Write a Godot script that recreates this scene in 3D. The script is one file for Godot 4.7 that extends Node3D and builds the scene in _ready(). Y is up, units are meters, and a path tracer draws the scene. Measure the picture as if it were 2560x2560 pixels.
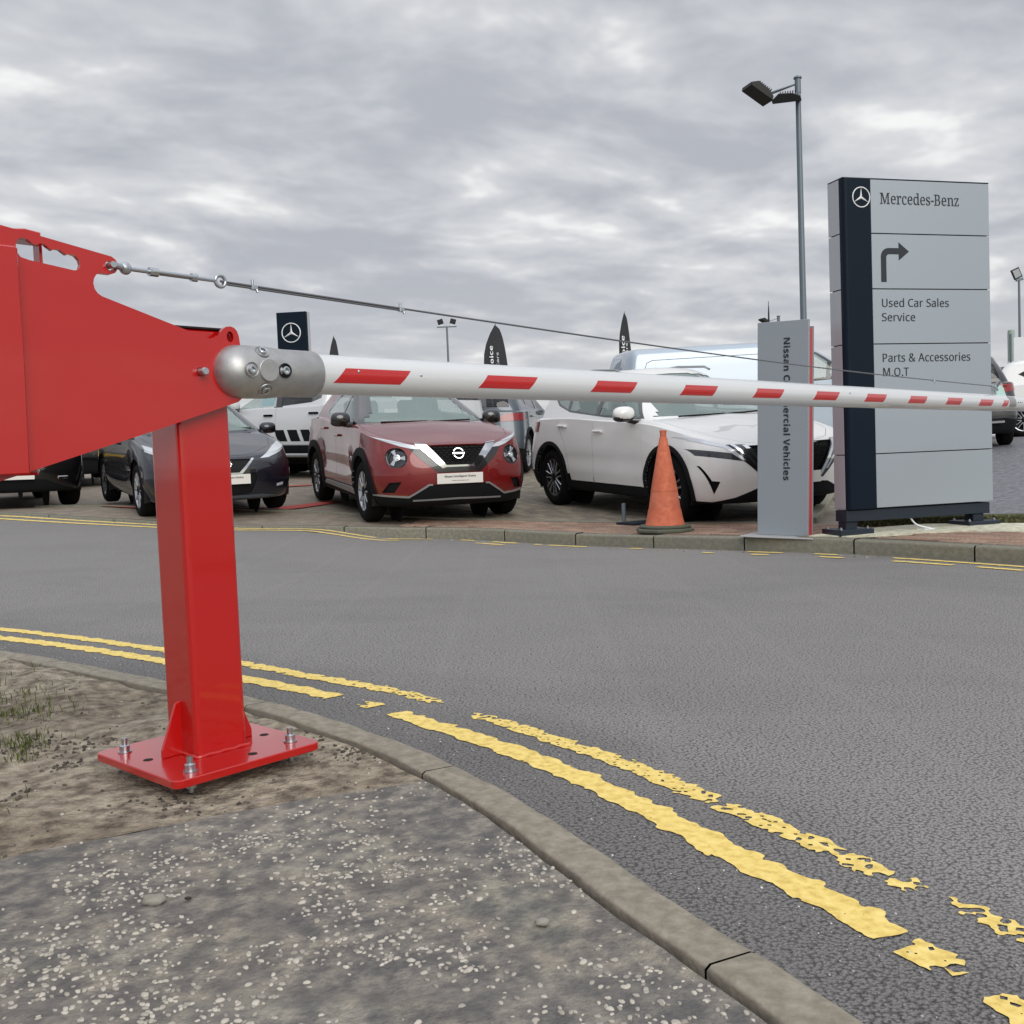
extends Node3D

# ------------------------------------------------------------------ geometry helpers
class Geo:
	var v := PackedVector3Array()
	var n := PackedVector3Array()
	var c := PackedColorArray()
	var tint := Color.WHITE
	var tinted := false
	func tri(a: Vector3, b: Vector3, d: Vector3, na := Vector3.ZERO, nb := Vector3.ZERO, nd := Vector3.ZERO) -> void:
		# a, b, d run anticlockwise seen from outside; Godot's front faces run clockwise
		var f := (b - a).cross(d - a)
		if f.length_squared() < 1e-16:
			return
		f = f.normalized()
		v.append(a); v.append(d); v.append(b)
		n.append(f if na == Vector3.ZERO else na); n.append(f if nd == Vector3.ZERO else nd); n.append(f if nb == Vector3.ZERO else nb)
		if tinted:
			c.append(tint); c.append(tint); c.append(tint)
	func quad(a: Vector3, b: Vector3, d: Vector3, e: Vector3) -> void:
		tri(a, b, d); tri(a, d, e)
	func quadn(a: Vector3, b: Vector3, d: Vector3, e: Vector3, na: Vector3, nb: Vector3, nd: Vector3, ne: Vector3) -> void:
		tri(a, b, d, na, nb, nd); tri(a, d, e, na, nd, ne)
	func fan(p: PackedVector3Array) -> void:
		for i in range(1, p.size() - 1):
			tri(p[0], p[i], p[i + 1])
	func prism(poly: PackedVector2Array, depth: float, xf := Transform3D.IDENTITY, bevel := 0.0) -> void:
		# polygon in x, y drawn out along +z from 0 to depth; the edges of both ends chamfered by bevel
		var q := poly
		if Geometry2D.is_polygon_clockwise(q):
			q = q.duplicate(); q.reverse()
		var k := q.size()
		var inn := PackedVector2Array()
		for i in k:
			var e0 := (q[i] - q[(i + k - 1) % k]).normalized()
			var e1 := (q[(i + 1) % k] - q[i]).normalized()
			var m := (Vector2(-e0.y, e0.x) + Vector2(-e1.y, e1.x))
			var s := maxf(0.35, m.length() / 2.0)
			inn.append(q[i] + m.normalized() * bevel / s)
		var idx := Geometry2D.triangulate_polygon(inn if bevel > 0.0 else q)
		var cap := inn if bevel > 0.0 else q
		for i in range(0, idx.size(), 3):
			var a := cap[idx[i]]; var b := cap[idx[i + 1]]; var d := cap[idx[i + 2]]
			if (b - a).cross(d - a) < 0:
				var t := b; b = d; d = t
			tri(xf * Vector3(a.x, a.y, depth), xf * Vector3(b.x, b.y, depth), xf * Vector3(d.x, d.y, depth))
			tri(xf * Vector3(a.x, a.y, 0), xf * Vector3(d.x, d.y, 0), xf * Vector3(b.x, b.y, 0))
		for i in k:
			var j := (i + 1) % k
			var a := q[i]; var b := q[j]
			quad(xf * Vector3(a.x, a.y, bevel), xf * Vector3(b.x, b.y, bevel), xf * Vector3(b.x, b.y, depth - bevel), xf * Vector3(a.x, a.y, depth - bevel))
			if bevel > 0.0:
				var ia := inn[i]; var ib := inn[j]
				quad(xf * Vector3(a.x, a.y, depth - bevel), xf * Vector3(b.x, b.y, depth - bevel), xf * Vector3(ib.x, ib.y, depth), xf * Vector3(ia.x, ia.y, depth))
				quad(xf * Vector3(ia.x, ia.y, 0), xf * Vector3(ib.x, ib.y, 0), xf * Vector3(b.x, b.y, bevel), xf * Vector3(a.x, a.y, bevel))
	func box(at: Vector3, s: Vector3, bevel := 0.0, bs := Basis.IDENTITY) -> void:
		var h := s / 2.0
		prism(PackedVector2Array([Vector2(-h.x, -h.y), Vector2(h.x, -h.y), Vector2(h.x, h.y), Vector2(-h.x, h.y)]), s.z, Transform3D(bs, at - bs * Vector3(0, 0, h.z)), bevel)
	func lathe(prof: Array, xf := Transform3D.IDENTITY, seg := 24, sharp := 30.0) -> void:
		# prof: Vector2(radius, height along +y), from bottom to top on the outside
		var m := prof.size()
		var fn: Array[Vector2] = []
		for i in m - 1:
			var d: Vector2 = prof[i + 1] - prof[i]
			fn.append(Vector2(d.y, -d.x).normalized())
		for i in m - 1:
			var n0 := fn[i]; var n1 := fn[i]
			if i > 0 and absf(rad_to_deg(fn[i].angle_to(fn[i - 1]))) < sharp:
				n0 = (fn[i] + fn[i - 1]).normalized()
			if i < m - 2 and absf(rad_to_deg(fn[i].angle_to(fn[i + 1]))) < sharp:
				n1 = (fn[i] + fn[i + 1]).normalized()
			for k in seg:
				var a0 := TAU * k / seg; var a1 := TAU * (k + 1) / seg
				var c0 := Vector3(cos(a0), 0, -sin(a0)); var c1 := Vector3(cos(a1), 0, -sin(a1))
				var up := Vector3.UP
				var r0: float = prof[i].x; var r1: float = prof[i + 1].x
				quadn(xf * (c0 * r0 + up * prof[i].y), xf * (c1 * r0 + up * prof[i].y), xf * (c1 * r1 + up * prof[i + 1].y), xf * (c0 * r1 + up * prof[i + 1].y),
					xf.basis * (c0 * n0.x + up * n0.y), xf.basis * (c1 * n0.x + up * n0.y), xf.basis * (c1 * n1.x + up * n1.y), xf.basis * (c0 * n1.x + up * n1.y))
	func cyl(a: Vector3, b: Vector3, r0: float, r1 := -1.0, seg := 16) -> void:
		if r1 < 0: r1 = r0
		var L := a.distance_to(b)
		lathe([Vector2(0.0001, 0), Vector2(r0, 0), Vector2(r1, L), Vector2(0.0001, L)], along(a, b), seg)
	static func along(a: Vector3, b: Vector3) -> Transform3D:
		var y := (b - a).normalized()
		var x := y.cross(Vector3.BACK if absf(y.z) < 0.9 else Vector3.UP).normalized()
		return Transform3D(Basis(x, y, x.cross(y)), a)
	func tube(p: PackedVector3Array, r: float, seg := 8, r_end := -1.0) -> void:
		var m := p.size()
		var rings: Array = []
		var ref := Vector3.UP
		for i in m:
			var d := (p[mini(i + 1, m - 1)] - p[maxi(i - 1, 0)]).normalized()
			if absf(d.dot(ref)) > 0.95: ref = Vector3.RIGHT if absf(d.x) < 0.9 else Vector3.BACK
			var x := d.cross(ref).normalized()
			var y := x.cross(d)
			var rr := r if r_end < 0 else lerpf(r, r_end, float(i) / (m - 1))
			var ring: Array = []
			for k in seg:
				var a := TAU * k / seg
				var nn := x * cos(a) + y * sin(a)
				ring.append([p[i] + nn * rr, nn])
			rings.append(ring)
		for i in m - 1:
			for k in seg:
				var j := (k + 1) % seg
				var A: Array = rings[i][k]; var B: Array = rings[i][j]; var D: Array = rings[i + 1][j]; var E: Array = rings[i + 1][k]
				quadn(A[0], E[0], D[0], B[0], A[1], E[1], D[1], B[1])
		for k in range(1, seg - 1):
			tri(rings[0][0][0], rings[0][k][0], rings[0][k + 1][0])
			tri(rings[m - 1][0][0], rings[m - 1][k + 1][0], rings[m - 1][k][0])
	func ball(at: Vector3, r: Vector3, seg := 16, bs := Basis.IDENTITY, e := 1.0) -> void:
		var rows := seg / 2
		var g := func(i: int, j: int) -> Array:
			var la := PI * (float(i) / rows - 0.5); var lo := TAU * j / seg
			var p := Vector3(cos(la) * cos(lo), sin(la), -cos(la) * sin(lo))
			if e != 1.0:
				p = Vector3(signf(p.x) * pow(absf(p.x), e), signf(p.y) * pow(absf(p.y), e), signf(p.z) * pow(absf(p.z), e))
			var nn := Vector3(p.x / r.x, p.y / r.y, p.z / r.z).normalized()
			return [at + bs * (p * r), (bs * nn).normalized()]
		for i in rows:
			for j in seg:
				var A: Array = g.call(i, j); var B: Array = g.call(i, j + 1); var D: Array = g.call(i + 1, j + 1); var E: Array = g.call(i + 1, j)
				quadn(A[0], B[0], D[0], E[0], A[1], B[1], D[1], E[1])
	func grid(pts: Array, w: int, h: int, flip := false) -> void:
		# pts[j * w + i]; smooth normals from neighbours
		for j in h - 1:
			for i in w - 1:
				var ids := [j * w + i, j * w + i + 1, (j + 1) * w + i + 1, (j + 1) * w + i]
				var P: Array = []; var Q: Array = []
				for q in ids:
					var a: int = q % w; var b: int = q / w
					var du: Vector3 = pts[b * w + mini(a + 1, w - 1)] - pts[b * w + maxi(a - 1, 0)]
					var dv: Vector3 = pts[mini(b + 1, h - 1) * w + a] - pts[maxi(b - 1, 0) * w + a]
					P.append(pts[q]); Q.append((du.cross(dv) * (-1.0 if flip else 1.0)).normalized())
				if flip: quadn(P[0], P[3], P[2], P[1], Q[0], Q[3], Q[2], Q[1])
				else: quadn(P[0], P[1], P[2], P[3], Q[0], Q[1], Q[2], Q[3])
	func add_mesh(m: Mesh, xf: Transform3D) -> void:
		for s in m.get_surface_count():
			var a := m.surface_get_arrays(s)
			var vv: PackedVector3Array = a[Mesh.ARRAY_VERTEX]
			var idx: PackedInt32Array = a[Mesh.ARRAY_INDEX] if a[Mesh.ARRAY_INDEX] != null else PackedInt32Array(range(vv.size()))
			for i in range(0, idx.size() - 2, 3):
				tri(xf * vv[idx[i]], xf * vv[idx[i + 2]], xf * vv[idx[i + 1]])
	func mesh(mat: Material) -> ArrayMesh:
		var m := ArrayMesh.new()
		if v.is_empty(): return m
		var a := []; a.resize(Mesh.ARRAY_MAX)
		a[Mesh.ARRAY_VERTEX] = v; a[Mesh.ARRAY_NORMAL] = n
		if tinted: a[Mesh.ARRAY_COLOR] = c
		m.add_surface_from_arrays(Mesh.PRIMITIVE_TRIANGLES, a)
		m.surface_set_material(0, mat)
		return m

func put(called: String, g: Variant, mat: Material, parent: Node = self, at := Transform3D.IDENTITY) -> MeshInstance3D:
	var o := MeshInstance3D.new()
	o.mesh = g.mesh(mat) if g is Geo else g
	if not g is Geo: o.material_override = mat
	o.name = numbered(called, parent)
	o.transform = at
	parent.add_child(o, true)
	return o

func numbered(called: String, parent: Node) -> String:
	if not parent.has_node(NodePath(called)): return called
	var k := 1
	while parent.has_node(NodePath("%s_%03d" % [called, k])): k += 1
	return "%s_%03d" % [called, k]

func thing(called: String, label: String, category: String, at := Transform3D.IDENTITY, group := "") -> Node3D:
	var o := Node3D.new()
	o.name = numbered(called, self); o.transform = at
	add_child(o, true)
	tag(o, label, category, group)
	return o

func node(called: String, parent: Node, at := Transform3D.IDENTITY) -> Node3D:
	var o := Node3D.new()
	o.name = numbered(called, parent); o.transform = at
	parent.add_child(o, true)
	return o

func tag(o: Node, label: String, category: String, group := "") -> void:
	o.set_meta("label", label); o.set_meta("category", category)
	if group: o.set_meta("group", group)

func struct(o: Node, label := "") -> Node:
	o.set_meta("kind", "structure")
	if label: o.set_meta("label", label)
	return o

func V2(a: Array) -> PackedVector2Array:
	var p := PackedVector2Array()
	for i in range(0, a.size(), 2): p.append(Vector2(a[i], a[i + 1]))
	return p

func circle(at: Vector2, r: float, k := 28, ry := -1.0) -> PackedVector2Array:
	var p := PackedVector2Array()
	for i in k: p.append(at + Vector2(cos(TAU * i / k) * r, sin(TAU * i / k) * (r if ry < 0 else ry)))
	return p

func arc_band(at: Vector2, r0: float, r1: float, a0: float, a1: float, k := 24) -> PackedVector2Array:
	var p := PackedVector2Array()
	for i in k + 1: p.append(at + Vector2.from_angle(lerpf(a0, a1, float(i) / k)) * r1)
	for i in k + 1: p.append(at + Vector2.from_angle(lerpf(a1, a0, float(i) / k)) * r0)
	return p

func curve2(pts: PackedVector2Array, step: float) -> PackedVector2Array:
	# Catmull-Rom through the points, resampled about every step metres
	var out := PackedVector2Array()
	var k := pts.size()
	for i in k - 1:
		var a := pts[maxi(i - 1, 0)]; var b := pts[i]; var c := pts[i + 1]; var d := pts[mini(i + 2, k - 1)]
		var m := maxi(1, int(ceil(b.distance_to(c) / step)))
		for j in m: out.append(b.cubic_interpolate(c, a, d, float(j) / m))
	out.append(pts[k - 1])
	return out

func key(a: Array, x: float) -> float:
	# piecewise smooth value at x of keys Vector2(x, value) in rising or falling x
	var k := a.size()
	if k == 1: return a[0].y
	var up: bool = a[k - 1].x > a[0].x
	var q: Array = a if up else a.duplicate()
	if not up: q.reverse()
	if x <= q[0].x: return q[0].y
	if x >= q[k - 1].x: return q[k - 1].y
	var i := 0
	while x > q[i + 1].x: i += 1
	var h: float = q[i + 1].x - q[i].x
	var t: float = (x - q[i].x) / h
	var s1: float = (q[i + 1].y - q[i].y) / h
	var s0: float = s1 if i == 0 else (q[i].y - q[i - 1].y) / (q[i].x - q[i - 1].x)
	var s2: float = s1 if i == k - 2 else (q[i + 2].y - q[i + 1].y) / (q[i + 2].x - q[i + 1].x)
	var m0: float = 0.0 if s0 * s1 <= 0 else 2.0 * s0 * s1 / (s0 + s1)
	var m1: float = 0.0 if s2 * s1 <= 0 else 2.0 * s2 * s1 / (s2 + s1)
	var t2 := t * t; var t3 := t2 * t
	return (2 * t3 - 3 * t2 + 1) * q[i].y + (t3 - 2 * t2 + t) * h * m0 + (-2 * t3 + 3 * t2) * q[i + 1].y + (t3 - t2) * h * m1

func font(which: String, bold := false) -> Font:
	var f := SystemFont.new()
	f.font_names = PackedStringArray([which])
	if bold: f.font_weight = 700
	return f

func lettering(text: String, f: Font, w: float, h: float, depth: float) -> Geo:
	# letters in the x, y plane from (0, 0): the whole text w wide, its capitals h high; front at z = depth
	var t := TextMesh.new()
	t.text = text; t.font = f; t.font_size = 64; t.pixel_size = 0.01; t.depth = 0.1; t.curve_step = 1.0
	t.horizontal_alignment = HORIZONTAL_ALIGNMENT_LEFT; t.vertical_alignment = VERTICAL_ALIGNMENT_BOTTOM
	var b := t.get_aabb()
	var u := TextMesh.new()
	u.text = "H"; u.font = f; u.font_size = 64; u.pixel_size = 0.01; u.depth = 0.1
	u.horizontal_alignment = HORIZONTAL_ALIGNMENT_LEFT; u.vertical_alignment = VERTICAL_ALIGNMENT_BOTTOM
	var ub := u.get_aabb()
	var k := h / maxf(ub.size.y, 0.001)
	var kx := w / maxf(b.size.x, 0.001) if w > 0 else k
	var g := Geo.new()
	g.add_mesh(t, Transform3D(Basis(Vector3(kx, 0, 0), Vector3(0, k, 0), Vector3(0, 0, depth / 0.1)), Vector3(-b.position.x * kx, -ub.position.y * k, depth / 2.0)))
	return g

# ------------------------------------------------------------------ lie of the land
const LOT_POINTS := [[-1.634, 11.45], [-2.619, 13.85], [-0.192, 12.2], [0.547, 12.75], [1.647, 10.25], [-4.302, 11.85], [-5.529, 14.1], [-2.952, 12.6], [-5.649, 12.7], [-3.447, 15.3], [0.307, 18.3], [8.472, 17.4], [2.196, 8.4], [2.687, 8.0], [3.877, 8.4], [-0.336, 10.5], [-1.184, 10.75], [-2.158, 11.0], [-2.97, 11.1], [-4.09, 11.4], [-5.031, 11.7], [-6.049, 12.1], [3.378, 6.75], [2.623, 7.6], [1.382, 8.75], [-12.0, 14.5], [-10.0, 20.0], [0.0, 26.0], [9.0, 26.0], [-9.0, 26.0], [14.0, 16.0], [12.0, 10.0]]
const LOT_WEIGHTS := [0.002281, -0.013356, -0.004873, 0.004662, -0.003312, 0.007159, -0.016241, 0.007977, 0.020422, 0.011868, -0.001086, 0.000463, 0.00543, 0.006458, -0.00163, -0.003981, 0.008035, -0.005858, -0.000867, -0.004753, -0.008127, -0.003306, 0.001731, -0.008921, -0.000135, 6.9e-05, 0.000178, 0.000104, -0.000171, -9.1e-05, 0.000114, -0.000242, 0.244131, -0.010401, 0.011574]
const NEAR_EDGE := [-16, -11.6, -10, -8.9, -6.5, -6.9, -4.0, -5.35, -2.066, -4.06, -1.592, -3.694, -1.169, -3.35, -0.69, -2.94, -0.299, -2.494, -0.145, -2.268, -0.02, -2.06, 0.132, -1.745, 0.226, -1.535, 0.302, -1.385, 0.397, -1.19, 0.56, -0.8, 0.74, -0.2, 0.95, 1.2, 1.1, 3.2, 1.15, 8]
const FAR_EDGE := [-16, -15.6, -10, -13.6, -6.05, -12.1, -5.03, -11.7, -4.09, -11.4, -2.97, -11.1, -2.158, -11.0, -1.19, -10.75, -0.34, -10.5, 0.69, -9.6, 1.4, -8.88, 2.04, -8.27, 2.67, -7.745, 3.23, -7.11, 3.7, -6.45, 4.6, -4.9, 5.4, -2.6, 5.9, 0, 6.2, 4, 6.2, 10]
var near_edge: PackedVector2Array
var far_edge: PackedVector2Array
var ground_noise := FastNoiseLite.new()

func lot_y(x: float, z: float) -> float:
	var q := Vector2(clampf(x, -18, 18), clampf(-z, -4, 27))
	var k := LOT_POINTS.size()
	var s: float = LOT_WEIGHTS[k] + LOT_WEIGHTS[k + 1] * q.x + LOT_WEIGHTS[k + 2] * q.y
	for i in k: s += LOT_WEIGHTS[i] * pow(q.distance_to(Vector2(LOT_POINTS[i][0], LOT_POINTS[i][1])), 3.0)
	var near_right := smoothstep(6.2, 4.2, -z)          # towards the camera on the right the far pavement levels out
	return lerpf(clampf(s, -0.3, 0.75), -0.09, near_right)

func kerb_rise(x: float) -> float:
	return lerpf(0.02, 0.112, smoothstep(-2.15, -1.2, x))

func on_line(line: PackedVector2Array, p: Vector2) -> Array:
	var best := 1e9; var at := Vector2.ZERO
	for i in line.size() - 1:
		var c := Geometry2D.get_closest_point_to_segment(p, line[i], line[i + 1])
		var d := c.distance_squared_to(p)
		if d < best: best = d; at = c
	return [sqrt(best), at]

func road_y(x: float, z: float) -> float:
	var p := Vector2(x, z)
	var a: Array = on_line(near_edge, p); var b: Array = on_line(far_edge, p)
	var f: Vector2 = b[1]
	var fy: float = lot_y(f.x, f.y) - kerb_rise(f.x)
	var t: float = a[0] / maxf(a[0] + b[0], 1e-4)
	return lerpf(-0.014, fy, t) + 0.0

func near_y(x: float, z: float) -> float:
	return ground_noise.get_noise_2d(x * 9.0, z * 9.0) * 0.004

func fill(poly: PackedVector2Array, step: float, height: Callable, g: Geo) -> void:
	# a sheet over a polygon in x, z, cut to its outline, on a grid of the given step
	var lo := poly[0]; var hi := poly[0]
	for p in poly: lo = lo.min(p); hi = hi.max(p)
	var nx := int(ceil((hi.x - lo.x) / step)); var nz := int(ceil((hi.y - lo.y) / step))
	var ys := PackedFloat32Array(); ys.resize((nx + 1) * (nz + 1))
	for j in nz + 1:
		for i in nx + 1: ys[j * (nx + 1) + i] = height.call(lo.x + i * step, lo.y + j * step)
	var hy := func(i: int, j: int) -> float: return ys[clampi(j, 0, nz) * (nx + 1) + clampi(i, 0, nx)]
	var nrm := func(i: int, j: int) -> Vector3: return Vector3(hy.call(i - 1, j) - hy.call(i + 1, j), 2 * step, hy.call(i, j - 1) - hy.call(i, j + 1)).normalized()
	for j in nz:
		for i in nx:
			var o := lo + Vector2(i, j) * step
			var cell := PackedVector2Array([o, o + Vector2(step, 0), o + Vector2(step, step), o + Vector2(0, step)])
			var inside := 0
			for q in cell: inside += int(Geometry2D.is_point_in_polygon(q, poly))
			var n00: Vector3 = nrm.call(i, j); var n10: Vector3 = nrm.call(i + 1, j); var n11: Vector3 = nrm.call(i + 1, j + 1); var n01: Vector3 = nrm.call(i, j + 1)
			var y00: float = hy.call(i, j); var y10: float = hy.call(i + 1, j); var y11: float = hy.call(i + 1, j + 1); var y01: float = hy.call(i, j + 1)
			if inside == 4:
				g.quadn(Vector3(o.x, y00, o.y), Vector3(o.x, y01, o.y + step), Vector3(o.x + step, y11, o.y + step), Vector3(o.x + step, y10, o.y), n00, n01, n11, n10)
				continue
			for part in Geometry2D.intersect_polygons(cell, poly):
				if Geometry2D.is_polygon_clockwise(part): continue
				var idx := Geometry2D.triangulate_polygon(part)
				for k in range(0, idx.size(), 3):
					var P: Array = []; var N: Array = []
					for q in 3:
						var p2 := part[idx[k + q]]
						var u := (p2.x - o.x) / step; var w := (p2.y - o.y) / step
						P.append(Vector3(p2.x, lerpf(lerpf(y00, y10, u), lerpf(y01, y11, u), w), p2.y))
						N.append(n00.lerp(n10, u).lerp(n01.lerp(n11, u), w).normalized())
					var f: Vector3 = (P[1] - P[0]).cross(P[2] - P[0])
					if f.y > 0: g.tri(P[0], P[1], P[2], N[0], N[1], N[2])
					else: g.tri(P[0], P[2], P[1], N[0], N[2], N[1])

func field_sheet(line: PackedVector2Array, half: float, cell: float, field: Callable, height: Callable, g: Geo) -> void:
	# paint laid along a line: field(s, w) > 0 keeps it; edges follow the zero line
	var run := PackedFloat32Array([0.0])
	for i in line.size() - 1: run.append(run[i] + line[i].distance_to(line[i + 1]))
	var L := run[run.size() - 1]
	var ns := int(L / cell); var nw := int(ceil(2 * half / cell))
	var place := func(s: float, w: float) -> Vector2:
		var i := clampi(run.bsearch(s) - 1, 0, line.size() - 2)
		var t := (s - run[i]) / (run[i + 1] - run[i])
		var d := (line[i + 1] - line[i]).normalized()
		return line[i].lerp(line[i + 1], t) + Vector2(-d.y, d.x) * w
	var prev := PackedFloat32Array()
	for a in ns + 1:
		var row := PackedFloat32Array()
		for b in nw + 1: row.append(field.call(a * cell, -half + b * cell))
		if a > 0:
			for b in nw:
				var val := [prev[b], row[b], row[b + 1], prev[b + 1]]
				if val[0] <= 0 and val[1] <= 0 and val[2] <= 0 and val[3] <= 0: continue
				var sw := [Vector2((a - 1) * cell, -half + b * cell), Vector2(a * cell, -half + b * cell), Vector2(a * cell, -half + (b + 1) * cell), Vector2((a - 1) * cell, -half + (b + 1) * cell)]
				var poly: Array = []
				for k in 4:
					var m := (k + 1) % 4
					if val[k] > 0: poly.append(sw[k])
					if (val[k] > 0) != (val[m] > 0): poly.append(sw[k].lerp(sw[m], val[k] / (val[k] - val[m])))
				var P := PackedVector3Array()
				for q in poly:
					var p: Vector2 = place.call(q.x, q.y)
					P.append(Vector3(p.x, height.call(p.x, p.y), p.y))
				for k in range(1, P.size() - 1):
					if (P[k] - P[0]).cross(P[k + 1] - P[0]).y > 0: g.tri(P[0], P[k], P[k + 1], Vector3.UP, Vector3.UP, Vector3.UP)
					else: g.tri(P[0], P[k + 1], P[k], Vector3.UP, Vector3.UP, Vector3.UP)
		prev = row

# ------------------------------------------------------------------ car bodies: a lofted half shell cut into its panels
class Soup:
	var p := PackedVector3Array()   # three per triangle, anticlockwise seen from outside
	var n := PackedVector3Array()
	var e := PackedVector3Array()   # rim edges: point, point, normal, normal
	func join(o: Soup) -> void:
		p.append_array(o.p); n.append_array(o.n); e.append_array(o.e)

const NF := 22
const NS := 34
const NR := 16
const SUB := 4

func outline(r: Dictionary, k: int) -> Vector3:
	var x: float; var z: float
	var xf: float = r.xf; var xr: float = r.xr; var df: float = r.df; var dr: float = r.dr
	if k <= NF:
		var a := PI / 2.0 * k / NF
		var ex: float = 2.0 / r.get("nf", 2.6)
		x = xf - df * (1.0 - pow(cos(a), ex) if k < NF else 1.0)
		z = key(r.w, xf - df) * (pow(sin(a), ex) if k > 0 else 0.0)
	elif k < NF + NS:
		x = lerpf(xf - df, xr + dr, float(k - NF) / NS)
		z = key(r.w, x)
	else:
		var a := PI / 2.0 * (NF + NS + NR - k) / NR
		var ex: float = 2.0 / r.get("nr", 2.8)
		x = xr + dr * (1.0 - pow(cos(a), ex) if k > NF + NS else 1.0)
		z = key(r.w, xr + dr) * (pow(sin(a), ex) if k < NF + NS + NR else 0.0)
	return Vector3(x, key(r.y, x), z)

func loft(rows: Array) -> Soup:
	var m := rows.size(); var nc := NF + NS + NR + 1
	var P: Array = []
	for r in rows:
		var line := PackedVector3Array()
		for k in nc: line.append(outline(r, k))
		P.append(line)
	var s := Soup.new()
	for i in m - 1:
		var sh0: bool = i == 0 or rows[i].get("sharp", false)
		var sh1: bool = i == m - 2 or rows[i + 1].get("sharp", false)
		var G: Array = []; var T: Array = []
		for j in SUB + 1:
			var t := float(j) / SUB
			var gl := PackedVector3Array(); var tl := PackedVector3Array()
			for k in nc:
				var a: Vector3 = P[i][k]; var b: Vector3 = P[i + 1][k]
				var m0: Vector3 = (b - a) if sh0 else (b - P[i - 1][k]) * 0.5
				var m1: Vector3 = (b - a) if sh1 else (P[i + 2][k] - a) * 0.5
				var t2 := t * t; var t3 := t2 * t
				gl.append(a * (2 * t3 - 3 * t2 + 1) + m0 * (t3 - 2 * t2 + t) + b * (-2 * t3 + 3 * t2) + m1 * (t3 - t2))
				tl.append(a * (6 * t2 - 6 * t) + m0 * (3 * t2 - 4 * t + 1) + b * (-6 * t2 + 6 * t) + m1 * (3 * t2 - 2 * t))
			G.append(gl); T.append(tl)
		for j in SUB:
			for k in nc - 1:
				var A: Vector3 = G[j][k]; var B: Vector3 = G[j][k + 1]; var C: Vector3 = G[j + 1][k + 1]; var D: Vector3 = G[j + 1][k]
				var N: Array = []
				for q in [[j, k], [j, k + 1], [j + 1, k + 1], [j + 1, k]]:
					var g: PackedVector3Array = G[q[0]]
					var c: int = q[1]
					var du: Vector3 = g[mini(c + 1, nc - 1)] - g[maxi(c - 1, 0)]
					if c == 0 or c == nc - 1: du = Vector3(0, 0, 1.0 if c == 0 else -1.0) if absf(du.z) > 1e-4 else du
					var tv: Vector3 = T[q[0]][c]
					if i == m - 2 and q[0] == SUB: tv = Vector3(0, 0.0, -1)
					var nn: Vector3 = tv.cross(du)
					N.append(nn.normalized() if nn.length_squared() > 1e-14 else Vector3.ZERO)
				var face := (D - A).cross(B - A)
				if face.length_squared() < 1e-14: face = (D - B).cross(C - B)
				if face.length_squared() < 1e-16: continue
				face = face.normalized()
				for q in 4:
					if N[q] == Vector3.ZERO or N[q].dot(face) < 0.2: N[q] = face
				for tr in [[A, C, B, N[0], N[2], N[1]], [A, D, C, N[0], N[3], N[2]]]:
					if (tr[1] - tr[0]).cross(tr[2] - tr[0]).length_squared() < 1e-15: continue
					s.p.append(tr[0]); s.p.append(tr[1]); s.p.append(tr[2]); s.n.append(tr[3]); s.n.append(tr[4]); s.n.append(tr[5])
	return s

func flat2(p: Vector3, ax: int) -> Vector2:
	return Vector2(p.x, p.y) if ax == 0 else Vector2(p.z, p.y) if ax == 1 else Vector2(p.x, p.z)

func split(s: Soup, poly: PackedVector2Array, ax: int, dir: Vector3, least: float, lim: AABB, gap := 0.0) -> Array:
	# [what of s lies inside the polygon seen along an axis, the rest]
	var ins := Soup.new(); var out := Soup.new()
	var inner := poly
	if gap > 0.0:
		var q := Geometry2D.offset_polygon(poly, -gap)
		if q.size() > 0: inner = q[0]
	var lo := poly[0]; var hi := poly[0]
	for q in poly: lo = lo.min(q); hi = hi.max(q)
	for i in range(0, s.p.size(), 3):
		var a := s.p[i]; var b := s.p[i + 1]; var c := s.p[i + 2]
		var a2 := flat2(a, ax); var b2 := flat2(b, ax); var c2 := flat2(c, ax)
		var l2 := a2.min(b2).min(c2); var h2 := a2.max(b2).max(c2)
		var keep := h2.x < lo.x or l2.x > hi.x or h2.y < lo.y or l2.y > hi.y
		if not keep:
			var nn := (b - a).cross(c - a).normalized()
			keep = nn.dot(dir) < least or not lim.has_point((a + b + c) / 3.0) or absf((b2 - a2).cross(c2 - a2)) < 1e-8
		if keep:
			for k in 3: out.p.append(s.p[i + k]); out.n.append(s.n[i + k])
			continue
		var t2 := PackedVector2Array([a2, b2, c2])
		for part in Geometry2D.intersect_polygons(t2, inner):
			if not Geometry2D.is_polygon_clockwise(part): put_part(ins, part, s, i, t2, inner)
		for part in Geometry2D.clip_polygons(t2, poly):
			if not Geometry2D.is_polygon_clockwise(part): put_part(out, part, s, i, t2, PackedVector2Array())
	return [ins, out]

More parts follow.
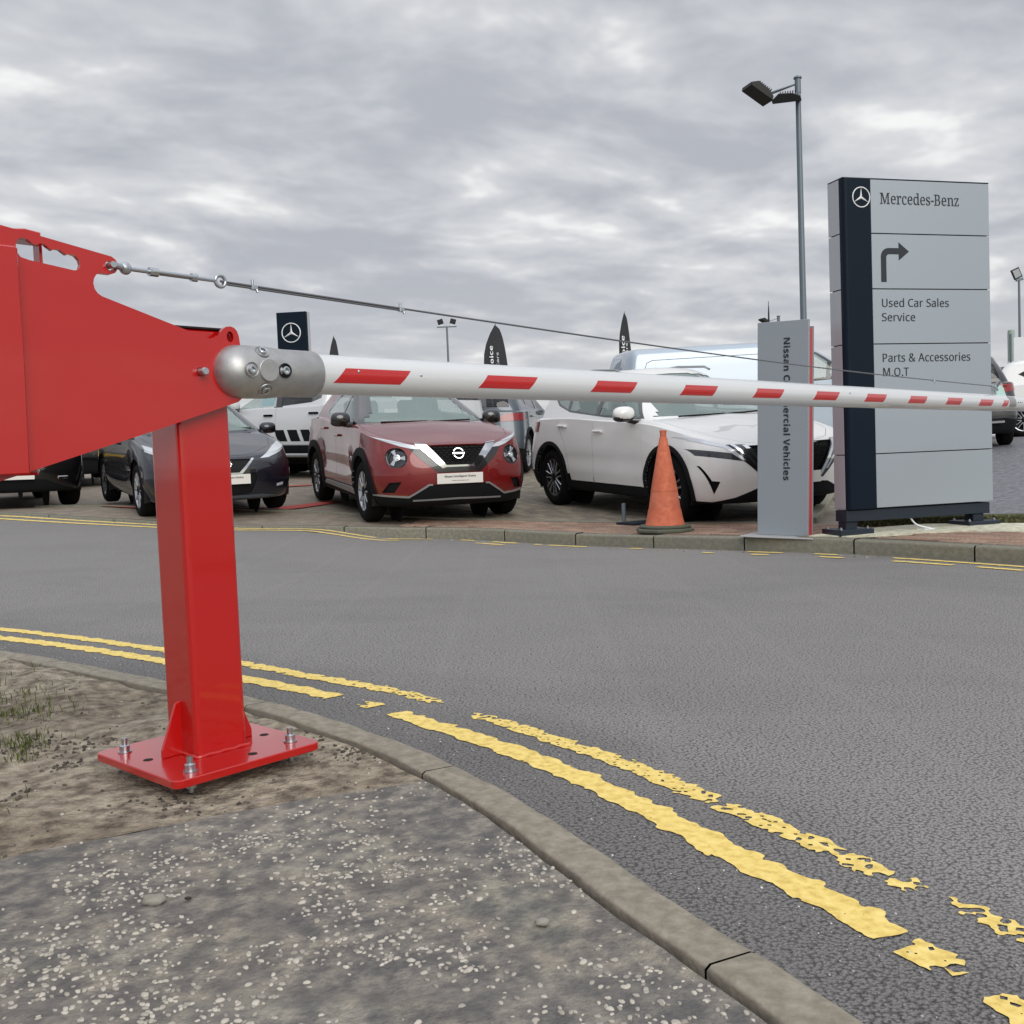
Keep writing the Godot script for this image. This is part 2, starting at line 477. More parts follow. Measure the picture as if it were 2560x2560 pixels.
func put_part(to: Soup, part: PackedVector2Array, s: Soup, i: int, t2: PackedVector2Array, rim: PackedVector2Array) -> void:
	var d := (t2[1] - t2[0]).cross(t2[2] - t2[0])
	var P := PackedVector3Array(); var N := PackedVector3Array()
	for q in part:
		var u := (q - t2[0]).cross(t2[2] - t2[0]) / d
		var w := (t2[1] - t2[0]).cross(q - t2[0]) / d
		P.append(s.p[i] + (s.p[i + 1] - s.p[i]) * u + (s.p[i + 2] - s.p[i]) * w)
		N.append((s.n[i] * (1 - u - w) + s.n[i + 1] * u + s.n[i + 2] * w).normalized())
	var f := (s.p[i + 1] - s.p[i]).cross(s.p[i + 2] - s.p[i])
	var idx := PackedInt32Array()
	if part.size() == 3: idx = PackedInt32Array([0, 1, 2])
	else: idx = Geometry2D.triangulate_polygon(part)
	if idx.is_empty():
		for k in range(1, part.size() - 1): idx.append_array(PackedInt32Array([0, k, k + 1]))
	for k in range(0, idx.size(), 3):
		var x := idx[k]; var y := idx[k + 1]; var z := idx[k + 2]
		var g := (P[y] - P[x]).cross(P[z] - P[x])
		if g.length_squared() < 1e-16: continue
		if g.dot(f) < 0:
			var t := y; y = z; z = t
		to.p.append(P[x]); to.p.append(P[y]); to.p.append(P[z]); to.n.append(N[x]); to.n.append(N[y]); to.n.append(N[z])
	if rim.is_empty(): return
	for k in part.size():
		var j := (k + 1) % part.size()
		var m := (part[k] + part[j]) / 2.0
		for q in rim.size():
			var A := rim[q]; var B := rim[(q + 1) % rim.size()]
			if Geometry2D.get_closest_point_to_segment(m, A, B).distance_squared_to(m) < 4e-8 and Geometry2D.get_closest_point_to_segment(part[k], A, B).distance_squared_to(part[k]) < 4e-8:
				to.e.append(P[k]); to.e.append(P[j]); to.e.append(N[k]); to.e.append(N[j])
				break

func skin(s: Soup, g: Geo, off := 0.0, skirt := 0.0, side := 0) -> void:
	# side 0: both halves; 1: the z > 0 half; -1: its mirror image
	for half in [1, -1]:
		if side != 0 and side != half: continue
		var mz := Vector3(1, 1, half)
		for i in range(0, s.p.size(), 3):
			var a := (s.p[i] + s.n[i] * off) * mz; var b := (s.p[i + 1] + s.n[i + 1] * off) * mz; var c := (s.p[i + 2] + s.n[i + 2] * off) * mz
			if half == 1: g.tri(a, b, c, s.n[i], s.n[i + 1], s.n[i + 2])
			else: g.tri(a, c, b, s.n[i] * mz, s.n[i + 2] * mz, s.n[i + 1] * mz)
		if skirt != 0.0:
			for i in range(0, s.e.size(), 4):
				if absf(s.e[i].z) < 1e-4 and absf(s.e[i + 1].z) < 1e-4: continue
				var a := (s.e[i] + s.e[i + 2] * off) * mz; var b := (s.e[i + 1] + s.e[i + 3] * off) * mz
				var c := (s.e[i + 1] + s.e[i + 3] * (off - skirt)) * mz; var d := (s.e[i] + s.e[i + 2] * (off - skirt)) * mz
				g.quad(a, d, c, b) if half == 1 else g.quad(a, b, c, d)

func probe(s: Soup, ax: int, q: Vector2, dir: Vector3) -> Array:
	# [point, normal] of the shell at q seen along an axis
	for i in range(0, s.p.size(), 3):
		var a2 := flat2(s.p[i], ax); var b2 := flat2(s.p[i + 1], ax); var c2 := flat2(s.p[i + 2], ax)
		if q.x < minf(a2.x, minf(b2.x, c2.x)) or q.x > maxf(a2.x, maxf(b2.x, c2.x)): continue
		var d := (b2 - a2).cross(c2 - a2)
		if absf(d) < 1e-9: continue
		var u := (q - a2).cross(c2 - a2) / d; var w := (b2 - a2).cross(q - a2) / d
		if u < -1e-4 or w < -1e-4 or u + w > 1.0001: continue
		var nn := (s.n[i] * (1 - u - w) + s.n[i + 1] * u + s.n[i + 2] * w).normalized()
		if nn.dot(dir) < 0.05: continue
		return [s.p[i] + (s.p[i + 1] - s.p[i]) * u + (s.p[i + 2] - s.p[i]) * w, nn]
	return [Vector3.ZERO, dir]

func facing(p: Vector3, nn: Vector3, turn := 0.0) -> Transform3D:
	# a frame on the shell: z out along the normal, y up
	var x := Vector3.UP.cross(nn).normalized()
	return Transform3D(Basis(x, nn.cross(x), nn) * Basis(Vector3(0, 0, 1), turn), p)

const AXES := [Vector3(0, 0, 1), Vector3(1, 0, 0), Vector3(0, 1, 0)]
const EVERYWHERE := AABB(Vector3(-9, -9, -0.01), Vector3(18, 18, 18))

func make_wheel(r: float, w: float, rim: float, spokes: int, dark: bool) -> Node3D:
	# axle along z, outer face at z = 0
	var o := Node3D.new()
	var lay := Transform3D(Basis(Vector3(1, 0, 0), PI / 2), Vector3.ZERO)     # lathe axis y -> z
	var g := Geo.new()
	g.lathe([Vector2(rim - 0.005, -w + 0.01), Vector2(rim + 0.03, -w), Vector2(r - 0.03, -w + 0.01), Vector2(r - 0.006, -w + 0.03), Vector2(r, -w + 0.06), Vector2(r, -0.055), Vector2(r - 0.008, -0.028), Vector2(r - 0.035, -0.006), Vector2(rim + 0.045, 0.0), Vector2(rim + 0.012, -0.006), Vector2(rim - 0.003, -0.016)], lay, 40, 50)
	put("tyre", g, M.tyre, o)
	g = Geo.new()
	g.lathe([Vector2(rim - 0.02, -w + 0.02), Vector2(rim - 0.03, -0.05), Vector2(rim - 0.012, -0.016), Vector2(rim, -0.012), Vector2(rim + 0.002, -0.02)].map(func(q): return Vector2(q.x, q.y)), lay, 40, 50)
	var silver: Material = M.rim
	put("rim", g, M.rim_dark if dark else silver, o)
	g = Geo.new()
	g.lathe([Vector2(0.001, -0.085), Vector2(0.13, -0.085), Vector2(rim - 0.03, -0.075)], lay, 32)
	put("brake_disc", g, M.wheel_well, o)
	g = Geo.new(); var g2 := Geo.new()
	for k in spokes:
		var a := TAU * k / spokes + 0.31
		for sd in [-1.0, 1.0]:
			var b := Transform3D(Basis(Vector3(0, 0, 1), a), Vector3(0, 0, -0.05))
			var hw := 0.030 if spokes < 6 else 0.020
			var poly := V2([0.045, sd * 0.006, rim - 0.012, sd * (0.055 if spokes < 6 else 0.03) , rim - 0.012, sd * (0.055 + hw if spokes < 6 else 0.03 + hw), rim * 0.55, sd * (0.048 if spokes < 6 else 0.036), 0.05, sd * 0.036])
			g.prism(poly, 0.034, b, 0.006)
		g2.prism(V2([0.05, -0.004, rim - 0.03, -0.05, rim - 0.03, 0.05, 0.05, 0.004]), 0.01, Transform3D(Basis(Vector3(0, 0, 1), a), Vector3(0, 0, -0.062)), 0.0)
	put("spoke_set", g, silver, o)
	put("spoke_pocket", g2, M.rim_dark, o)
	g = Geo.new()
	g.lathe([Vector2(0.06, -0.05), Vector2(0.058, -0.016), Vector2(0.032, -0.010), Vector2(0.03, -0.014), Vector2(0.001, -0.012)], lay, 24)
	put("hub_cap", g, M.rim_dark, o)
	return o

func make_car(called: String, label: String, at: Transform3D, spec: Dictionary, group := "") -> Node3D:
	var car := thing(called, label, spec.category, at, group)
	var body := loft(spec.rows)
	var cab := loft(spec.cab)
	var whole := Soup.new(); whole.join(body)
	var paint: Material = spec.paint
	# the deck under the cabin is open
	var cut: Array = split(body, V2([spec.cowl, -0.1, spec.cowl, 0.70, spec.deck, 0.70, spec.deck, -0.1]), 2, Vector3.UP, 0.5, EVERYWHERE)
	body = cut[1]
	# wheel arches
	var wr: float = spec.wheel.r
	for ax in [spec.axle, -spec.axle]:
		body = split(body, circle(Vector2(ax, wr), spec.wheel.arch, 36), 0, AXES[0], -0.6, AABB(Vector3(-9, -9, 0.3), Vector3(18, 18, 9)))[1]
	if spec.get("bed"):
		body = split(body, V2(spec.bed), 2, Vector3.UP, 0.5, EVERYWHERE)[1]
	for pc in spec.pieces:
		var src: Soup = cab if pc.get("from", "body") == "cab" else body
		var ax: int = pc.ax
		var dir: Vector3 = AXES[ax] * pc.get("sign", 1.0)
		var lim: AABB = pc.get("lim", EVERYWHERE)
		var poly: PackedVector2Array = V2(pc.poly) if pc.poly is Array else pc.poly
		var got: Array
		if pc.get("over", false):
			got = [split(src, poly, ax, dir, pc.get("least", 0.25), lim)[0], src]
		else:
			got = split(src, poly, ax, dir, pc.get("least", 0.25), lim, pc.get("gap", 0.0))
			if pc.get("from", "body") == "cab": cab = got[1]
			else: body = got[1]
		if pc.name == "": continue
		var sides: Array = [0] if pc.get("one", false) else [1, -1]
		for sd in sides:
			var g := Geo.new()
			skin(got[0], g, pc.get("off", 0.0), pc.get("skirt", 0.0), sd)
			if g.v.is_empty(): continue
			var o := put(pc.name, g, pc.mat, car)
			if pc.has("label"): o.set_meta("label", pc.label)
			if pc.name.ends_with("door") and spec.has("handles"):
				var h: Vector2 = spec.handles[0 if pc.name.begins_with("front") else 1]
				var hit: Array = probe(whole, 0, h, AXES[0])
				var hg := Geo.new()
				hg.box(hit[0] + hit[1] * 0.022, Vector3(0.20, 0.030, 0.022), 0.009, facing(hit[0], hit[1]).basis)
				hg.box(hit[0] + hit[1] * 0.008 + Vector3(0.08, 0, 0), Vector3(0.03, 0.026, 0.02), 0.004, facing(hit[0], hit[1]).basis)
				hg.box(hit[0] + hit[1] * 0.008 - Vector3(0.08, 0, 0), Vector3(0.03, 0.026, 0.02), 0.004, facing(hit[0], hit[1]).basis)
				if sd == -1:
					for k in hg.v.size(): hg.v[k].z = -hg.v[k].z; hg.n[k].z = -hg.n[k].z
				put("handle", hg, spec.get("handle_mat", paint), o)
	var g := Geo.new()
	skin(body, g)
	put("body", g, paint, car)
	g = Geo.new()
	skin(cab, g)
	put("roof", g, spec.get("roof_mat", paint), car)
	# underneath
	g = Geo.new()
	var xr: float = spec.rows[1].xr; var xf: float = spec.rows[1].xf
	g.box(Vector3((xf + xr) / 2, 0.30, 0), Vector3(xf - xr - 0.5, 0.16, 1.12), 0.03)
	for ax in [spec.axle, -spec.axle]:
		for sd in [1.0, -1.0]:
			var a0: float = spec.wheel.arch
			var pts: Array = []
			for j in 2:
				for k in 19:
					var t := -0.35 + (PI + 0.7) * k / 18.0
					pts.append(Vector3(ax + cos(t) * (a0 + 0.004), wr + sin(t) * (a0 + 0.004), sd * (spec.wheel.z - 0.015 if j == 0 else 0.5)))
			g.grid(pts, 19, 2, sd > 0)
			g.lathe([Vector2(a0 + 0.004, 0), Vector2(0.001, 0)], Transform3D(Basis(Vector3(1, 0, 0), PI / 2), Vector3(ax, wr, sd * 0.5)), 24)
	put("underbody", g, M.wheel_well, car)
	var wheel := make_wheel(wr, spec.wheel.w, spec.wheel.rim, spec.wheel.spokes, spec.wheel.get("dark", false))
	for ax in [spec.axle, -spec.axle]:
		for sd in [1.0, -1.0]:
			var o: Node3D = wheel if wheel.get_parent() == null else wheel.duplicate()
			o.name = numbered("wheel", car)
			o.transform = Transform3D(Basis(Vector3.UP, 0.0 if sd > 0 else PI), Vector3(ax, wr, sd * spec.wheel.z))
			car.add_child(o, true)
	# cabin
	if spec.has("seats"):
		g = Geo.new()
		var fl: float = 0.34
		g.box(Vector3((spec.cowl + spec.deck) / 2, fl, 0), Vector3(spec.cowl - spec.deck, 0.04, 1.36))
		g.box(Vector3(spec.cowl - 0.10, 0.82, 0), Vector3(0.36, 0.36, 1.36), 0.06)
		g.box(Vector3(spec.deck + 0.06, 0.66, 0), Vector3(0.06, 0.62, 1.30))
		for sd in [-1.0, 1.0]: g.box(Vector3((spec.cowl + spec.deck) / 2, 0.66, sd * 0.69), Vector3(spec.cowl - spec.deck - 0.1, 0.62, 0.03))
		put("dashboard", g, M.cabin, car)
		for sx in spec.seats:
			for sd in [-0.37, 0.37]:
				g = Geo.new()
				g.box(Vector3(sx, 0.52, sd), Vector3(0.50, 0.16, 0.50), 0.05)
				g.box(Vector3(sx - 0.30, 0.86, sd), Vector3(0.13, 0.62, 0.48), 0.05, Basis(Vector3(0, 0, 1), 0.30))
				g.box(Vector3(sx - 0.42, 1.25, sd), Vector3(0.09, 0.17, 0.26), 0.035, Basis(Vector3(0, 0, 1), 0.22))
				put("seat", g, M.seat, car)
		g = Geo.new()
		var ring := PackedVector3Array()
		for k in 25: ring.append(Vector3(0, cos(TAU * k / 24) * 0.18, sin(TAU * k / 24) * 0.18))
		g.tube(ring, 0.014, 6)
		g.box(Vector3.ZERO, Vector3(0.02, 0.05, 0.32), 0.006); g.cyl(Vector3.ZERO, Vector3(0.22, 0, 0), 0.035)
		put("steering_wheel", g, M.cabin, car, Transform3D(Basis(Vector3(0, 0, 1), -0.45), Vector3(spec.seats[0] + 0.44, spec.get("wheel_y", 0.99), 0.37)))
	car.set_meta("shell", 0); car.remove_meta("shell")
	shells[car] = [whole, cab]
	return car

var shells := {}

func mirrors(car: Node3D, at: Vector3, s: Vector3, cap: Material, foot: Vector3) -> void:
	for sd in [1.0, -1.0]:
		var g := Geo.new()
		g.ball(at * Vector3(1, 1, sd), s, 18, Basis.IDENTITY, 0.72)
		var o := put("wing_mirror", g, cap, car)
		g = Geo.new()
		g.ball(at * Vector3(1, 1, sd) + Vector3(0, -s.y * 0.42, 0), s * Vector3(0.93, 0.66, 1.02), 16, Basis.IDENTITY, 0.75)
		g.tube(PackedVector3Array([(at + Vector3(0, -s.y * 0.8, -s.z * 0.3)) * Vector3(1, 1, sd), foot * Vector3(1, 1, sd)]), 0.028, 8, 0.045)
		put("mirror_base", g, M.black_gloss, o)

func star_badge(r: float, depth: float) -> Geo:
	var g := Geo.new()
	var lay := Transform3D(Basis(Vector3(1, 0, 0), PI / 2), Vector3.ZERO)
	g.lathe([Vector2(r * 0.905, 0), Vector2(r * 0.905, depth * 0.7), Vector2(r * 0.95, depth), Vector2(r, depth * 0.7), Vector2(r, 0)].map(func(q): return q), lay, 48, 20)
	for k in 3:
		var a := PI / 2 + TAU * k / 3
		var t := Vector2.from_angle(a) * r * 0.95; var l := Vector2.from_angle(a + PI / 3) * r * 0.13; var q := Vector2.from_angle(a - PI / 3) * r * 0.13
		var c := Vector3(0, 0, depth)
		g.tri(c, Vector3(t.x, t.y, depth * 0.5), Vector3(l.x, l.y, 0))
		g.tri(c, Vector3(q.x, q.y, 0), Vector3(t.x, t.y, depth * 0.5))
	return g

func ring_badge(r: float) -> Geo:
	# an open ring with a name bar across
	var g := Geo.new()
	for half in [0.0, PI]:
		g.prism(arc_band(Vector2.ZERO, r * 0.80, r, half + 0.36, half + PI - 0.36, 20), 0.008, Transform3D.IDENTITY, 0.0015)
	var t := lettering("NISSAN", font("Droid Sans", true), r * 2.15, r * 0.30, 0.006)
	for k in t.v.size(): g.v.append(t.v[k] + Vector3(-r * 1.075, -r * 0.15, 0.002)); g.n.append(t.n[k])
	return g

func number_plate(car: Node3D, at: Transform3D, top: String, low: String, mat: Material, w := 0.52) -> void:
	var g := Geo.new()
	g.box(Vector3.ZERO, Vector3(w, 0.111, 0.008), 0.002)
	var o := put("number_plate", g, mat, car, at)
	if top:
		g = lettering(top, font("Droid Sans", true), w * 0.68, 0.020, 0.002)
		put("lettering", g, M.ink, o, Transform3D(Basis.IDENTITY, Vector3(-w * 0.34, 0.012, 0.0042)))
	if low:
		g = lettering(low, font("Droid Sans"), w * 0.36, 0.011, 0.002)
		put("lettering", g, M.ink_grey, o, Transform3D(Basis.IDENTITY, Vector3(-w * 0.18, -0.028, 0.0042)))

func honeycomb(car: Node3D, s: Soup, poly: PackedVector2Array, cell: float, mat: Material, back: float) -> void:
	var g := Geo.new()
	for half in [1.0, -1.0]:
		for j in range(0, 24):
			for i in range(0, 24):
				var q := Vector2((i + (0.5 if j % 2 == 1 else 0.0)) * cell * 1.75, 0.48 + j * cell * 0.78)
				if half < 0 and q.x < 0.001: continue
				if not Geometry2D.is_point_in_polygon(q, poly): continue
				var hit: Array = probe(s, 1, q, AXES[1])
				if hit[0] == Vector3.ZERO: continue
				var p: Vector3 = (hit[0] - hit[1] * back) * Vector3(1, 1, half); var nn: Vector3 = hit[1] * Vector3(1, 1, half)
				var f := facing(p, nn)
				var ring: Array = []
				for k in 6:
					var a := TAU * k / 6
					ring.append(Vector2(cos(a) * cell * 1.12, sin(a) * cell * 0.52))
				for k in 6:
					var a: Vector2 = ring[k]; var b: Vector2 = ring[(k + 1) % 6]
					g.quad(f * Vector3(a.x * 0.82, a.y * 0.80, 0), f * Vector3(a.x, a.y, 0.006), f * Vector3(b.x, b.y, 0.006), f * Vector3(b.x * 0.82, b.y * 0.80, 0))
	var o := put("grille_mesh", g, mat, car)

# ------------------------------------------------------------------ materials
var M := {}

func mat(c: Color, rough: float, metal := 0.0, spec := 0.5) -> StandardMaterial3D:
	var m := StandardMaterial3D.new()
	m.albedo_color = c; m.roughness = rough; m.metallic = metal; m.metallic_specular = spec
	return m

func lacquer(c: Color, metal := 0.0, rough := 0.4) -> StandardMaterial3D:
	var m := mat(c, rough, metal)
	m.clearcoat_enabled = true; m.clearcoat = 1.0; m.clearcoat_roughness = 0.03
	return m

func pane(c: Color, a: float) -> StandardMaterial3D:
	var m := mat(Color(c.r, c.g, c.b, a), 0.02)
	m.transparency = BaseMaterial3D.TRANSPARENCY_ALPHA
	return m

func noise_tex(size: int, kind: int, freq: float, ramp: Array, oct := 4, seed_ := 1, cell := -1, normal := false, bump := 4.0) -> NoiseTexture2D:
	var f := FastNoiseLite.new()
	f.noise_type = kind; f.frequency = freq; f.seed = seed_
	f.fractal_type = FastNoiseLite.FRACTAL_FBM if oct > 1 else FastNoiseLite.FRACTAL_NONE
	f.fractal_octaves = oct; f.fractal_gain = 0.62
	if cell >= 0:
		f.cellular_return_type = cell
		f.cellular_jitter = 0.9
	var t := NoiseTexture2D.new()
	t.width = size; t.height = size; t.seamless = true; t.seamless_blend_skirt = 0.12; t.noise = f; t.normalize = true
	if normal:
		t.as_normal_map = true; t.bump_strength = bump
	elif ramp.size() > 0:
		var r := Gradient.new()
		var off := PackedFloat32Array(); var col := PackedColorArray()
		for q in ramp: off.append(q[0]); col.append(q[1])
		r.offsets = off; r.colors = col
		t.color_ramp = r
	return t

func tri(m: StandardMaterial3D, tile: float) -> StandardMaterial3D:
	m.uv1_triplanar = true; m.uv1_world_triplanar = true; m.uv1_triplanar_sharpness = 4.0
	m.uv1_scale = Vector3.ONE / tile
	return m

func grey(v: float, warm := 0.0) -> Color:
	return Color(v + warm, v, v - warm)

func materials() -> void:
	var CELL := FastNoiseLite.TYPE_CELLULAR; var SIM := FastNoiseLite.TYPE_SIMPLEX_SMOOTH
	# road: exposed stone in dark binder
	var m := mat(Color.WHITE, 0.72)
	m.albedo_texture = noise_tex(1024, CELL, 0.075, [[0.0, grey(0.62, 0.01)], [0.35, grey(0.55, 0.012)], [0.55, grey(0.45, 0.008)], [0.8, grey(0.33, 0.004)], [1.0, grey(0.25, 0.004)]], 2, 11, FastNoiseLite.RETURN_DISTANCE)
	m.heightmap_enabled = true; m.heightmap_scale = 0.55
	m.heightmap_texture = noise_tex(1024, CELL, 0.075, [[0.0, Color.WHITE], [0.45, Color(0.7, 0.7, 0.7)], [1.0, Color.BLACK]], 2, 11, FastNoiseLite.RETURN_DISTANCE)
	m.vertex_color_use_as_albedo = true
	M.road = tri(m, 0.62)
	# footway: smooth rolled asphalt, streaked with dirt
	m = mat(Color.WHITE, 0.80)
	m.albedo_texture = noise_tex(1024, SIM, 0.012, [[0.25, grey(0.37, 0.006)], [0.45, Color(0.44, 0.43, 0.415)], [0.6, Color(0.50, 0.485, 0.455)], [0.8, Color(0.58, 0.56, 0.52)]], 6, 5)
	m.heightmap_enabled = true; m.heightmap_scale = 0.5
	m.heightmap_texture = noise_tex(1024, SIM, 0.03, [], 5, 21)
	m.vertex_color_use_as_albedo = true
	M.footway = tri(m, 0.9)
	# bare trodden earth with sand
	m = mat(Color.WHITE, 0.95)
	m.albedo_texture = noise_tex(1024, SIM, 0.010, [[0.2, Color(0.38, 0.34, 0.29)], [0.42, Color(0.52, 0.48, 0.42)], [0.6, Color(0.60, 0.56, 0.49)], [0.85, Color(0.68, 0.64, 0.57)]], 6, 8)
	m.heightmap_enabled = true; m.heightmap_scale = 1.1
	m.heightmap_texture = noise_tex(1024, SIM, 0.022, [], 6, 9)
	m.vertex_color_use_as_albedo = true
	M.earth = tri(m, 0.8)
	m = mat(Color.WHITE, 0.9)
	m.albedo_texture = noise_tex(512, SIM, 0.03, [[0.2, Color(0.49, 0.475, 0.44)], [0.5, Color(0.54, 0.525, 0.49)], [0.85, Color(0.60, 0.58, 0.545)]], 6, 14)
	m.heightmap_enabled = true; m.heightmap_scale = 0.15
	m.heightmap_texture = noise_tex(512, SIM, 0.06, [], 4, 15)
	M.concrete = tri(m, 0.7)
	m = m.duplicate(); m.albedo_color = Color(0.90, 0.91, 0.87)
	M.kerb_far = m
	m = m.duplicate(); m.albedo_color = Color(1.0, 0.98, 0.94)
	M.kerb_near = m
	m = mat(Color.WHITE, 0.9)
	m.albedo_texture = noise_tex(256, SIM, 0.04, [[0.2, Color(0.70, 0.69, 0.60)], [0.8, Color(0.86, 0.85, 0.77)]], 5, 30)
	M.pale_concrete = tri(m, 1.0)
	m = mat(Color.WHITE, 0.95)
	m.albedo_texture = noise_tex(256, SIM, 0.05, [[0.25, Color(0.17, 0.18, 0.09)], [0.55, Color(0.28, 0.29, 0.15)], [0.8, Color(0.42, 0.42, 0.36)]], 5, 31)
	M.moss = tri(m, 0.5)
	# car park
	m = mat(Color.WHITE, 0.72)
	m.albedo_texture = noise_tex(512, SIM, 0.012, [[0.2, Color(0.46, 0.42, 0.375)], [0.5, Color(0.50, 0.46, 0.41)], [0.8, Color(0.545, 0.505, 0.455)]], 6, 41)
	m.heightmap_enabled = true; m.heightmap_scale = 0.2
	m.heightmap_texture = noise_tex(512, CELL, 0.12, [], 1, 42, FastNoiseLite.RETURN_DISTANCE)
	M.car_park = tri(m, 1.6)
	m = mat(Color.WHITE, 0.55)
	m.albedo_texture = noise_tex(512, SIM, 0.02, [[0.2, Color(0.34, 0.34, 0.36)], [0.5, Color(0.41, 0.41, 0.43)], [0.8, Color(0.50, 0.50, 0.52)]], 6, 43)
	m.heightmap_enabled = true; m.heightmap_scale = 0.5
	m.heightmap_texture = noise_tex(512, CELL, 0.06, [], 2, 44, FastNoiseLite.RETURN_DISTANCE)
	M.tarmac = tri(m, 1.2)
	M.joint_sand = mat(Color(0.20, 0.18, 0.155), 0.95)
	var bricks := [Color(0.64, 0.52, 0.45), Color(0.68, 0.56, 0.485), Color(0.59, 0.48, 0.42), Color(0.70, 0.59, 0.51), Color(0.62, 0.53, 0.465)]
	M.brick = []
	for k in 5:
		m = mat(bricks[k], 0.85)
		m.detail_enabled = true; m.detail_blend_mode = BaseMaterial3D.BLEND_MODE_MUL
		m.detail_albedo = noise_tex(256, SIM, 0.05, [[0.2, Color(0.75, 0.74, 0.72)], [0.8, Color(1, 1, 1)]], 5, 50)
		M.brick.append(tri(m, 0.4))
	M.bay_brick = []
	for c in [Color(0.47, 0.44, 0.385), Color(0.52, 0.485, 0.42), Color(0.43, 0.405, 0.36)]:
		m = mat(c, 0.8)
		M.bay_brick.append(m)
	m = mat(Color(0.93, 0.80, 0.42), 0.75)
	m.albedo_color = Color.WHITE
	m.albedo_texture = noise_tex(512, SIM, 0.03, [[0.15, Color(0.80, 0.69, 0.36)], [0.5, Color(0.91, 0.80, 0.45)], [0.85, Color(0.95, 0.86, 0.54)]], 6, 60)
	M.yellow = tri(m, 0.5)
	M.red_bay = mat(Color(0.66, 0.27, 0.24), 0.8)
	# barrier
	m = lacquer(Color(0.68, 0.018, 0.01), 0.0, 0.3)
	m.clearcoat_roughness = 0.06; m.clearcoat = 0.7
	m.heightmap_enabled = true; m.heightmap_scale = 0.012
	m.heightmap_texture = noise_tex(256, SIM, 0.05, [], 4, 70)
	M.red = tri(m, 0.15)
	m = mat(Color.WHITE, 0.48, 0.85)
	m.albedo_texture = noise_tex(256, SIM, 0.02, [[0.2, Color(0.66, 0.66, 0.66)], [0.8, Color(0.72, 0.72, 0.72)]], 5, 71)
	m.heightmap_enabled = true; m.heightmap_scale = 0.006
	m.heightmap_texture = noise_tex(256, SIM, 0.06, [], 4, 72)
	M.cast = tri(m, 0.2)
	M.zinc = mat(Color(0.72, 0.74, 0.76), 0.28, 0.95)
	M.steel_rope = mat(Color(0.48, 0.48, 0.49), 0.42, 0.9)
	M.arm_white = lacquer(Color(0.80, 0.81, 0.82), 0.0, 0.4)
	M.tape = lacquer(Color(0.72, 0.045, 0.05), 0.0, 0.35)
	M.dark_steel = mat(Color(0.10, 0.10, 0.10), 0.5, 0.3)
	# signs
	m = mat(Color(0.60, 0.635, 0.67), 0.42, 0.3)
	M.sign_grey = m
	M.sign_side = mat(Color(0.70, 0.71, 0.73), 0.42, 0.35)
	M.sign_dark = mat(Color(0.075, 0.115, 0.16), 0.35, 0.0, 0.22)
	M.sign_frame = mat(Color(0.10, 0.145, 0.20), 0.45, 0.2)
	M.ink = mat(Color(0.09, 0.12, 0.155), 0.6)
	M.ink_grey = mat(Color(0.38, 0.39, 0.42), 0.6)
	M.white = mat(Color(0.88, 0.89, 0.90), 0.35)
	M.totem_grey = mat(Color(0.58, 0.61, 0.635), 0.4, 0.35)
	M.totem_red = mat(Color(0.72, 0.12, 0.15), 0.4)
	M.totem_base = mat(Color(0.72, 0.72, 0.72), 0.45, 0.5)
	M.pole = mat(Color(0.42, 0.46, 0.49), 0.5, 0.4)
	M.pole_pale = mat(Color(0.58, 0.64, 0.60), 0.6)
	M.lamp_black = mat(Color(0.07, 0.075, 0.08), 0.5, 0.2)
	M.lamp_glass = mat(Color(0.60, 0.62, 0.64), 0.15, 0.0)
	M.flag = mat(Color(0.17, 0.175, 0.19), 0.8)
	m = mat(Color.WHITE, 0.75)
	m.albedo_texture = noise_tex(256, SIM, 0.02, [[0.2, Color(0.72, 0.37, 0.26)], [0.55, Color(0.77, 0.41, 0.29)], [0.85, Color(0.80, 0.46, 0.34)]], 5, 80)
	M.cone = tri(m, 0.5)
	m = m.duplicate(); m.albedo_color = Color(1.0, 1.02, 1.05)
	M.cone_sleeve = m
	M.rubber = mat(Color(0.33, 0.34, 0.29), 0.85)
	# cars
	M.tyre = mat(Color(0.07, 0.07, 0.075), 0.8, 0.0, 0.25)
	M.rim = mat(Color(0.72, 0.73, 0.75), 0.25, 0.9)
	M.rim_dark = mat(Color(0.13, 0.13, 0.14), 0.35, 0.6)
	M.wheel_well = mat(Color(0.055, 0.055, 0.06), 0.9)
	M.black_plastic = mat(Color(0.085, 0.09, 0.10), 0.6, 0.0, 0.25)
	M.black_gloss = lacquer(Color(0.06, 0.06, 0.07), 0.0, 0.3)
	M.chrome = mat(Color(0.86, 0.87, 0.88), 0.07, 1.0)
	M.silver_trim = mat(Color(0.62, 0.63, 0.64), 0.35, 0.6)
	M.lamp_clear = lacquer(Color(0.80, 0.82, 0.84), 0.3, 0.2)
	M.lamp_dark = lacquer(Color(0.20, 0.21, 0.23), 0.5, 0.2)
	M.tail_red = lacquer(Color(0.50, 0.03, 0.05), 0.0, 0.2)
	M.glass = pane(Color(0.60, 0.69, 0.67), 0.42)  # pale, hazy tint stands in for bright sky reflected in the panes
	M.glass_dark = pane(Color(0.05, 0.06, 0.07), 0.72)
	M.cabin = mat(Color(0.16, 0.17, 0.175), 0.8)
	M.seat = mat(Color(0.22, 0.23, 0.235), 0.9)
	M.plate_white = mat(Color(0.84, 0.83, 0.81), 0.4)
	M.plate_yellow = mat(Color(0.88, 0.70, 0.10), 0.4)
	M.paint_red = lacquer(Color(0.44, 0.018, 0.014), 0.25, 0.38)
	M.paint_white = lacquer(Color(0.90, 0.90, 0.89), 0.0, 0.4)
	M.paint_blue = lacquer(Color(0.085, 0.09, 0.14), 0.4, 0.36)
	M.paint_black = lacquer(Color(0.05, 0.052, 0.058), 0.2, 0.36)
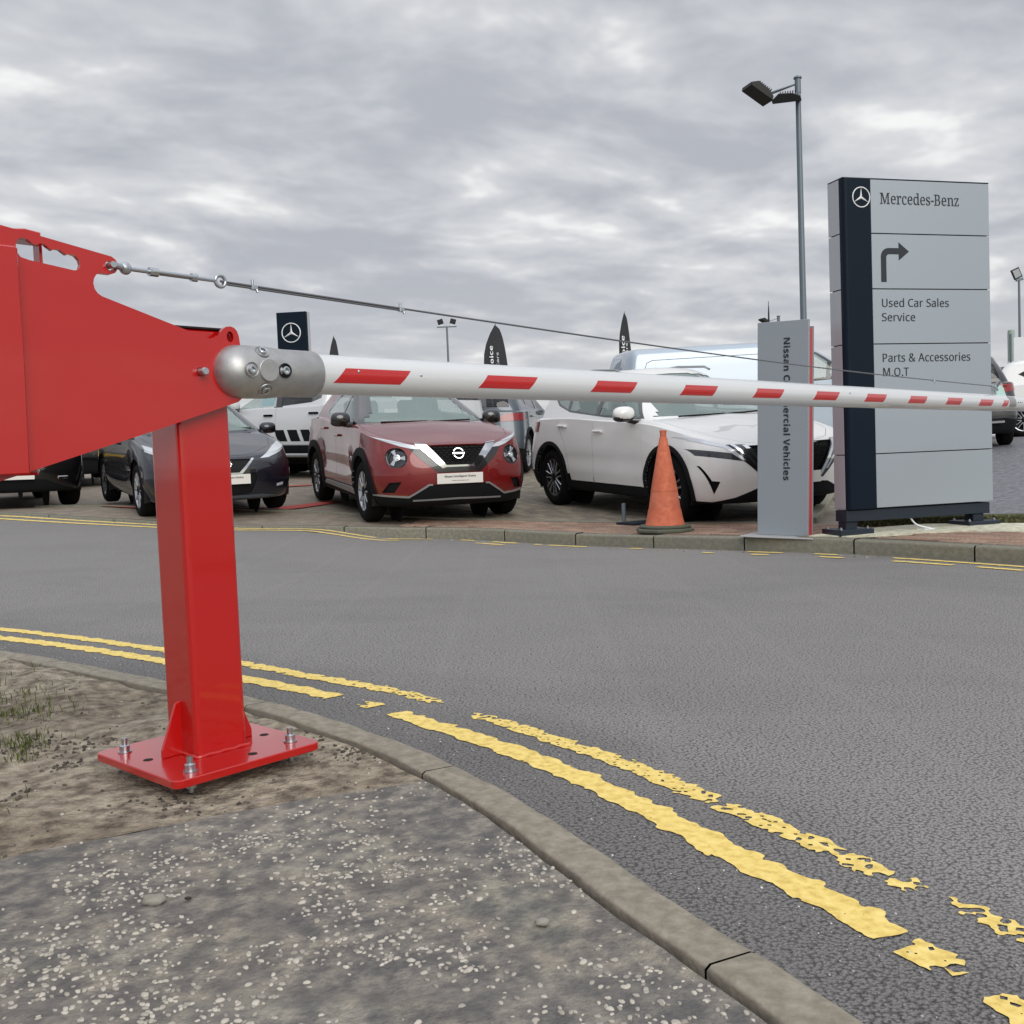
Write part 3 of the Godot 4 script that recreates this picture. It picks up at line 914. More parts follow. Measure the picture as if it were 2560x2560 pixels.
	M.paint_grey = lacquer(Color(0.30, 0.335, 0.37), 0.4, 0.38)
	M.paint_van = lacquer(Color(0.66, 0.71, 0.76), 0.3, 0.42)
	M.paint_pickup = lacquer(Color(0.80, 0.81, 0.82), 0.0, 0.4)
	M.paint_wine = lacquer(Color(0.16, 0.16, 0.18), 0.3, 0.38)
	M.paper = mat(Color(0.66, 0.82, 0.88), 0.7)
	M.stone_chip = mat(Color(1, 1, 1), 0.75)
	M.stone_chip.vertex_color_use_as_albedo = true
	M.clod = mat(Color(0.20, 0.175, 0.15), 0.95)
	M.grass = mat(Color(0.42, 0.46, 0.20), 0.8)
	M.grass.vertex_color_use_as_albedo = true
	M.grass.backlight_enabled = true; M.grass.backlight = Color(0.2, 0.22, 0.1)
	M.bark = mat(Color(0.24, 0.20, 0.165), 0.95)
	M.needle = mat(Color.WHITE, 0.85)
	M.needle.vertex_color_use_as_albedo = true
	M.far_ground = mat(Color(0.36, 0.37, 0.30), 0.95)
	M.green_sign = mat(Color(0.33, 0.58, 0.33), 0.5)

# ------------------------------------------------------------------ sky
func sky_image() -> Image:
	var W := 4096; var H := 2048
	var big := FastNoiseLite.new(); big.noise_type = FastNoiseLite.TYPE_SIMPLEX_SMOOTH; big.seed = 7; big.frequency = 0.42; big.fractal_type = FastNoiseLite.FRACTAL_FBM; big.fractal_octaves = 4
	var mid := FastNoiseLite.new(); mid.noise_type = FastNoiseLite.TYPE_SIMPLEX_SMOOTH; mid.seed = 23; mid.frequency = 1.5; mid.fractal_type = FastNoiseLite.FRACTAL_FBM; mid.fractal_octaves = 5; mid.fractal_gain = 0.56
	var warp := FastNoiseLite.new(); warp.noise_type = FastNoiseLite.TYPE_SIMPLEX_SMOOTH; warp.seed = 31; warp.frequency = 0.9; warp.fractal_type = FastNoiseLite.FRACTAL_FBM; warp.fractal_octaves = 3
	var data: Array = []; data.resize(H / 2)
	var row := func(y: int) -> void:
		var el := (0.5 - (y + 0.5) / H) * PI
		var k := 1.0 / (sin(el) + 0.11)
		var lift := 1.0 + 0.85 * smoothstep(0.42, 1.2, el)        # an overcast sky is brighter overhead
		var b := PackedByteArray(); b.resize(W * 3)
		var fine := smoothstep(0.0, 0.05, el)
		for x in W:
			var az := ((x + 0.5) / W - 0.5) * TAU
			var cx := cos(el) * k * sin(az); var cz := cos(el) * k * cos(az)
			var u := cx * 0.82 + cz * 0.57; var v := -cx * 0.57 + cz * 0.82
			var wx := warp.get_noise_2d(u * 0.8, v) ; var wy := warp.get_noise_2d(u * 0.8 + 40.0, v)
			var a := big.get_noise_2d(u * 0.8 + wx * 0.25, v * 1.1 + wy * 0.25)
			var c := mid.get_noise_2d(u * 1.15 + wx * 0.16, v * 1.5 + wy * 0.16) * fine
			var t := smoothstep(-0.42, 0.62, a * 0.62 + c * 0.85)
			var hot := smoothstep(0.30, 0.75, c + a * 0.35)
			# warm low on the left, where the sun stands behind the cloud
			var dl := az + 0.55
			var warmth := exp(-dl * dl * 1.6) * exp(-pow((el - 0.14) / 0.17, 2.0))
			var low := exp(-el * el * 90.0)
			var r := lerpf(0.335, 0.520, t); var g := lerpf(0.352, 0.530, t); var bl := lerpf(0.392, 0.548, t)
			r += hot * 0.16; g += hot * 0.155; bl += hot * 0.135
			r = lerpf(r, 0.56, low * 0.6); g = lerpf(g, 0.56, low * 0.6); bl = lerpf(bl, 0.54, low * 0.6)
			var wl := warmth * (0.35 + 0.65 * t)
			r *= 1.0 + 0.58 * wl; g *= 1.0 + 0.51 * wl; bl *= 1.0 + 0.10 * wl
			bl *= 1.0 + 0.05 * smoothstep(-0.1, 0.6, az) * (1.0 - smoothstep(1.2, 2.2, az))
			var o := x * 3
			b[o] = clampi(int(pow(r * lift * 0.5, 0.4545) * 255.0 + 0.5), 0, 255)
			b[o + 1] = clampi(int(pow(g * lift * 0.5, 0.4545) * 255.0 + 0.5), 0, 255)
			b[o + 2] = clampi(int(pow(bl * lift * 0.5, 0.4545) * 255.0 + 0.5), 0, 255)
		data[y] = b
	var job := WorkerThreadPool.add_group_task(row, H / 2)
	WorkerThreadPool.wait_for_group_task_completion(job)
	var all := PackedByteArray()
	for y in H / 2: all.append_array(data[y])
	var ground := PackedByteArray(); ground.resize(W * 3 * (H / 2)); ground.fill(118)
	all.append_array(ground)
	return Image.create_from_data(W, H, false, Image.FORMAT_RGB8, all)

const EYE := Vector3(0, 0.69, 0)

func light_and_camera() -> void:
	var cam := Camera3D.new()
	cam.name = "camera"
	cam.fov = 53.13; cam.near = 0.05; cam.far = 4000
	var pitch := 0.054634; var roll := 0.040478
	var fw := Vector3(0, -sin(pitch), -cos(pitch)); var up0 := Vector3(0, cos(pitch), -sin(pitch))
	var right := Vector3.RIGHT * cos(roll) - up0 * sin(roll)
	var up := Vector3.RIGHT * sin(roll) + up0 * cos(roll)
	cam.transform = Transform3D(Basis(right, up, -fw), EYE)
	add_child(cam); cam.current = true
	var env := Environment.new()
	env.background_mode = Environment.BG_SKY
	var sm := PanoramaSkyMaterial.new()
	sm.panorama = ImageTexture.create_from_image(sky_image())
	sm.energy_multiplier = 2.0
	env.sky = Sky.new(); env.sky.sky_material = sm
	env.tonemap_mode = Environment.TONE_MAPPER_LINEAR
	env.tonemap_exposure = 1.38
	env.sdfgi_enabled = true; env.ssao_enabled = true; env.ssil_enabled = true
	var we := WorldEnvironment.new(); we.name = "world"; we.environment = env
	add_child(we)
	var sun := DirectionalLight3D.new()
	sun.name = "sun"
	sun.light_energy = 0.5; sun.light_color = Color(1.0, 0.985, 0.96); sun.light_angular_distance = 45.0
	sun.shadow_enabled = true
	sun.sky_mode = DirectionalLight3D.SKY_MODE_LIGHT_ONLY
	add_child(sun)
	sun.look_at_from_position(Vector3(4.5, 7, 10), Vector3.ZERO)

# ------------------------------------------------------------------ ground
func make_ground() -> void:
	near_edge = curve2(V2(NEAR_EDGE), 0.12)
	far_edge = curve2(V2(FAR_EDGE), 0.25)
	ground_noise.noise_type = FastNoiseLite.TYPE_SIMPLEX_SMOOTH; ground_noise.frequency = 0.35; ground_noise.fractal_octaves = 3
	var patch := FastNoiseLite.new(); patch.noise_type = FastNoiseLite.TYPE_SIMPLEX_SMOOTH; patch.frequency = 0.35; patch.fractal_octaves = 4; patch.seed = 4
	# land out to the horizon
	var g := Geo.new()
	var ring := [[-2500.0, -2500.0], [2500.0, -2500.0], [2500.0, 2500.0], [-2500.0, 2500.0]]
	g.quad(Vector3(-2500, 0.50, -34), Vector3(2500, 0.50, -34), Vector3(2500, 0.50, -2500), Vector3(-2500, 0.50, -2500))
	g.quad(Vector3(-2500, -0.45, 2500), Vector3(2500, -0.45, 2500), Vector3(2500, -0.45, -34), Vector3(-2500, -0.45, -34))
	struct(put("ground", g, M.far_ground))
	# road, lofted between its two edges
	g = Geo.new(); g.tinted = true
	var A := curve2(V2(NEAR_EDGE), 0.05); var B := curve2(V2(FAR_EDGE), 0.05)
	var along := 150; var across := 46
	var pick := func(c: PackedVector2Array, t: float) -> Vector2:
		return c[clampi(int(t * (c.size() - 1)), 0, c.size() - 1)]
	var P: Array = []; var C: Array = []
	for j in across + 1:
		var w := pow(float(j) / across, 1.5)
		for i in along + 1:
			var t := float(i) / along
			var q: Vector2 = (pick.call(A, t) as Vector2).lerp(pick.call(B, t), w)
			var y := road_y(q.x, q.y)
			P.append(Vector3(q.x, y, q.y))
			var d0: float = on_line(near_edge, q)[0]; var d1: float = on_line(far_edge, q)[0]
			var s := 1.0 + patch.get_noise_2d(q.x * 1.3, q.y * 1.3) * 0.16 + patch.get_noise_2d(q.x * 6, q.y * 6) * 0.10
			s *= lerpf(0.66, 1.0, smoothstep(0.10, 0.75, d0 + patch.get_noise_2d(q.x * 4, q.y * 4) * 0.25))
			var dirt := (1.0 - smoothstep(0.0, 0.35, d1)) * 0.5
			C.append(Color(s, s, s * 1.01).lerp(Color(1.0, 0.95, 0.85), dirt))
	for j in across:
		for i in along:
			var ids := [j * (along + 1) + i, j * (along + 1) + i + 1, (j + 1) * (along + 1) + i + 1, (j + 1) * (along + 1) + i]
			for tr in [[0, 1, 2], [0, 2, 3]]:
				var a: Vector3 = P[ids[tr[0]]]; var b: Vector3 = P[ids[tr[1]]]; var d: Vector3 = P[ids[tr[2]]]
				var cc := [C[ids[tr[0]]], C[ids[tr[1]]], C[ids[tr[2]]]]
				if (b - a).cross(d - a).y < 0:
					var s := b; b = d; d = s
					var e: Color = cc[1]; cc[1] = cc[2]; cc[2] = e
				if (b - a).cross(d - a).length_squared() < 1e-14: continue
				g.v.append(a); g.v.append(d); g.v.append(b)
				for k in 3: g.n.append(Vector3.UP)
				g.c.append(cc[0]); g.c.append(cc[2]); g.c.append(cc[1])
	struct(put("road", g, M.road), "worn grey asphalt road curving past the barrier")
	# near side: kerb, earth verge, footway
	var kerb := node("near_kerb", self); struct(kerb, "low weathered concrete kerb curving round the corner in front")
	var joints := [-9.2, -7.9, -6.6, -5.4, -4.45, -3.55, -2.75, -1.69, -0.745, -0.145, 0.302, 0.52, 0.8, 1.05]
	var fine := curve2(V2(NEAR_EDGE), 0.03)
	var run: Array[PackedVector2Array] = []
	var cur := PackedVector2Array(); var jn := 0
	for q in fine:
		while jn < joints.size() and q.x > joints[jn]:
			cur.append(q)
			if cur.size() > 1: run.append(cur)
			cur = PackedVector2Array(); jn += 1
		cur.append(q)
	run.append(cur)
	var KW := 0.092
	for r in run:
		if r.size() < 2: continue
		g = Geo.new()
		var prof := [Vector2(0.0, -0.10), Vector2(0.0, -0.010), Vector2(0.004, -0.002), Vector2(0.014, 0.002), Vector2(KW - 0.010, 0.004), Vector2(KW - 0.002, -0.002), Vector2(KW, -0.10)]
		var pts: Array = []
		for k in r.size():
			var d := (r[mini(k + 1, r.size() - 1)] - r[maxi(k - 1, 0)]).normalized()
			var inn := Vector2(d.y, -d.x) * (1.0 if Vector2(d.y, -d.x).dot(Vector2(-0.6, 0.8)) > 0 else -1.0)
			var shift := d * (0.002 if k == 0 else -0.002 if k == r.size() - 1 else 0.0)
			for q in prof:
				var p: Vector2 = r[k] + shift + inn * q.x
				pts.append(Vector3(p.x, q.y + ground_noise.get_noise_2d(p.x * 14, p.y * 14) * 0.004 * float(q.y > -0.05), p.y))
		g.grid(pts, prof.size(), r.size())
		if g.n[0].y * 0 + g.n[int(g.n.size() / 2)].y < 0:
			g = Geo.new(); g.grid(pts, prof.size(), r.size(), true)
		put("kerb_stone", g, M.kerb_near, kerb)
	# inner edge of the kerb
	var inner := PackedVector2Array()
	for k in fine.size():
		var d := (fine[mini(k + 1, fine.size() - 1)] - fine[maxi(k - 1, 0)]).normalized()
		var inn := Vector2(d.y, -d.x) * (1.0 if Vector2(d.y, -d.x).dot(Vector2(-0.6, 0.8)) > 0 else -1.0)
		inner.append(fine[k] + inn * (KW + 0.010))
	var mud := curve2(V2([-9, 3.2, -4, 0.6, -1.6, -1.36, -0.954, -1.823, -0.841, -1.893, -0.777, -1.924, -0.661, -1.99, -0.47, -2.079, -0.264, -2.163, -0.188, -2.20]), 0.05)
	var split_at := 0
	for k in inner.size():
		if inner[k].distance_to(Vector2(-0.188, -2.20)) < inner[split_at].distance_to(Vector2(-0.188, -2.20)): split_at = k
	var verge := PackedVector2Array([Vector2(-16, 3.2)])
	verge.append_array(mud.slice(0, mud.size() - 1))
	for k in range(split_at, -1, -1): verge.append(inner[k])
	var walk := PackedVector2Array()
	for k in range(split_at, inner.size()): walk.append(inner[k])
	walk.append(Vector2(-9, 8))
	walk.append_array(mud.slice(0, mud.size() - 1))
	var view := V2([-2.4, -4.4, 0.62, -4.4, 0.62, -0.7, -2.4, -0.7])
	var soil := FastNoiseLite.new(); soil.noise_type = FastNoiseLite.TYPE_SIMPLEX_SMOOTH; soil.frequency = 3.0; soil.fractal_octaves = 5; soil.seed = 12
	var lump := func(x: float, z: float) -> float:
		var d := 1e9
		for q in mud: d = minf(d, q.distance_to(Vector2(x, z)))
		var rough := smoothstep(0.02, 0.30, d)
		var near_plate := smoothstep(0.30, 0.5, Vector2(x + 0.70, z + 2.37).length())
		return -0.006 + soil.get_noise_2d(x, z) * lerpf(0.006, 0.024, rough) * lerpf(0.25, 1.0, near_plate)
	g = Geo.new()
	for part in Geometry2D.intersect_polygons(verge, view): fill(part, 0.025, lump, g)
	for part in Geometry2D.clip_polygons(verge, view):
		if not Geometry2D.is_polygon_clockwise(part): fill(part, 0.5, func(x, z): return -0.006, g)
	paint_sheet(g, func(p: Vector3) -> Color:
		var a := soil.get_noise_2d(p.x * 0.45, p.z * 0.45)
		var damp := smoothstep(0.05, 0.4, soil.get_noise_2d(p.x * 0.3 + 9, p.z * 0.3))
		var k := Color(1, 1, 1).lerp(Color(0.62, 0.58, 0.54), damp * 0.6)
		var pad := 1.0 - smoothstep(0.28, 0.42, Vector2(p.x + 0.72, (p.z + 2.34) * 1.15).length() + a * 0.12)
		k = k.lerp(Color(1.32, 1.34, 1.36), pad * 0.75)
		return k * (1.0 + a * 0.12))
	struct(put("earth_verge", g, M.earth), "bare trodden sandy earth round the foot of the barrier")
	g = Geo.new()
	var dip := func(x: float, z: float) -> float:
		# long shallow ripples left by the roller
		var s := x * 0.25 + z * 0.97
		return -0.004 + sin(s * 46.0 + ground_noise.get_noise_2d(x * 3, z * 3) * 7.0) * 0.0022 * (0.5 + ground_noise.get_noise_2d(x * 2.2, z * 2.2)) + ground_noise.get_noise_2d(x * 8, z * 8) * 0.004
	for part in Geometry2D.intersect_polygons(walk, view): fill(part, 0.025, dip, g)
	for part in Geometry2D.clip_polygons(walk, view):
		if not Geometry2D.is_polygon_clockwise(part): fill(part, 0.5, func(x, z): return -0.004, g)
	paint_sheet(g, func(p: Vector3) -> Color:
		var a := ground_noise.get_noise_2d(p.x * 2.4, p.z * 5.0); var b := soil.get_noise_2d(p.x * 0.35, p.z * 0.5)
		return Color(0.86, 0.85, 0.84).lerp(Color(1.12, 1.06, 0.97), smoothstep(-0.25, 0.35, a + b)))
	struct(put("footway", g, M.footway), "dark asphalt footway studded with cream stone chips")
	chips(walk, dip)
	clods(verge, lump)
	grass_tufts(lump)
	cracks()
	yellow_lines()
	far_side(patch)

func paint_sheet(g: Geo, f: Callable) -> void:
	g.c.resize(g.v.size())
	for k in g.v.size(): g.c[k] = f.call(g.v[k])
	g.tinted = true

func scatter(called: String, mesh: Mesh, m: Material, xf: Array, cols: Array) -> MultiMeshInstance3D:
	var mm := MultiMesh.new()
	mm.transform_format = MultiMesh.TRANSFORM_3D
	mm.use_colors = cols.size() > 0
	mm.mesh = mesh; mm.instance_count = xf.size()
	for k in xf.size():
		mm.set_instance_transform(k, xf[k])
		if cols.size() > 0: mm.set_instance_color(k, cols[k])
	var o := MultiMeshInstance3D.new()
	o.name = called; o.multimesh = mm; o.material_override = m
	o.set_meta("kind", "stuff")
	add_child(o, true)
	return o

func pebble(seed_: int, flat: float) -> Geo:
	var r := RandomNumberGenerator.new(); r.seed = seed_
	var g := Geo.new()
	g.ball(Vector3.ZERO, Vector3(1, flat, 0.75), 8)
	var seen := {}
	for k in g.v.size():
		var q := Vector3i(g.v[k] * 100)
		if not seen.has(q): seen[q] = 0.78 + r.randf() * 0.4
		g.v[k] *= seen[q]
	return g

func chips(poly: PackedVector2Array, height: Callable) -> void:
	var r := RandomNumberGenerator.new(); r.seed = 77
	var xf: Array = []; var col: Array = []
	var cl := FastNoiseLite.new(); cl.noise_type = FastNoiseLite.TYPE_SIMPLEX_SMOOTH; cl.frequency = 2.2; cl.seed = 3; cl.fractal_octaves = 3
	while xf.size() < 6500:
		var x := r.randf_range(-1.9, 0.5); var z := r.randf_range(-2.25, -0.62)
		var p := Vector2(x, z)
		if not Geometry2D.is_point_in_polygon(p, poly): continue
		var far := smoothstep(-2.2, -1.85, z - x * 0.0)
		if r.randf() > smoothstep(-0.35, 0.35, cl.get_noise_2d(x, z * 1.3)) * lerpf(0.25, 1.0, smoothstep(0.02, 0.22, on_mud(p))): continue
		var s := r.randf_range(0.0026, 0.0058) * (1.0 if r.randf() < 0.93 else 1.35)
		xf.append(Transform3D(Basis(Vector3.UP, r.randf() * TAU) * Basis(Vector3(1, 0, 0), r.randf_range(-0.15, 0.15)) * Basis.from_scale(Vector3(s, s, s)), Vector3(x, height.call(x, z) + s * 0.05, z)))
		var v := r.randf_range(0.24, 0.52)
		col.append(Color(v, v * 0.93, v * 0.80))
	struct(scatter("stone_chips", pebble(5, 0.42).mesh(M.stone_chip), M.stone_chip, xf, col)).set_meta("kind", "stuff")

func on_mud(p: Vector2) -> float:
	return Geometry2D.get_closest_point_to_segment(p, Vector2(-1.6, -1.42), Vector2(-0.188, -2.2)).distance_to(p)

func clods(poly: PackedVector2Array, height: Callable) -> void:
	var r := RandomNumberGenerator.new(); r.seed = 91
	var xf: Array = []; var col: Array = []
	var cl := FastNoiseLite.new(); cl.noise_type = FastNoiseLite.TYPE_SIMPLEX_SMOOTH; cl.frequency = 1.6; cl.seed = 15; cl.fractal_octaves = 3
	var spots := [[-1.16, -2.60, 0.16, 130], [-0.72, -2.10, 0.13, 60], [-0.40, -2.42, 0.10, 60], [-1.10, -2.42, 0.05, 40], [-0.50, -2.62, 0.12, 60], [-1.25, -2.2, 0.2, 70]]
	for q in spots:
		for k in q[3]:
			var p := Vector2(q[0] + r.randfn(0, q[2] * 0.6), q[1] + r.randfn(0, q[2] * 0.35))
			if not Geometry2D.is_point_in_polygon(p, poly): continue
			var s := r.randf_range(0.002, 0.0065)
			xf.append(Transform3D(Basis(Vector3.UP, r.randf() * TAU) * Basis.from_scale(Vector3(s, s, s)), Vector3(p.x, height.call(p.x, p.y) + s * 0.2, p.y)))
			var v := r.randf_range(0.5, 1.3)
			col.append(Color(0.07, 0.058, 0.047) * v)
	for k in 900:
		var p := Vector2(r.randf_range(-2.1, -0.2), r.randf_range(-3.9, -1.5))
		if not Geometry2D.is_point_in_polygon(p, poly) or cl.get_noise_2d(p.x, p.y) < -0.05: continue
		var s := r.randf_range(0.0015, 0.005)
		xf.append(Transform3D(Basis(Vector3.UP, r.randf() * TAU) * Basis.from_scale(Vector3(s, s, s)), Vector3(p.x, height.call(p.x, p.y) + s * 0.2, p.y)))
		col.append(Color(0.10, 0.085, 0.07) * r.randf_range(0.6, 1.5) if r.randf() < 0.75 else Color(0.42, 0.40, 0.36))
	struct(scatter("earth_crumbs", pebble(9, 0.7).mesh(M.stone_chip), M.stone_chip, xf, col)).set_meta("kind", "stuff")
	# grit along the gutters
	xf = []; col = []
	for k in 2600:
		var i := r.randi_range(0, near_edge.size() - 2)
		var p := near_edge[i].lerp(near_edge[i + 1], r.randf())
		if p.x < -2.6 or p.y > -0.8: continue
		var q := Vector2(p.x + absf(r.randfn(0, 0.16)) + 0.01, p.y - absf(r.randfn(0, 0.16)) - 0.01)
		var s := r.randf_range(0.0012, 0.0032)
		xf.append(Transform3D(Basis(Vector3.UP, r.randf() * TAU) * Basis.from_scale(Vector3(s, s, s)), Vector3(q.x, road_y(q.x, q.y) + s * 0.3, q.y)))
		var v := r.randf_range(0.12, 0.62)
		col.append(Color(v, v * 0.97, v * 0.92))
	for k in 900:
		var i := r.randi_range(0, far_edge.size() - 2)
		var p := far_edge[i].lerp(far_edge[i + 1], r.randf())
		var s := r.randf_range(0.004, 0.011)
		var q := Vector2(p.x - absf(r.randfn(0, 0.09)) * 0.6 - 0.02, p.y + absf(r.randfn(0, 0.14)) + 0.02)
		xf.append(Transform3D(Basis(Vector3.UP, r.randf() * TAU) * Basis.from_scale(Vector3(s, s * 0.5, s)), Vector3(q.x, road_y(q.x, q.y) + s * 0.2, q.y)))
		var v := r.randf_range(0.10, 0.55)
		col.append(Color(v, v * 0.92, v * 0.78))
	struct(scatter("gutter_grit", pebble(13, 0.6).mesh(M.stone_chip), M.stone_chip, xf, col)).set_meta("kind", "stuff")

func grass_tufts(height: Callable) -> void:
	var r := RandomNumberGenerator.new(); r.seed = 40
	var g := Geo.new(); g.tinted = true
	for q in [[-1.50, -2.95, 0.16, 260], [-1.30, -2.62, 0.09, 170], [-1.62, -3.2, 0.12, 110], [-1.24, -2.50, 0.04, 40], [-1.15, -2.05, 0.10, 60], [-1.9, -3.4, 0.2, 200]]:
		for k in q[3]:
			var x: float = q[0] + r.randfn(0, q[2] * 0.6); var z: float = q[1] + r.randfn(0, q[2] * 0.6)
			var p := Vector3(x, height.call(x, z) - 0.004, z)
			var a := r.randf() * TAU; var L := r.randf_range(0.010, 0.045); var lean := r.randf_range(0.2, 1.0)
			var d := Vector3(cos(a), 0, sin(a)); var s := Vector3(-sin(a), 0, cos(a)) * 0.0011
			var m := p + Vector3.UP * L * 0.6 + d * L * 0.3 * lean; var t := p + Vector3.UP * L * 0.85 + d * L * 0.9 * lean
			var v := r.randf_range(0.5, 1.1)
			g.tint = Color(0.55 * v, 0.62 * v, 0.30 * v) if r.randf() < 0.7 else Color(0.85 * v, 0.78 * v, 0.52 * v)
			g.tri(p - s, p + s, m + s); g.tri(p - s, m + s, m - s); g.tri(m - s, m + s, t)
	var o := put("grass", g, M.grass)
	o.set_meta("kind", "stuff"); o.set_meta("label", "sparse short grass growing in the bare earth at the left edge")

func cracks() -> void:
	# one loose stone and a dropped lump on the footway
	for q in [[-0.60, -1.61, 0.020, 0], [0.02, -1.475, 0.012, 1], [-0.545, -1.61, 0.006, 2]]:
		var g := pebble(60 + q[3], 0.5)
		var o := put("stone", g, M.concrete if q[3] < 2 else M.clod, self, Transform3D(Basis.from_scale(Vector3.ONE * q[2]), Vector3(q[0], 0.002, q[1])))
		tag(o, ["flat brown stone lying on the footway at the left", "rounded pale pebble on the footway below the earth edge", "small dark lump beside the flat stone on the footway"][q[3]], "stone", "loose stones on the footway")

func yellow_lines() -> void:
	var ragged := FastNoiseLite.new(); ragged.noise_type = FastNoiseLite.TYPE_SIMPLEX_SMOOTH; ragged.frequency = 14.0; ragged.fractal_octaves = 3; ragged.seed = 6
	var hole := FastNoiseLite.new(); hole.noise_type = FastNoiseLite.TYPE_CELLULAR; hole.frequency = 46.0; hole.fractal_type = FastNoiseLite.FRACTAL_NONE; hole.cellular_return_type = FastNoiseLite.RETURN_DISTANCE; hole.seed = 8
	var outer := curve2(V2([-9.5, -9.4, -5.2, -6.6, -2.424, -4.777, -1.408, -4.032, -0.979, -3.669, -0.676, -3.398, -0.368, -3.128, -0.092, -2.775, 0.108, -2.498, 0.263, -2.265, 0.392, -2.035, 0.548, -1.749, 0.617, -1.608, 0.711, -1.436, 0.86, -1.1, 1.05, -0.5]), 0.02)
	var inn := curve2(V2([-9.3, -9.15, -5.0, -6.3, -2.277, -4.481, -1.803, -4.154, -1.321, -3.776, -0.908, -3.393, -0.558, -3.077, -0.417, -2.936, -0.302, -2.79, -0.125, -2.566, 0.075, -2.29, 0.199, -2.075, 0.297, -1.89, 0.384, -1.711, 0.462, -1.57, 0.525, -1.439, 0.565, -1.33, 0.60, -1.22, 0.70, -0.9, 0.85, -0.4]), 0.02)
	# how much of the paint is left, against x
	var keep_o := [Vector2(-3, 0.9), Vector2(-0.75, 0.85), Vector2(-0.42, 0.62), Vector2(-0.27, 0.30), Vector2(-0.2, -0.5), Vector2(-0.10, 0.28), Vector2(-0.02, 0.62), Vector2(0.30, 0.70), Vector2(0.385, 0.45), Vector2(0.40, -0.3), Vector2(0.415, 0.5), Vector2(0.50, 0.55), Vector2(0.575, 0.5), Vector2(0.60, -0.2), Vector2(0.618, 0.3), Vector2(0.66, 0.1), Vector2(0.70, 0.2), Vector2(0.9, 0.5)]
	var keep_i := [Vector2(-3, 0.95), Vector2(-1.66, 0.95), Vector2(-1.63, 0.25), Vector2(-1.60, 0.95), Vector2(-0.62, 0.85), Vector2(-0.555, 0.7), Vector2(-0.545, -0.9), Vector2(-0.475, -0.9), Vector2(-0.465, 0.35), Vector2(-0.41, 0.35), Vector2(-0.40, -0.9), Vector2(-0.36, -0.9), Vector2(-0.34, 0.55), Vector2(-0.25, 0.95), Vector2(0.512, 0.95), Vector2(0.528, 0.5), Vector2(0.536, -0.9), Vector2(0.545, 0.5), Vector2(0.57, 0.5), Vector2(0.578, -0.8), Vector2(0.588, 0.3), Vector2(0.595, -0.2), Vector2(0.61, 0.8), Vector2(0.9, 0.7)]
	for which in 2:
		var line: PackedVector2Array = outer if which == 0 else inn
		var keep: Array = keep_o if which == 0 else keep_i
		var run := PackedFloat32Array([0.0])
		for i in line.size() - 1: run.append(run[i] + line[i].distance_to(line[i + 1]))
		var half := 0.034 if which == 0 else 0.037
		var field := func(s: float, w: float) -> float:
			var i := clampi(run.bsearch(s), 0, line.size() - 1)
			var q := line[i]
			var k := key(keep, q.x)
			var rag := ragged.get_noise_2d(s, w * 1.6 + which * 30)
			var edge := (half * (0.72 + 0.28 * minf(k, 1.0)) - absf(w)) / 0.012 + rag * 1.7
			var h := hole.get_noise_2d(s, w + which * 9) + 1.0                       # 0 at cell centres
			var body := (k - 0.5) * 3.2 + 1.3 + ragged.get_noise_2d(s * 0.45 + 70, w * 0.5) * 2.4
			var holes := (h - (0.30 if which == 0 else 0.16) * (1.35 - k)) * 9.0
			return minf(minf(edge, body), holes)
		var g := Geo.new()
		var lay := func(x: float, z: float) -> float: return road_y(x, z) + 0.0022
		var vis := line
		# fine cells where it is near, coarse beyond
		var cut := 0
		while line[cut].x < -2.6: cut += 1
		var far_part := line.slice(0, cut + 1); var near_part := line.slice(cut)
		var off: float = run[cut]
		field_sheet(far_part, 0.06, 0.02, field, lay, g)
		field_sheet(near_part, 0.054, 0.0075, func(s: float, w: float) -> float: return field.call(s + off, w), lay, g)
		struct(put("yellow_line", g, M.yellow), ["outer worn yellow line along the near kerb, full of holes", "inner worn yellow line nearest the near kerb, thicker and fuller"][which])
	# along the far kerb the pair runs on the left, and only scraps are left on the right
	for which in 2:
		var line := PackedVector2Array()
		for q in far_edge:
			if q.x < -13 or q.x > 4.2: continue
			var c: Array = on_line(near_edge, q)
			line.append(q + ((c[1] as Vector2) - q).normalized() * (0.13 + which * 0.22))
		line = curve2(line, 0.05)
		var run := PackedFloat32Array([0.0])
		for i in line.size() - 1: run.append(run[i] + line[i].distance_to(line[i + 1]))
		var field := func(s: float, w: float) -> float:
			var i := clampi(run.bsearch(s), 0, line.size() - 1)
			var x := line[i].x
			var k := 0.95 if x < -1.6 else lerpf(0.9, 0.02, smoothstep(-1.6, -1.0, x))
			if which == 0 and x > -0.2 and x < 0.7: k = 0.42
			if x > 2.6 : k = 0.30
			return minf((0.036 - absf(w)) / 0.012 + ragged.get_noise_2d(s, w) * 1.4, (k - 0.5) * 3.0 + 0.9 + ragged.get_noise_2d(s * 0.12 + 11, which * 7) * 2.6)
		var g := Geo.new()
		field_sheet(line, 0.05, 0.02, field, func(x: float, z: float) -> float: return road_y(x, z) + 0.0045, g)
		struct(put("yellow_line", g, M.yellow), ["yellow line closest to the far kerb", "yellow line a hand's width out from the far kerb"][which])

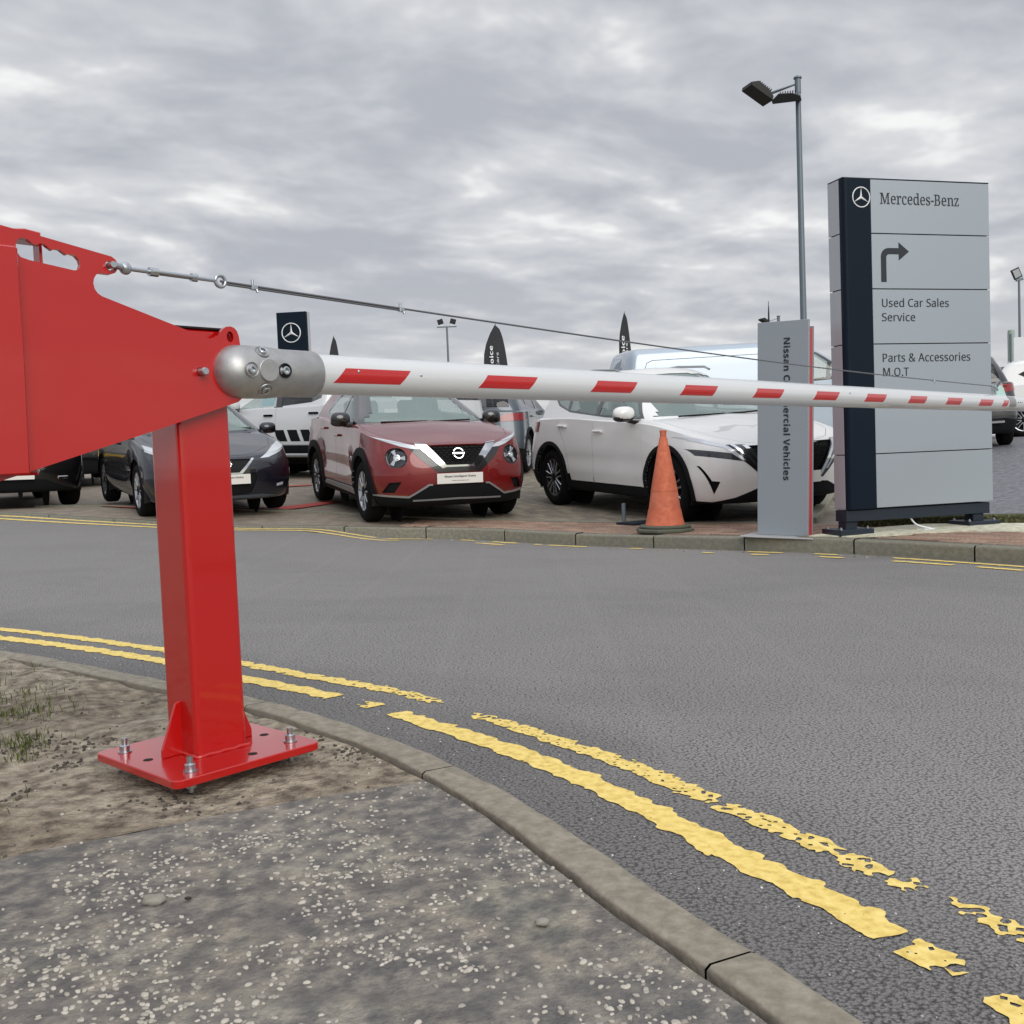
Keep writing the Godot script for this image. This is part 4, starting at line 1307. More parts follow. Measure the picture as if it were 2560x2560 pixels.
func far_side(patch: FastNoiseLite) -> void:
	# kerb stones
	var kerb := node("far_kerb", self); struct(kerb, "mossy concrete kerb along the far side of the road")
	var fine := curve2(V2(FAR_EDGE), 0.04)
	var run := PackedFloat32Array([0.0])
	for i in fine.size() - 1: run.append(run[i] + fine[i].distance_to(fine[i + 1]))
	var zero := 0.0
	for i in fine.size():
		if fine[i].x < -0.07: zero = run[i]
	var at := func(s: float) -> Vector2:
		var i := clampi(run.bsearch(s) - 1, 0, fine.size() - 2)
		return fine[i].lerp(fine[i + 1], (s - run[i]) / maxf(run[i + 1] - run[i], 1e-5))
	var r := RandomNumberGenerator.new(); r.seed = 3
	for k in range(-9, 14):
		var s0 := zero + k * 0.92; var s1 := s0 + 0.908
		if s1 > run[run.size() - 1]: break
		var g := Geo.new()
		var pts: Array = []
		var tilt := r.randf_range(-0.004, 0.004)
		for j in 6:
			var q: Vector2 = at.call(lerpf(s0, s1, j / 5.0)); var q2: Vector2 = at.call(lerpf(s0, s1, j / 5.0) + 0.02)
			var d := (q2 - q).normalized(); var inn := Vector2(d.y, -d.x)
			if inn.dot(Vector2(0.5, -0.85)) < 0: inn = -inn
			var top := lot_y(q.x, q.y); var low := top - kerb_rise(q.x)
			for pr in [[0.0, low - 0.06], [0.0, lerpf(low, top, 0.82)], [0.006, lerpf(low, top, 0.95)], [0.016, top], [0.125, top + 0.002], [0.125, top - 0.1]]:
				pts.append(Vector3(q.x + inn.x * pr[0], pr[1] + tilt, q.y + inn.y * pr[0]))
		g.grid(pts, 6, 6)
		var up := 0.0
		for nn in g.n: up += nn.y
		if up < 0:
			g = Geo.new(); g.grid(pts, 6, 6, true)
		put("kerb_stone", g, M.kerb_far, kerb)
	# the car park rising behind it
	var rim := PackedVector2Array()
	for i in fine.size():
		var d := (fine[mini(i + 1, fine.size() - 1)] - fine[maxi(i - 1, 0)]).normalized(); var inn := Vector2(d.y, -d.x)
		if inn.dot(Vector2(0.5, -0.85)) < 0: inn = -inn
		rim.append(fine[i] + inn * 0.13)
	var back := curve2(V2([-34, -36, -20, -36, -8, -36, 0, -36, 8, -36, 18, -36, 34, -36, 36, -20, 36, -8, 36, 10]), 0.2)
	var g := Geo.new()
	var pts: Array = []
	var nu := 90; var nv := 60
	for j in nv + 1:
		var w := pow(float(j) / nv, 1.6)
		for i in nu + 1:
			var t := float(i) / nu
			var q := rim[int(t * (rim.size() - 1))].lerp(back[int(t * (back.size() - 1))], w)
			pts.append(Vector3(q.x, lot_y(q.x, q.y) - 0.010, q.y))
	g.grid(pts, nu + 1, nv + 1)
	var up := 0.0
	for nn in g.n: up += nn.y
	if up < 0:
		g = Geo.new(); g.grid(pts, nu + 1, nv + 1, true)
	struct(put("car_park", g, M.car_park), "brown car park surface rising behind the far kerb")
	# the neighbour's tarmac on the right
	g = Geo.new()
	fill(V2([2.98, -9.05, 3.4, -8.92, 4.4, -8.72, 7.5, -7.0, 20, -6.5, 20, -30, 6.5, -30, 5.2, -16.5, 3.98, -12.75]), 0.35, func(x, z): return lot_y(x, z) + 0.002, g)
	struct(put("tarmac_yard", g, M.tarmac), "damp dark grey tarmac yard behind the large sign")
	# block paving: a strip behind the kerb and the bays behind that
	var paving := node("block_paving", self); struct(paving, "red and brown block paving between far kerb and parked cars")
	var sand := Geo.new()
	var strip := PackedVector2Array(); var outer_side := PackedVector2Array()
	for i in fine.size():
		if fine[i].x < -1.3 or fine[i].x > 5.3: continue
		var d := (fine[mini(i + 1, fine.size() - 1)] - fine[maxi(i - 1, 0)]).normalized(); var inn := Vector2(d.y, -d.x)
		if inn.dot(Vector2(0.5, -0.85)) < 0: inn = -inn
		strip.append(fine[i] + inn * 0.127)
		outer_side.append(fine[i] + inn * (lerpf(0.85, 1.25, smoothstep(-1, 1, fine[i].x)) if fine[i].x < 2.4 else 1.15))
	outer_side.reverse(); strip.append_array(outer_side)
	fill(strip, 0.2, func(x, z): return lot_y(x, z) - 0.005, sand)
	var bays := V2([-1.0, -11.85, 1.25, -10.72, 2.72, -9.55, 3.95, -12.85, 4.9, -16.2, 1.2, -17.5, -1.2, -17.5])
	fill(bays, 0.3, func(x, z): return lot_y(x, z) - 0.004, sand)
	put("joint_sand", sand, M.joint_sand, paving)
	var concrete := V2([2.36, -8.14, 2.6, -7.98, 2.86, -7.965, 3.2, -7.99, 3.5, -8.0, 3.9, -7.80, 4.35, -8.1, 4.2, -8.35, 3.5, -8.66, 3.0, -8.50, 2.62, -8.33])
	var joined: Array = [Geo.new(), Geo.new(), Geo.new(), Geo.new(), Geo.new()]
	var shapes: Array = []
	var singles := 0
	var list: Array = []
	for fld in 2:
		var yaw := 0.80 if fld == 0 else 0.41
		var e1 := Vector2(cos(yaw), sin(yaw)) if fld == 0 else Vector2(sin(-yaw) * -1.0, cos(yaw))
		var e2 := Vector2(-e1.y, e1.x)
		var o := Vector2(0.6, -10.2) if fld == 0 else Vector2(1.2, -13.2)
		var area: PackedVector2Array = strip if fld == 0 else bays
		for j in range(-46, 47):
			for i in range(-26, 27):
				var c := o + e1 * ((i + (0.5 if j % 2 else 0.0)) * 0.206) + e2 * (j * 0.106)
				var quad2 := PackedVector2Array([c + e1 * 0.100 + e2 * 0.0495, c - e1 * 0.100 + e2 * 0.0495, c - e1 * 0.100 - e2 * 0.0495, c + e1 * 0.100 - e2 * 0.0495])
				if not Geometry2D.is_point_in_polygon(c, area) or Geometry2D.is_point_in_polygon(c, concrete): continue
				var cut := Geometry2D.intersect_polygons(quad2, area)
				if cut.is_empty() or cut[0].size() < 3: continue
				list.append([fld, c, cut[0]])
	# the blocks nearest the large sign show largest: they are laid one by one
	list.sort_custom(func(a, b): return Vector2(a[1]).distance_squared_to(Vector2(3.3, -7.2)) < Vector2(b[1]).distance_squared_to(Vector2(3.3, -7.2)))
	for q in list:
		var fld: int = q[0]
		var poly: PackedVector2Array = q[2]
		if Geometry2D.is_polygon_clockwise(poly): poly.reverse()
		var lift := r.randf_range(0.0, 0.005)
		var b := r.randi_range(0, 4) if fld == 0 else r.randi_range(0, 2)
		var one: bool = singles < 290 and fld == 0
		var gg: Geo = Geo.new() if one else joined[b] if fld == 0 else joined[b]
		if fld == 1 and not one: gg = bay_geo(b)
		var cc := Vector2.ZERO
		for p in poly: cc += p
		cc /= poly.size()
		var topp := PackedVector3Array(); var midp := PackedVector3Array(); var lowp := PackedVector3Array()
		for p in poly:
			var y := lot_y(p.x, p.y) + lift
			var ip := p.lerp(cc, 0.05)
			topp.append(Vector3(ip.x, y, ip.y)); midp.append(Vector3(p.x, y - 0.004, p.y)); lowp.append(Vector3(p.x, y - 0.03, p.y))
		topp.reverse(); midp.reverse(); lowp.reverse()
		gg.fan(topp)
		for k in topp.size():
			var m := (k + 1) % topp.size()
			gg.quad(midp[k], midp[m], topp[m], topp[k])
			gg.quad(lowp[k], lowp[m], midp[m], midp[k])
		if one:
			put("brick", gg, M.brick[b], paving); singles += 1
	for b in 5:
		if joined[b].v.size(): put("brick_field", joined[b], M.brick[b], paving).set_meta("kind", "stuff")
	for b in bay_geos:
		put("bay_brick_field", bay_geos[b], M.bay_brick[b], paving).set_meta("kind", "stuff")
	# flush channel between strip and bays
	g = Geo.new()
	var ch := curve2(V2([-6.2, -13.4, -4.4, -12.75, -2.436, -12.466, -0.364, -11.52, 1.346, -10.515, 2.75, -9.45]), 0.3)
	for i in ch.size() - 1:
		var d := (ch[i + 1] - ch[i]).normalized(); var nn := Vector2(-d.y, d.x) * 0.05
		var P: Array = []
		for p in [ch[i] - nn, ch[i + 1] - nn, ch[i + 1] + nn, ch[i] + nn]: P.append(Vector3(p.x, lot_y(p.x, p.y) + 0.012, p.y))
		if (P[1] - P[0]).cross(P[2] - P[0]).y > 0: g.quad(P[0], P[1], P[2], P[3])
		else: g.quad(P[3], P[2], P[1], P[0])
		for e in [[P[0], P[1]], [P[3], P[2]]]:
			g.quad(e[0] - Vector3(0, 0.03, 0), e[1] - Vector3(0, 0.03, 0), e[1], e[0])
	struct(put("edging_course", g, M.kerb_far), "thin flush edging between the kerbside strip and the parking bays")
	# kerb between the bays and the tarmac
	var bk := node("bay_kerb", self); struct(bk, "narrow kerb between white car's bay and the tarmac yard")
	var a0 := Vector3(2.74, 0, -9.42); var a1 := Vector3(4.05, 0, -12.85)
	for k in 4:
		var p0 := a0.lerp(a1, k / 4.0 + 0.002); var p1 := a0.lerp(a1, (k + 1) / 4.0 - 0.002)
		p0.y = lot_y(p0.x, p0.z); p1.y = lot_y(p1.x, p1.z)
		var gg := Geo.new()
		var f := Geo.along(p0, p1)
		gg.box((p0 + p1) / 2.0 + Vector3(0, -0.02, 0), Vector3(p0.distance_to(p1), 0.14, 0.12), 0.012, Basis((p1 - p0).normalized(), Vector3.UP.slide((p1 - p0).normalized()).normalized(), (p1 - p0).normalized().cross(Vector3.UP.slide((p1 - p0).normalized()).normalized())))
		put("kerb_stone", gg, M.kerb_far, bk)
	# slab under the large sign and the mossy edge of the yard behind it
	g = Geo.new()
	fill(concrete, 0.12, func(x, z): return lot_y(x, z) + 0.012 + ground_noise.get_noise_2d(x * 20, z * 20) * 0.004, g)
	for k in concrete.size():
		var p := concrete[k]; var q := concrete[(k + 1) % concrete.size()]
		g.quad(Vector3(q.x, lot_y(q.x, q.y) - 0.05, q.y), Vector3(p.x, lot_y(p.x, p.y) - 0.05, p.y), Vector3(p.x, lot_y(p.x, p.y) + 0.012, p.y), Vector3(q.x, lot_y(q.x, q.y) + 0.012, q.y))
	struct(put("concrete_pad", g, M.pale_concrete), "pale rough concrete pad under the large sign")
	var me := node("mossy_edge", self); struct(me, "moss covered kerb edge of the yard behind the large sign")
	var ml := [Vector2(2.86, -8.72), Vector2(3.45, -8.80), Vector2(4.05, -8.62), Vector2(4.9, -8.30), Vector2(6.0, -7.7)]
	for k in 4:
		var p0 := Vector3(ml[k].x, 0, ml[k].y); var p1 := Vector3(ml[k + 1].x, 0, ml[k + 1].y)
		p0.y = lot_y(p0.x, p0.z); p1.y = lot_y(p1.x, p1.z)
		var d := (p1 - p0).normalized(); var uu := Vector3.UP.slide(d).normalized()
		var gg := Geo.new()
		gg.box((p0 + p1) / 2.0 + Vector3(0, 0.015, 0), Vector3(p0.distance_to(p1) - 0.006, 0.11, 0.13), 0.015, Basis(d, uu, d.cross(uu)))
		put("kerb_stone", gg, M.moss, me)
	# red paint on the bays
	for q in [V2([-3.55, -12.35, -2.75, -12.75, -2.30, -13.85, -2.45, -13.98, -2.98, -13.0, -3.62, -12.72]), V2([-4.1, -15.1, -3.05, -15.55, -3.0, -15.7, -4.1, -15.25]), V2([-5.2, -12.95, -4.6, -12.6, -4.5, -12.75, -5.1, -13.15])]:
		g = Geo.new()
		fill(q, 0.1, func(x, z): return lot_y(x, z) + 0.004, g)
		struct(put("red_bay_marking", g, M.red_bay), "patch of worn red paint on the car park")

var bay_geos := {}
func bay_geo(b: int) -> Geo:
	if not bay_geos.has(b): bay_geos[b] = Geo.new()
	return bay_geos[b]

# ------------------------------------------------------------------ barrier
func make_barrier() -> void:
	# frame of the arm: x along it, y up, z towards the camera's side; origin on the pivot line
	var o := Vector3(-0.367, 0, -2.6)
	var ax := Vector3(0.683, 0, -0.7305).normalized()
	var up := Vector3.UP
	var F := Transform3D(Basis(ax, up, ax.cross(up)), o)
	var b := thing("barrier", "bright red steel road barrier with a long white arm striped red", "barrier", F)
	var g := Geo.new()
	# post on its plate
	var pc := Vector3(-0.432, 0, -0.088)
	var sec := Geo.new()
	var sq := PackedVector2Array()
	var hw := 0.0655; var rr := 0.014
	for k in 4:
		var c := Vector2(hw - rr, 0).rotated(0) 
		var sx: float = [1, -1, -1, 1][k]; var sy: float = [1, 1, -1, -1][k]
		for j in 5: sq.append(Vector2(sx * (hw - rr), sy * (hw - rr)) + Vector2.from_angle(PI / 2 * k + PI / 8 * j) * rr)
	sec.prism(sq, 0.86, Transform3D(Basis(Vector3(1, 0, 0), -PI / 2), pc + Vector3(0, 0.046, 0)), 0.0)
	put("post", sec, M.red, b)
	g = Geo.new()
	var pl := PackedVector2Array()
	for k in 4:
		var sx: float = [1, -1, -1, 1][k]; var sy: float = [1, 1, -1, -1][k]
		for j in 4: pl.append(Vector2(sx * 0.165, sy * 0.165) + Vector2.from_angle(PI / 2 * k + PI / 6 * j) * 0.02)
	g.prism(pl, 0.018, Transform3D(Basis(Vector3(1, 0, 0), -PI / 2), pc + Vector3(0, 0.027, 0)), 0.002)
	var plate := put("base_plate", g, M.red, b)
	for q in [Vector2(-0.138, -0.02), Vector2(0.03, 0.138), Vector2(0.02, -0.138), Vector2(0.138, 0.02)]:
		g = Geo.new()
		g.lathe([Vector2(0.011, 0.0), Vector2(0.0001, 0.0)].map(func(v): return v), Transform3D(Basis.IDENTITY, pc + Vector3(q.x, 0.0455, q.y)), 14)
		put("bolt_hole", g, M.wheel_well, plate)
	# stiffening gussets and weld beads
	for k in [0, 2]:
		g = Geo.new()
		var a: float = PI / 2 * k
		g.prism(V2([hw - 0.002, 0.0, hw + 0.050, 0.0, hw + 0.050, 0.018, hw + 0.012, 0.118, hw - 0.002, 0.122]), 0.008, Transform3D(Basis(Vector3.UP, a), pc + Vector3(0, 0.045, 0)) * Transform3D(Basis.IDENTITY, Vector3(0, 0, -0.004)), 0.0015)
		put("gusset", g, M.red, b)
	g = Geo.new()
	var bead := PackedVector3Array()
	for k in 41:
		var t := k % 40; var side := t / 10; var u := (t % 10) / 10.0
		var c0 := Vector2(hw, hw).rotated(PI / 2 * side); var c1 := Vector2(hw, hw).rotated(PI / 2 * (side + 1))
		var p := c0.lerp(c1, u)
		bead.append(pc + Vector3(p.x * 1.02, 0.046 + 0.001 * (k % 3), p.y * 1.02))
	g.tube(bead, 0.0055, 6)
	put("weld_bead", g, M.red, b)
	for q in [Vector2(-0.14, -0.125), Vector2(-0.125, 0.14), Vector2(0.14, 0.125), Vector2(0.125, -0.14)]:
		g = Geo.new()
		var p := pc + Vector3(q.x, 0, q.y)
		g.cyl(p + Vector3(0, 0.0, 0), p + Vector3(0, 0.078, 0), 0.0068, -1, 12)
		g.cyl(p + Vector3(0, 0.0455, 0), p + Vector3(0, 0.0485, 0), 0.0155, -1, 20)
		g.lathe([Vector2(0.0001, 0.0485), Vector2(0.0128, 0.0485), Vector2(0.0128, 0.061), Vector2(0.0108, 0.063), Vector2(0.0001, 0.063)], Transform3D(Basis.IDENTITY, p), 6, 5)
		g.lathe([Vector2(0.0001, 0.010), Vector2(0.0128, 0.010), Vector2(0.0128, 0.022), Vector2(0.0001, 0.022)], Transform3D(Basis.IDENTITY, p), 6, 5)
		put("anchor_bolt", g, M.zinc, b)
	# the wedge shaped side plate, cut through for the handle and the lifting eyes
	var out := V2([-1.60, 1.285, -0.854, 1.166, -0.782, 1.155])
	for q in [Vector2(-0.652, 1.1335), Vector2(-0.640, 1.1315), Vector2(-0.632, 1.126), Vector2(-0.6275, 1.118), Vector2(-0.628, 1.108), Vector2(-0.634, 1.099), Vector2(-0.645, 1.0945), Vector2(-0.657, 1.0945), Vector2(-0.667, 1.095), Vector2(-0.675, 1.091), Vector2(-0.680, 1.083), Vector2(-0.682, 1.073), Vector2(-0.6795, 1.062), Vector2(-0.674, 1.054), Vector2(-0.665, 1.0485), Vector2(-0.538, 1.0095), Vector2(-0.435, 0.978), Vector2(-0.424, 0.9765), Vector2(-0.415, 0.979), Vector2(-0.405, 0.984), Vector2(-0.398, 0.991), Vector2(-0.391, 0.999), Vector2(-0.382, 1.005), Vector2(-0.372, 1.0065), Vector2(-0.362, 1.004), Vector2(-0.355, 0.997), Vector2(-0.351, 0.986), Vector2(-0.348, 0.962), Vector2(-0.30, 0.925), Vector2(-0.30, 0.888), Vector2(-0.361, 0.837)]: out.append(q)
	out.append_array(V2([-0.572, 0.773, -0.826, 0.699, -1.60, 0.475]))
	var hole := PackedVector2Array()
	for q in [Vector2(-0.830, 1.133), Vector2(-0.826, 1.143), Vector2(-0.818, 1.1475), Vector2(-0.808, 1.146), Vector2(-0.800, 1.140), Vector2(-0.792, 1.136), Vector2(-0.784, 1.1405), Vector2(-0.776, 1.1405), Vector2(-0.769, 1.135), Vector2(-0.761, 1.130), Vector2(-0.753, 1.1335), Vector2(-0.746, 1.133), Vector2(-0.739, 1.128), Vector2(-0.733, 1.1245), Vector2(-0.724, 1.127), Vector2(-0.715, 1.1245), Vector2(-0.708, 1.117), Vector2(-0.706, 1.108), Vector2(-0.709, 1.100), Vector2(-0.716, 1.0955), Vector2(-0.722, 1.0955), Vector2(-0.806, 1.106), Vector2(-0.822, 1.110), Vector2(-0.829, 1.119)]: hole.append(q)
	var eye := PackedVector2Array()
	for k in 16: eye.append(Vector2(-0.3735, 0.983) + Vector2(cos(TAU * k / 16) * 0.0085, sin(TAU * k / 16) * 0.0125))
	g = holed_plate(out, [hole, eye, circle(Vector2(-0.645, 1.1125), 0.0095, 16), circle(Vector2(-0.452, 0.902), 0.010, 16)], 0.012)
	put("side_plate", g, M.red, b, Transform3D(Basis.IDENTITY, Vector3(0, 0, -0.006)))
	# counterweight: a box behind the plate, a slab bolted to its face
	g = Geo.new()
	g.box(Vector3(-1.20, 0.90, -0.10), Vector3(0.80, 0.42, 0.15), 0.006)
	put("counterweight", g, M.red, b)
	g = Geo.new()
	g.prism(V2([-1.60, 0.692, -0.842, 0.692, -0.838, 0.9, -0.838, 1.120, -0.842, 1.124, -1.60, 1.124]), 0.028, Transform3D(Basis.IDENTITY, Vector3(0, 0, 0.0065)), 0.003)
	put("counterweight_slab", g, M.red, b)
	g = Geo.new()
	g.prism(V2([-0.90, 1.150, -0.770, 1.150, -0.770, 1.168, -0.80, 1.172, -0.90, 1.16]), 0.05, Transform3D(Basis.IDENTITY, Vector3(0, 0, -0.07)), 0.002)
	g.box(Vector3(-0.772, 1.09, -0.035), Vector3(0.006, 0.14, 0.03), 0.001)
	put("weight_bracket", g, M.red, b)
	# head of the post behind the plate
	g = Geo.new()
	g.box(Vector3(-0.430, 0.94, -0.095), Vector3(0.16, 0.118, 0.155), 0.005)
	var head := put("pivot_head", g, M.red, b)
	g = Geo.new()
	g.box(Vector3(-0.430, 1.0015, -0.095), Vector3(0.166, 0.005, 0.161), 0.001)
	put("rim", g, M.dark_steel, head)
	g = Geo.new()
	g.lathe([Vector2(0.0001, -0.10), Vector2(0.009, -0.10), Vector2(0.009, 0.026), Vector2(0.007, 0.029), Vector2(0.0001, 0.029)], Transform3D(Basis(Vector3(1, 0, 0), PI / 2), Vector3(-0.452, 0.902, 0)), 18)
	put("pivot_pin", g, M.zinc, b)
	# cast clamp holding the arm
	g = Geo.new()
	var lay := Transform3D(Basis(Vector3(0, 0, 1), -PI / 2), Vector3(0, 0.906, 0))
	var prof: Array = []
	for k in 11:
		var a := PI / 2 * k / 10.0
		prof.append(Vector2(maxf(0.0001, sin(a) * 0.060), -0.363 - cos(a) * 0.056))
	prof.append_array([Vector2(0.0608, -0.33), Vector2(0.0600, -0.285), Vector2(0.0575, -0.262), Vector2(0.0560, -0.24), Vector2(0.0555, -0.155), Vector2(0.0535, -0.150), Vector2(0.0500, -0.149)])
	g.lathe(prof, lay, 56, 35)
	var clamp_ := put("cast_clamp", g, M.cast, b)
	# boss disc and four recessed socket screws round it
	g = Geo.new()
	g.lathe([Vector2(0.026, -0.01), Vector2(0.026, 0.0015), Vector2(0.0245, 0.003), Vector2(0.0001, 0.003)], Transform3D(Basis(Vector3(1, 0, 0), PI / 2), Vector3(-0.311, 0.906, 0.0595)), 36)
	put("boss", g, M.cast, clamp_)
	for q in [[-0.357, 0.0], [-0.268, 0.0], [-0.316, 0.78], [-0.313, -0.78]]:
		var n := Vector3(0, sin(q[1]), cos(q[1]))
		var base: Vector3 = Vector3(q[0], 0.906, 0) + n * 0.0575
		var fr := Transform3D(Basis(Vector3(1, 0, 0), n, Vector3(1, 0, 0).cross(n)), base)
		g = Geo.new()
		g.lathe([Vector2(0.0175, 0.0035), Vector2(0.0165, 0.0052), Vector2(0.0145, 0.0036), Vector2(0.013, 0.0010), Vector2(0.0001, 0.0009)], fr, 26)
		put("screw_recess", g, M.dark_steel if q[0] > -0.3 else M.cast, clamp_)
		g = Geo.new()
		g.lathe([Vector2(0.0095, 0.001), Vector2(0.0095, 0.0085), Vector2(0.0083, 0.0098), Vector2(0.0058, 0.0098), Vector2(0.005, 0.0045), Vector2(0.0001, 0.0045)], fr, 20, 20)
		put("socket_screw", g, M.zinc, clamp_)
	# the arm: a white tube with stuck-on bands
	g = Geo.new()
	var R := 0.0487
	var p0 := Vector3(-0.20, 0.907, 0); var p1 := Vector3(4.84, 0.8865, 0)
	g.cyl(p0, p1, R, -1, 64)
	g.cyl(Vector3(4.60, 0.888, 0), Vector3(6.6, 0.879, 0), R * 0.93, -1, 64)
	put("arm", g, M.arm_white, b)
	for k in 14:
		var s := 0.003 + k * 0.495
		if k == 10: continue
		g = Geo.new()
		var cy := lerpf(p0.y, p1.y, (s + 0.2) / 5.04)
		band(g, s, cy, (R if s < 4.84 else R * 0.93) + 0.0006, -0.105, 0.105, -0.48, 0.27, 0.036)
		put("red_band", g, M.tape, b)
	g = Geo.new()
	band(g, 4.795, 0.8868, R + 0.0006, -0.05, 0.04, -0.48, 0.27, 0.036)
	put("red_band", g, M.tape, b)
	for q in [[-0.045, 0.13], [0.16, 0.06], [2.7, 0.02]]:
		g = Geo.new()
		g.ball(Vector3(q[0], 0.906 + sin(q[1]) * R, cos(q[1]) * R), Vector3(0.0042, 0.0042, 0.003), 10)
		put("rivet", g, M.zinc, b)
	# splice with its bracket for the stay
	g = Geo.new()
	band(g, 4.93, 0.8862, R * 0.93 + 0.004, -0.055, 0.055, -0.45, 0.95, 0.0)
	put("splice_clamp", g, M.cast, b)
	g = Geo.new()
	g.prism(V2([-0.10, 0.045, 0.07, 0.045, 0.0, 0.105, -0.12, 0.105]), 0.006, Transform3D(Basis.IDENTITY, Vector3(4.87, 0.886, 0.0)), 0.001)
	put("stay_bracket", g, mat(Color(0.70, 0.84, 0.82), 0.5), b)
	for k in 3:
		g = Geo.new()
		g.ball(Vector3(5.03 + k * 0.035, 0.890, R * 0.92), Vector3(0.005, 0.005, 0.004), 8)
		put("rivet", g, M.dark_steel, b)
	# wire stay from the plate's nose to the splice
	var pa := Vector3(-0.645, 1.1125, 0.0); var pb := Vector3(4.72, 0.985, 0.0)
	var along := func(s: float, sag := 0.0) -> Vector3: return pa.lerp(pb, s / pa.distance_to(pb)) + Vector3(0, -sag, 0)
	var f := Geo.along(pa, pb)
	g = Geo.new()
	g.cyl(pa + Vector3(0, 0, -0.02), pa + Vector3(0, 0, 0.024), 0.0065, -1, 14)
	g.cyl(pa + Vector3(0.0, 0.001, 0.016), along.call(0.034) , 0.0068, -1, 14)
	put("eye_bolt", g, M.zinc, b)
	g = Geo.new()
	g.ball(along.call(0.036), Vector3(0.0135, 0.0135, 0.011), 20)
	g.lathe([Vector2(0.0001, 0.030), Vector2(0.0115, 0.030), Vector2(0.0115, 0.042), Vector2(0.0001, 0.042)], f, 6, 5)
	put("stay_nut", g, M.zinc, b)
	g = Geo.new()
	g.cyl(along.call(0.04), along.call(0.115), 0.0048, -1, 12)
	for sd in [-1.0, 1.0]: g.tube(PackedVector3Array([(along.call(0.095) as Vector3) + f.basis.z * 0.006 * sd, (along.call(0.195) as Vector3) + f.basis.z * 0.006 * sd]), 0.0042, 8)
	g.cyl(along.call(0.088), along.call(0.108), 0.0095, -1, 12); g.cyl(along.call(0.186), along.call(0.200), 0.0090, -1, 12)
	g.cyl(along.call(0.195), along.call(0.245), 0.0045, -1, 12)
	put("turnbuckle", g, M.zinc, b)
	g = Geo.new()
	var ring := PackedVector3Array()
	var rc: Vector3 = along.call(0.258)
	for k in 25: ring.append(rc + Vector3(cos(TAU * k / 24), sin(TAU * k / 24), 0) * 0.0125)
	g.tube(ring, 0.0042, 8)
	put("ring_eye", g, M.zinc, b)
	g = Geo.new()
	var rope := PackedVector3Array()
	for k in 61:
		var s := lerpf(0.258, pa.distance_to(pb), k / 60.0)
		rope.append(along.call(s, 0.022 * sin(PI * k / 60.0)))
	g.tube(rope, 0.0027, 8)
	var tail := PackedVector3Array()
	for k in 21:
		var s := lerpf(0.262, 0.80, k / 20.0)
		tail.append((along.call(s, 0.022 * sin(PI * (s - 0.258) / (pa.distance_to(pb) - 0.258))) as Vector3) + Vector3(0, -0.0052, 0.001))
	g.tube(tail, 0.0026, 8)
	put("wire_rope", g, M.steel_rope, b)
	for q in [[0.345, 0.010], [0.79, 0.0115], [4.45, 0.010]]:
		g = Geo.new()
		var c: Vector3 = along.call(q[0], 0.022 * sin(PI * (q[0] - 0.258) / (pa.distance_to(pb) - 0.258)))
		g.box(c + Vector3(0, -0.003, 0), Vector3(0.012, 0.017, 0.012), 0.002, f.basis)
		g.cyl(c + Vector3(-0.004, 0.004, 0), c + Vector3(-0.004, 0.015, 0), 0.0035, -1, 8); g.cyl(c + Vector3(0.004, -0.008, 0.004), c + Vector3(0.006, -0.014, 0.006), 0.0035, -1, 8)
		put("rope_clip", g, M.zinc, b)
	g = Geo.new()
	g.cyl(pb + Vector3(-0.03, 0, 0), pb + Vector3(0.06, -0.02, 0), 0.012, -1, 10); g.cyl(pb + Vector3(0.05, -0.03, -0.02), pb + Vector3(0.05, 0.03, 0.02), 0.012, -1, 10)
	put("stay_shackle", g, M.zinc, b)

func band(g: Geo, s: float, cy: float, r: float, x0: float, x1: float, a0: float, a1: float, slant: float) -> void:
	# a strip stuck on the front of the tube, its ends slanting
	var k := 14
	for i in k:
		var t0 := lerpf(a0, a1, float(i) / k); var t1 := lerpf(a0, a1, float(i + 1) / k)
		var e0 := slant * (float(i) / k - 0.5); var e1 := slant * (float(i + 1) / k - 0.5)
		var n0 := Vector3(0, sin(t0), cos(t0)); var n1 := Vector3(0, sin(t1), cos(t1))
		var A := Vector3(s + x0 + e0, cy, 0) + n0 * r; var B := Vector3(s + x1 + e0, cy, 0) + n0 * r
		var C := Vector3(s + x1 + e1, cy, 0) + n1 * r; var D := Vector3(s + x0 + e1, cy, 0) + n1 * r
		g.quadn(A, B, C, D, n0, n0, n1, n1)
		if r > 0.0475 or true:
			g.quad(A - n0 * 0.004, A, D, D - n1 * 0.004); g.quad(B, B - n0 * 0.004, C - n1 * 0.004, C)

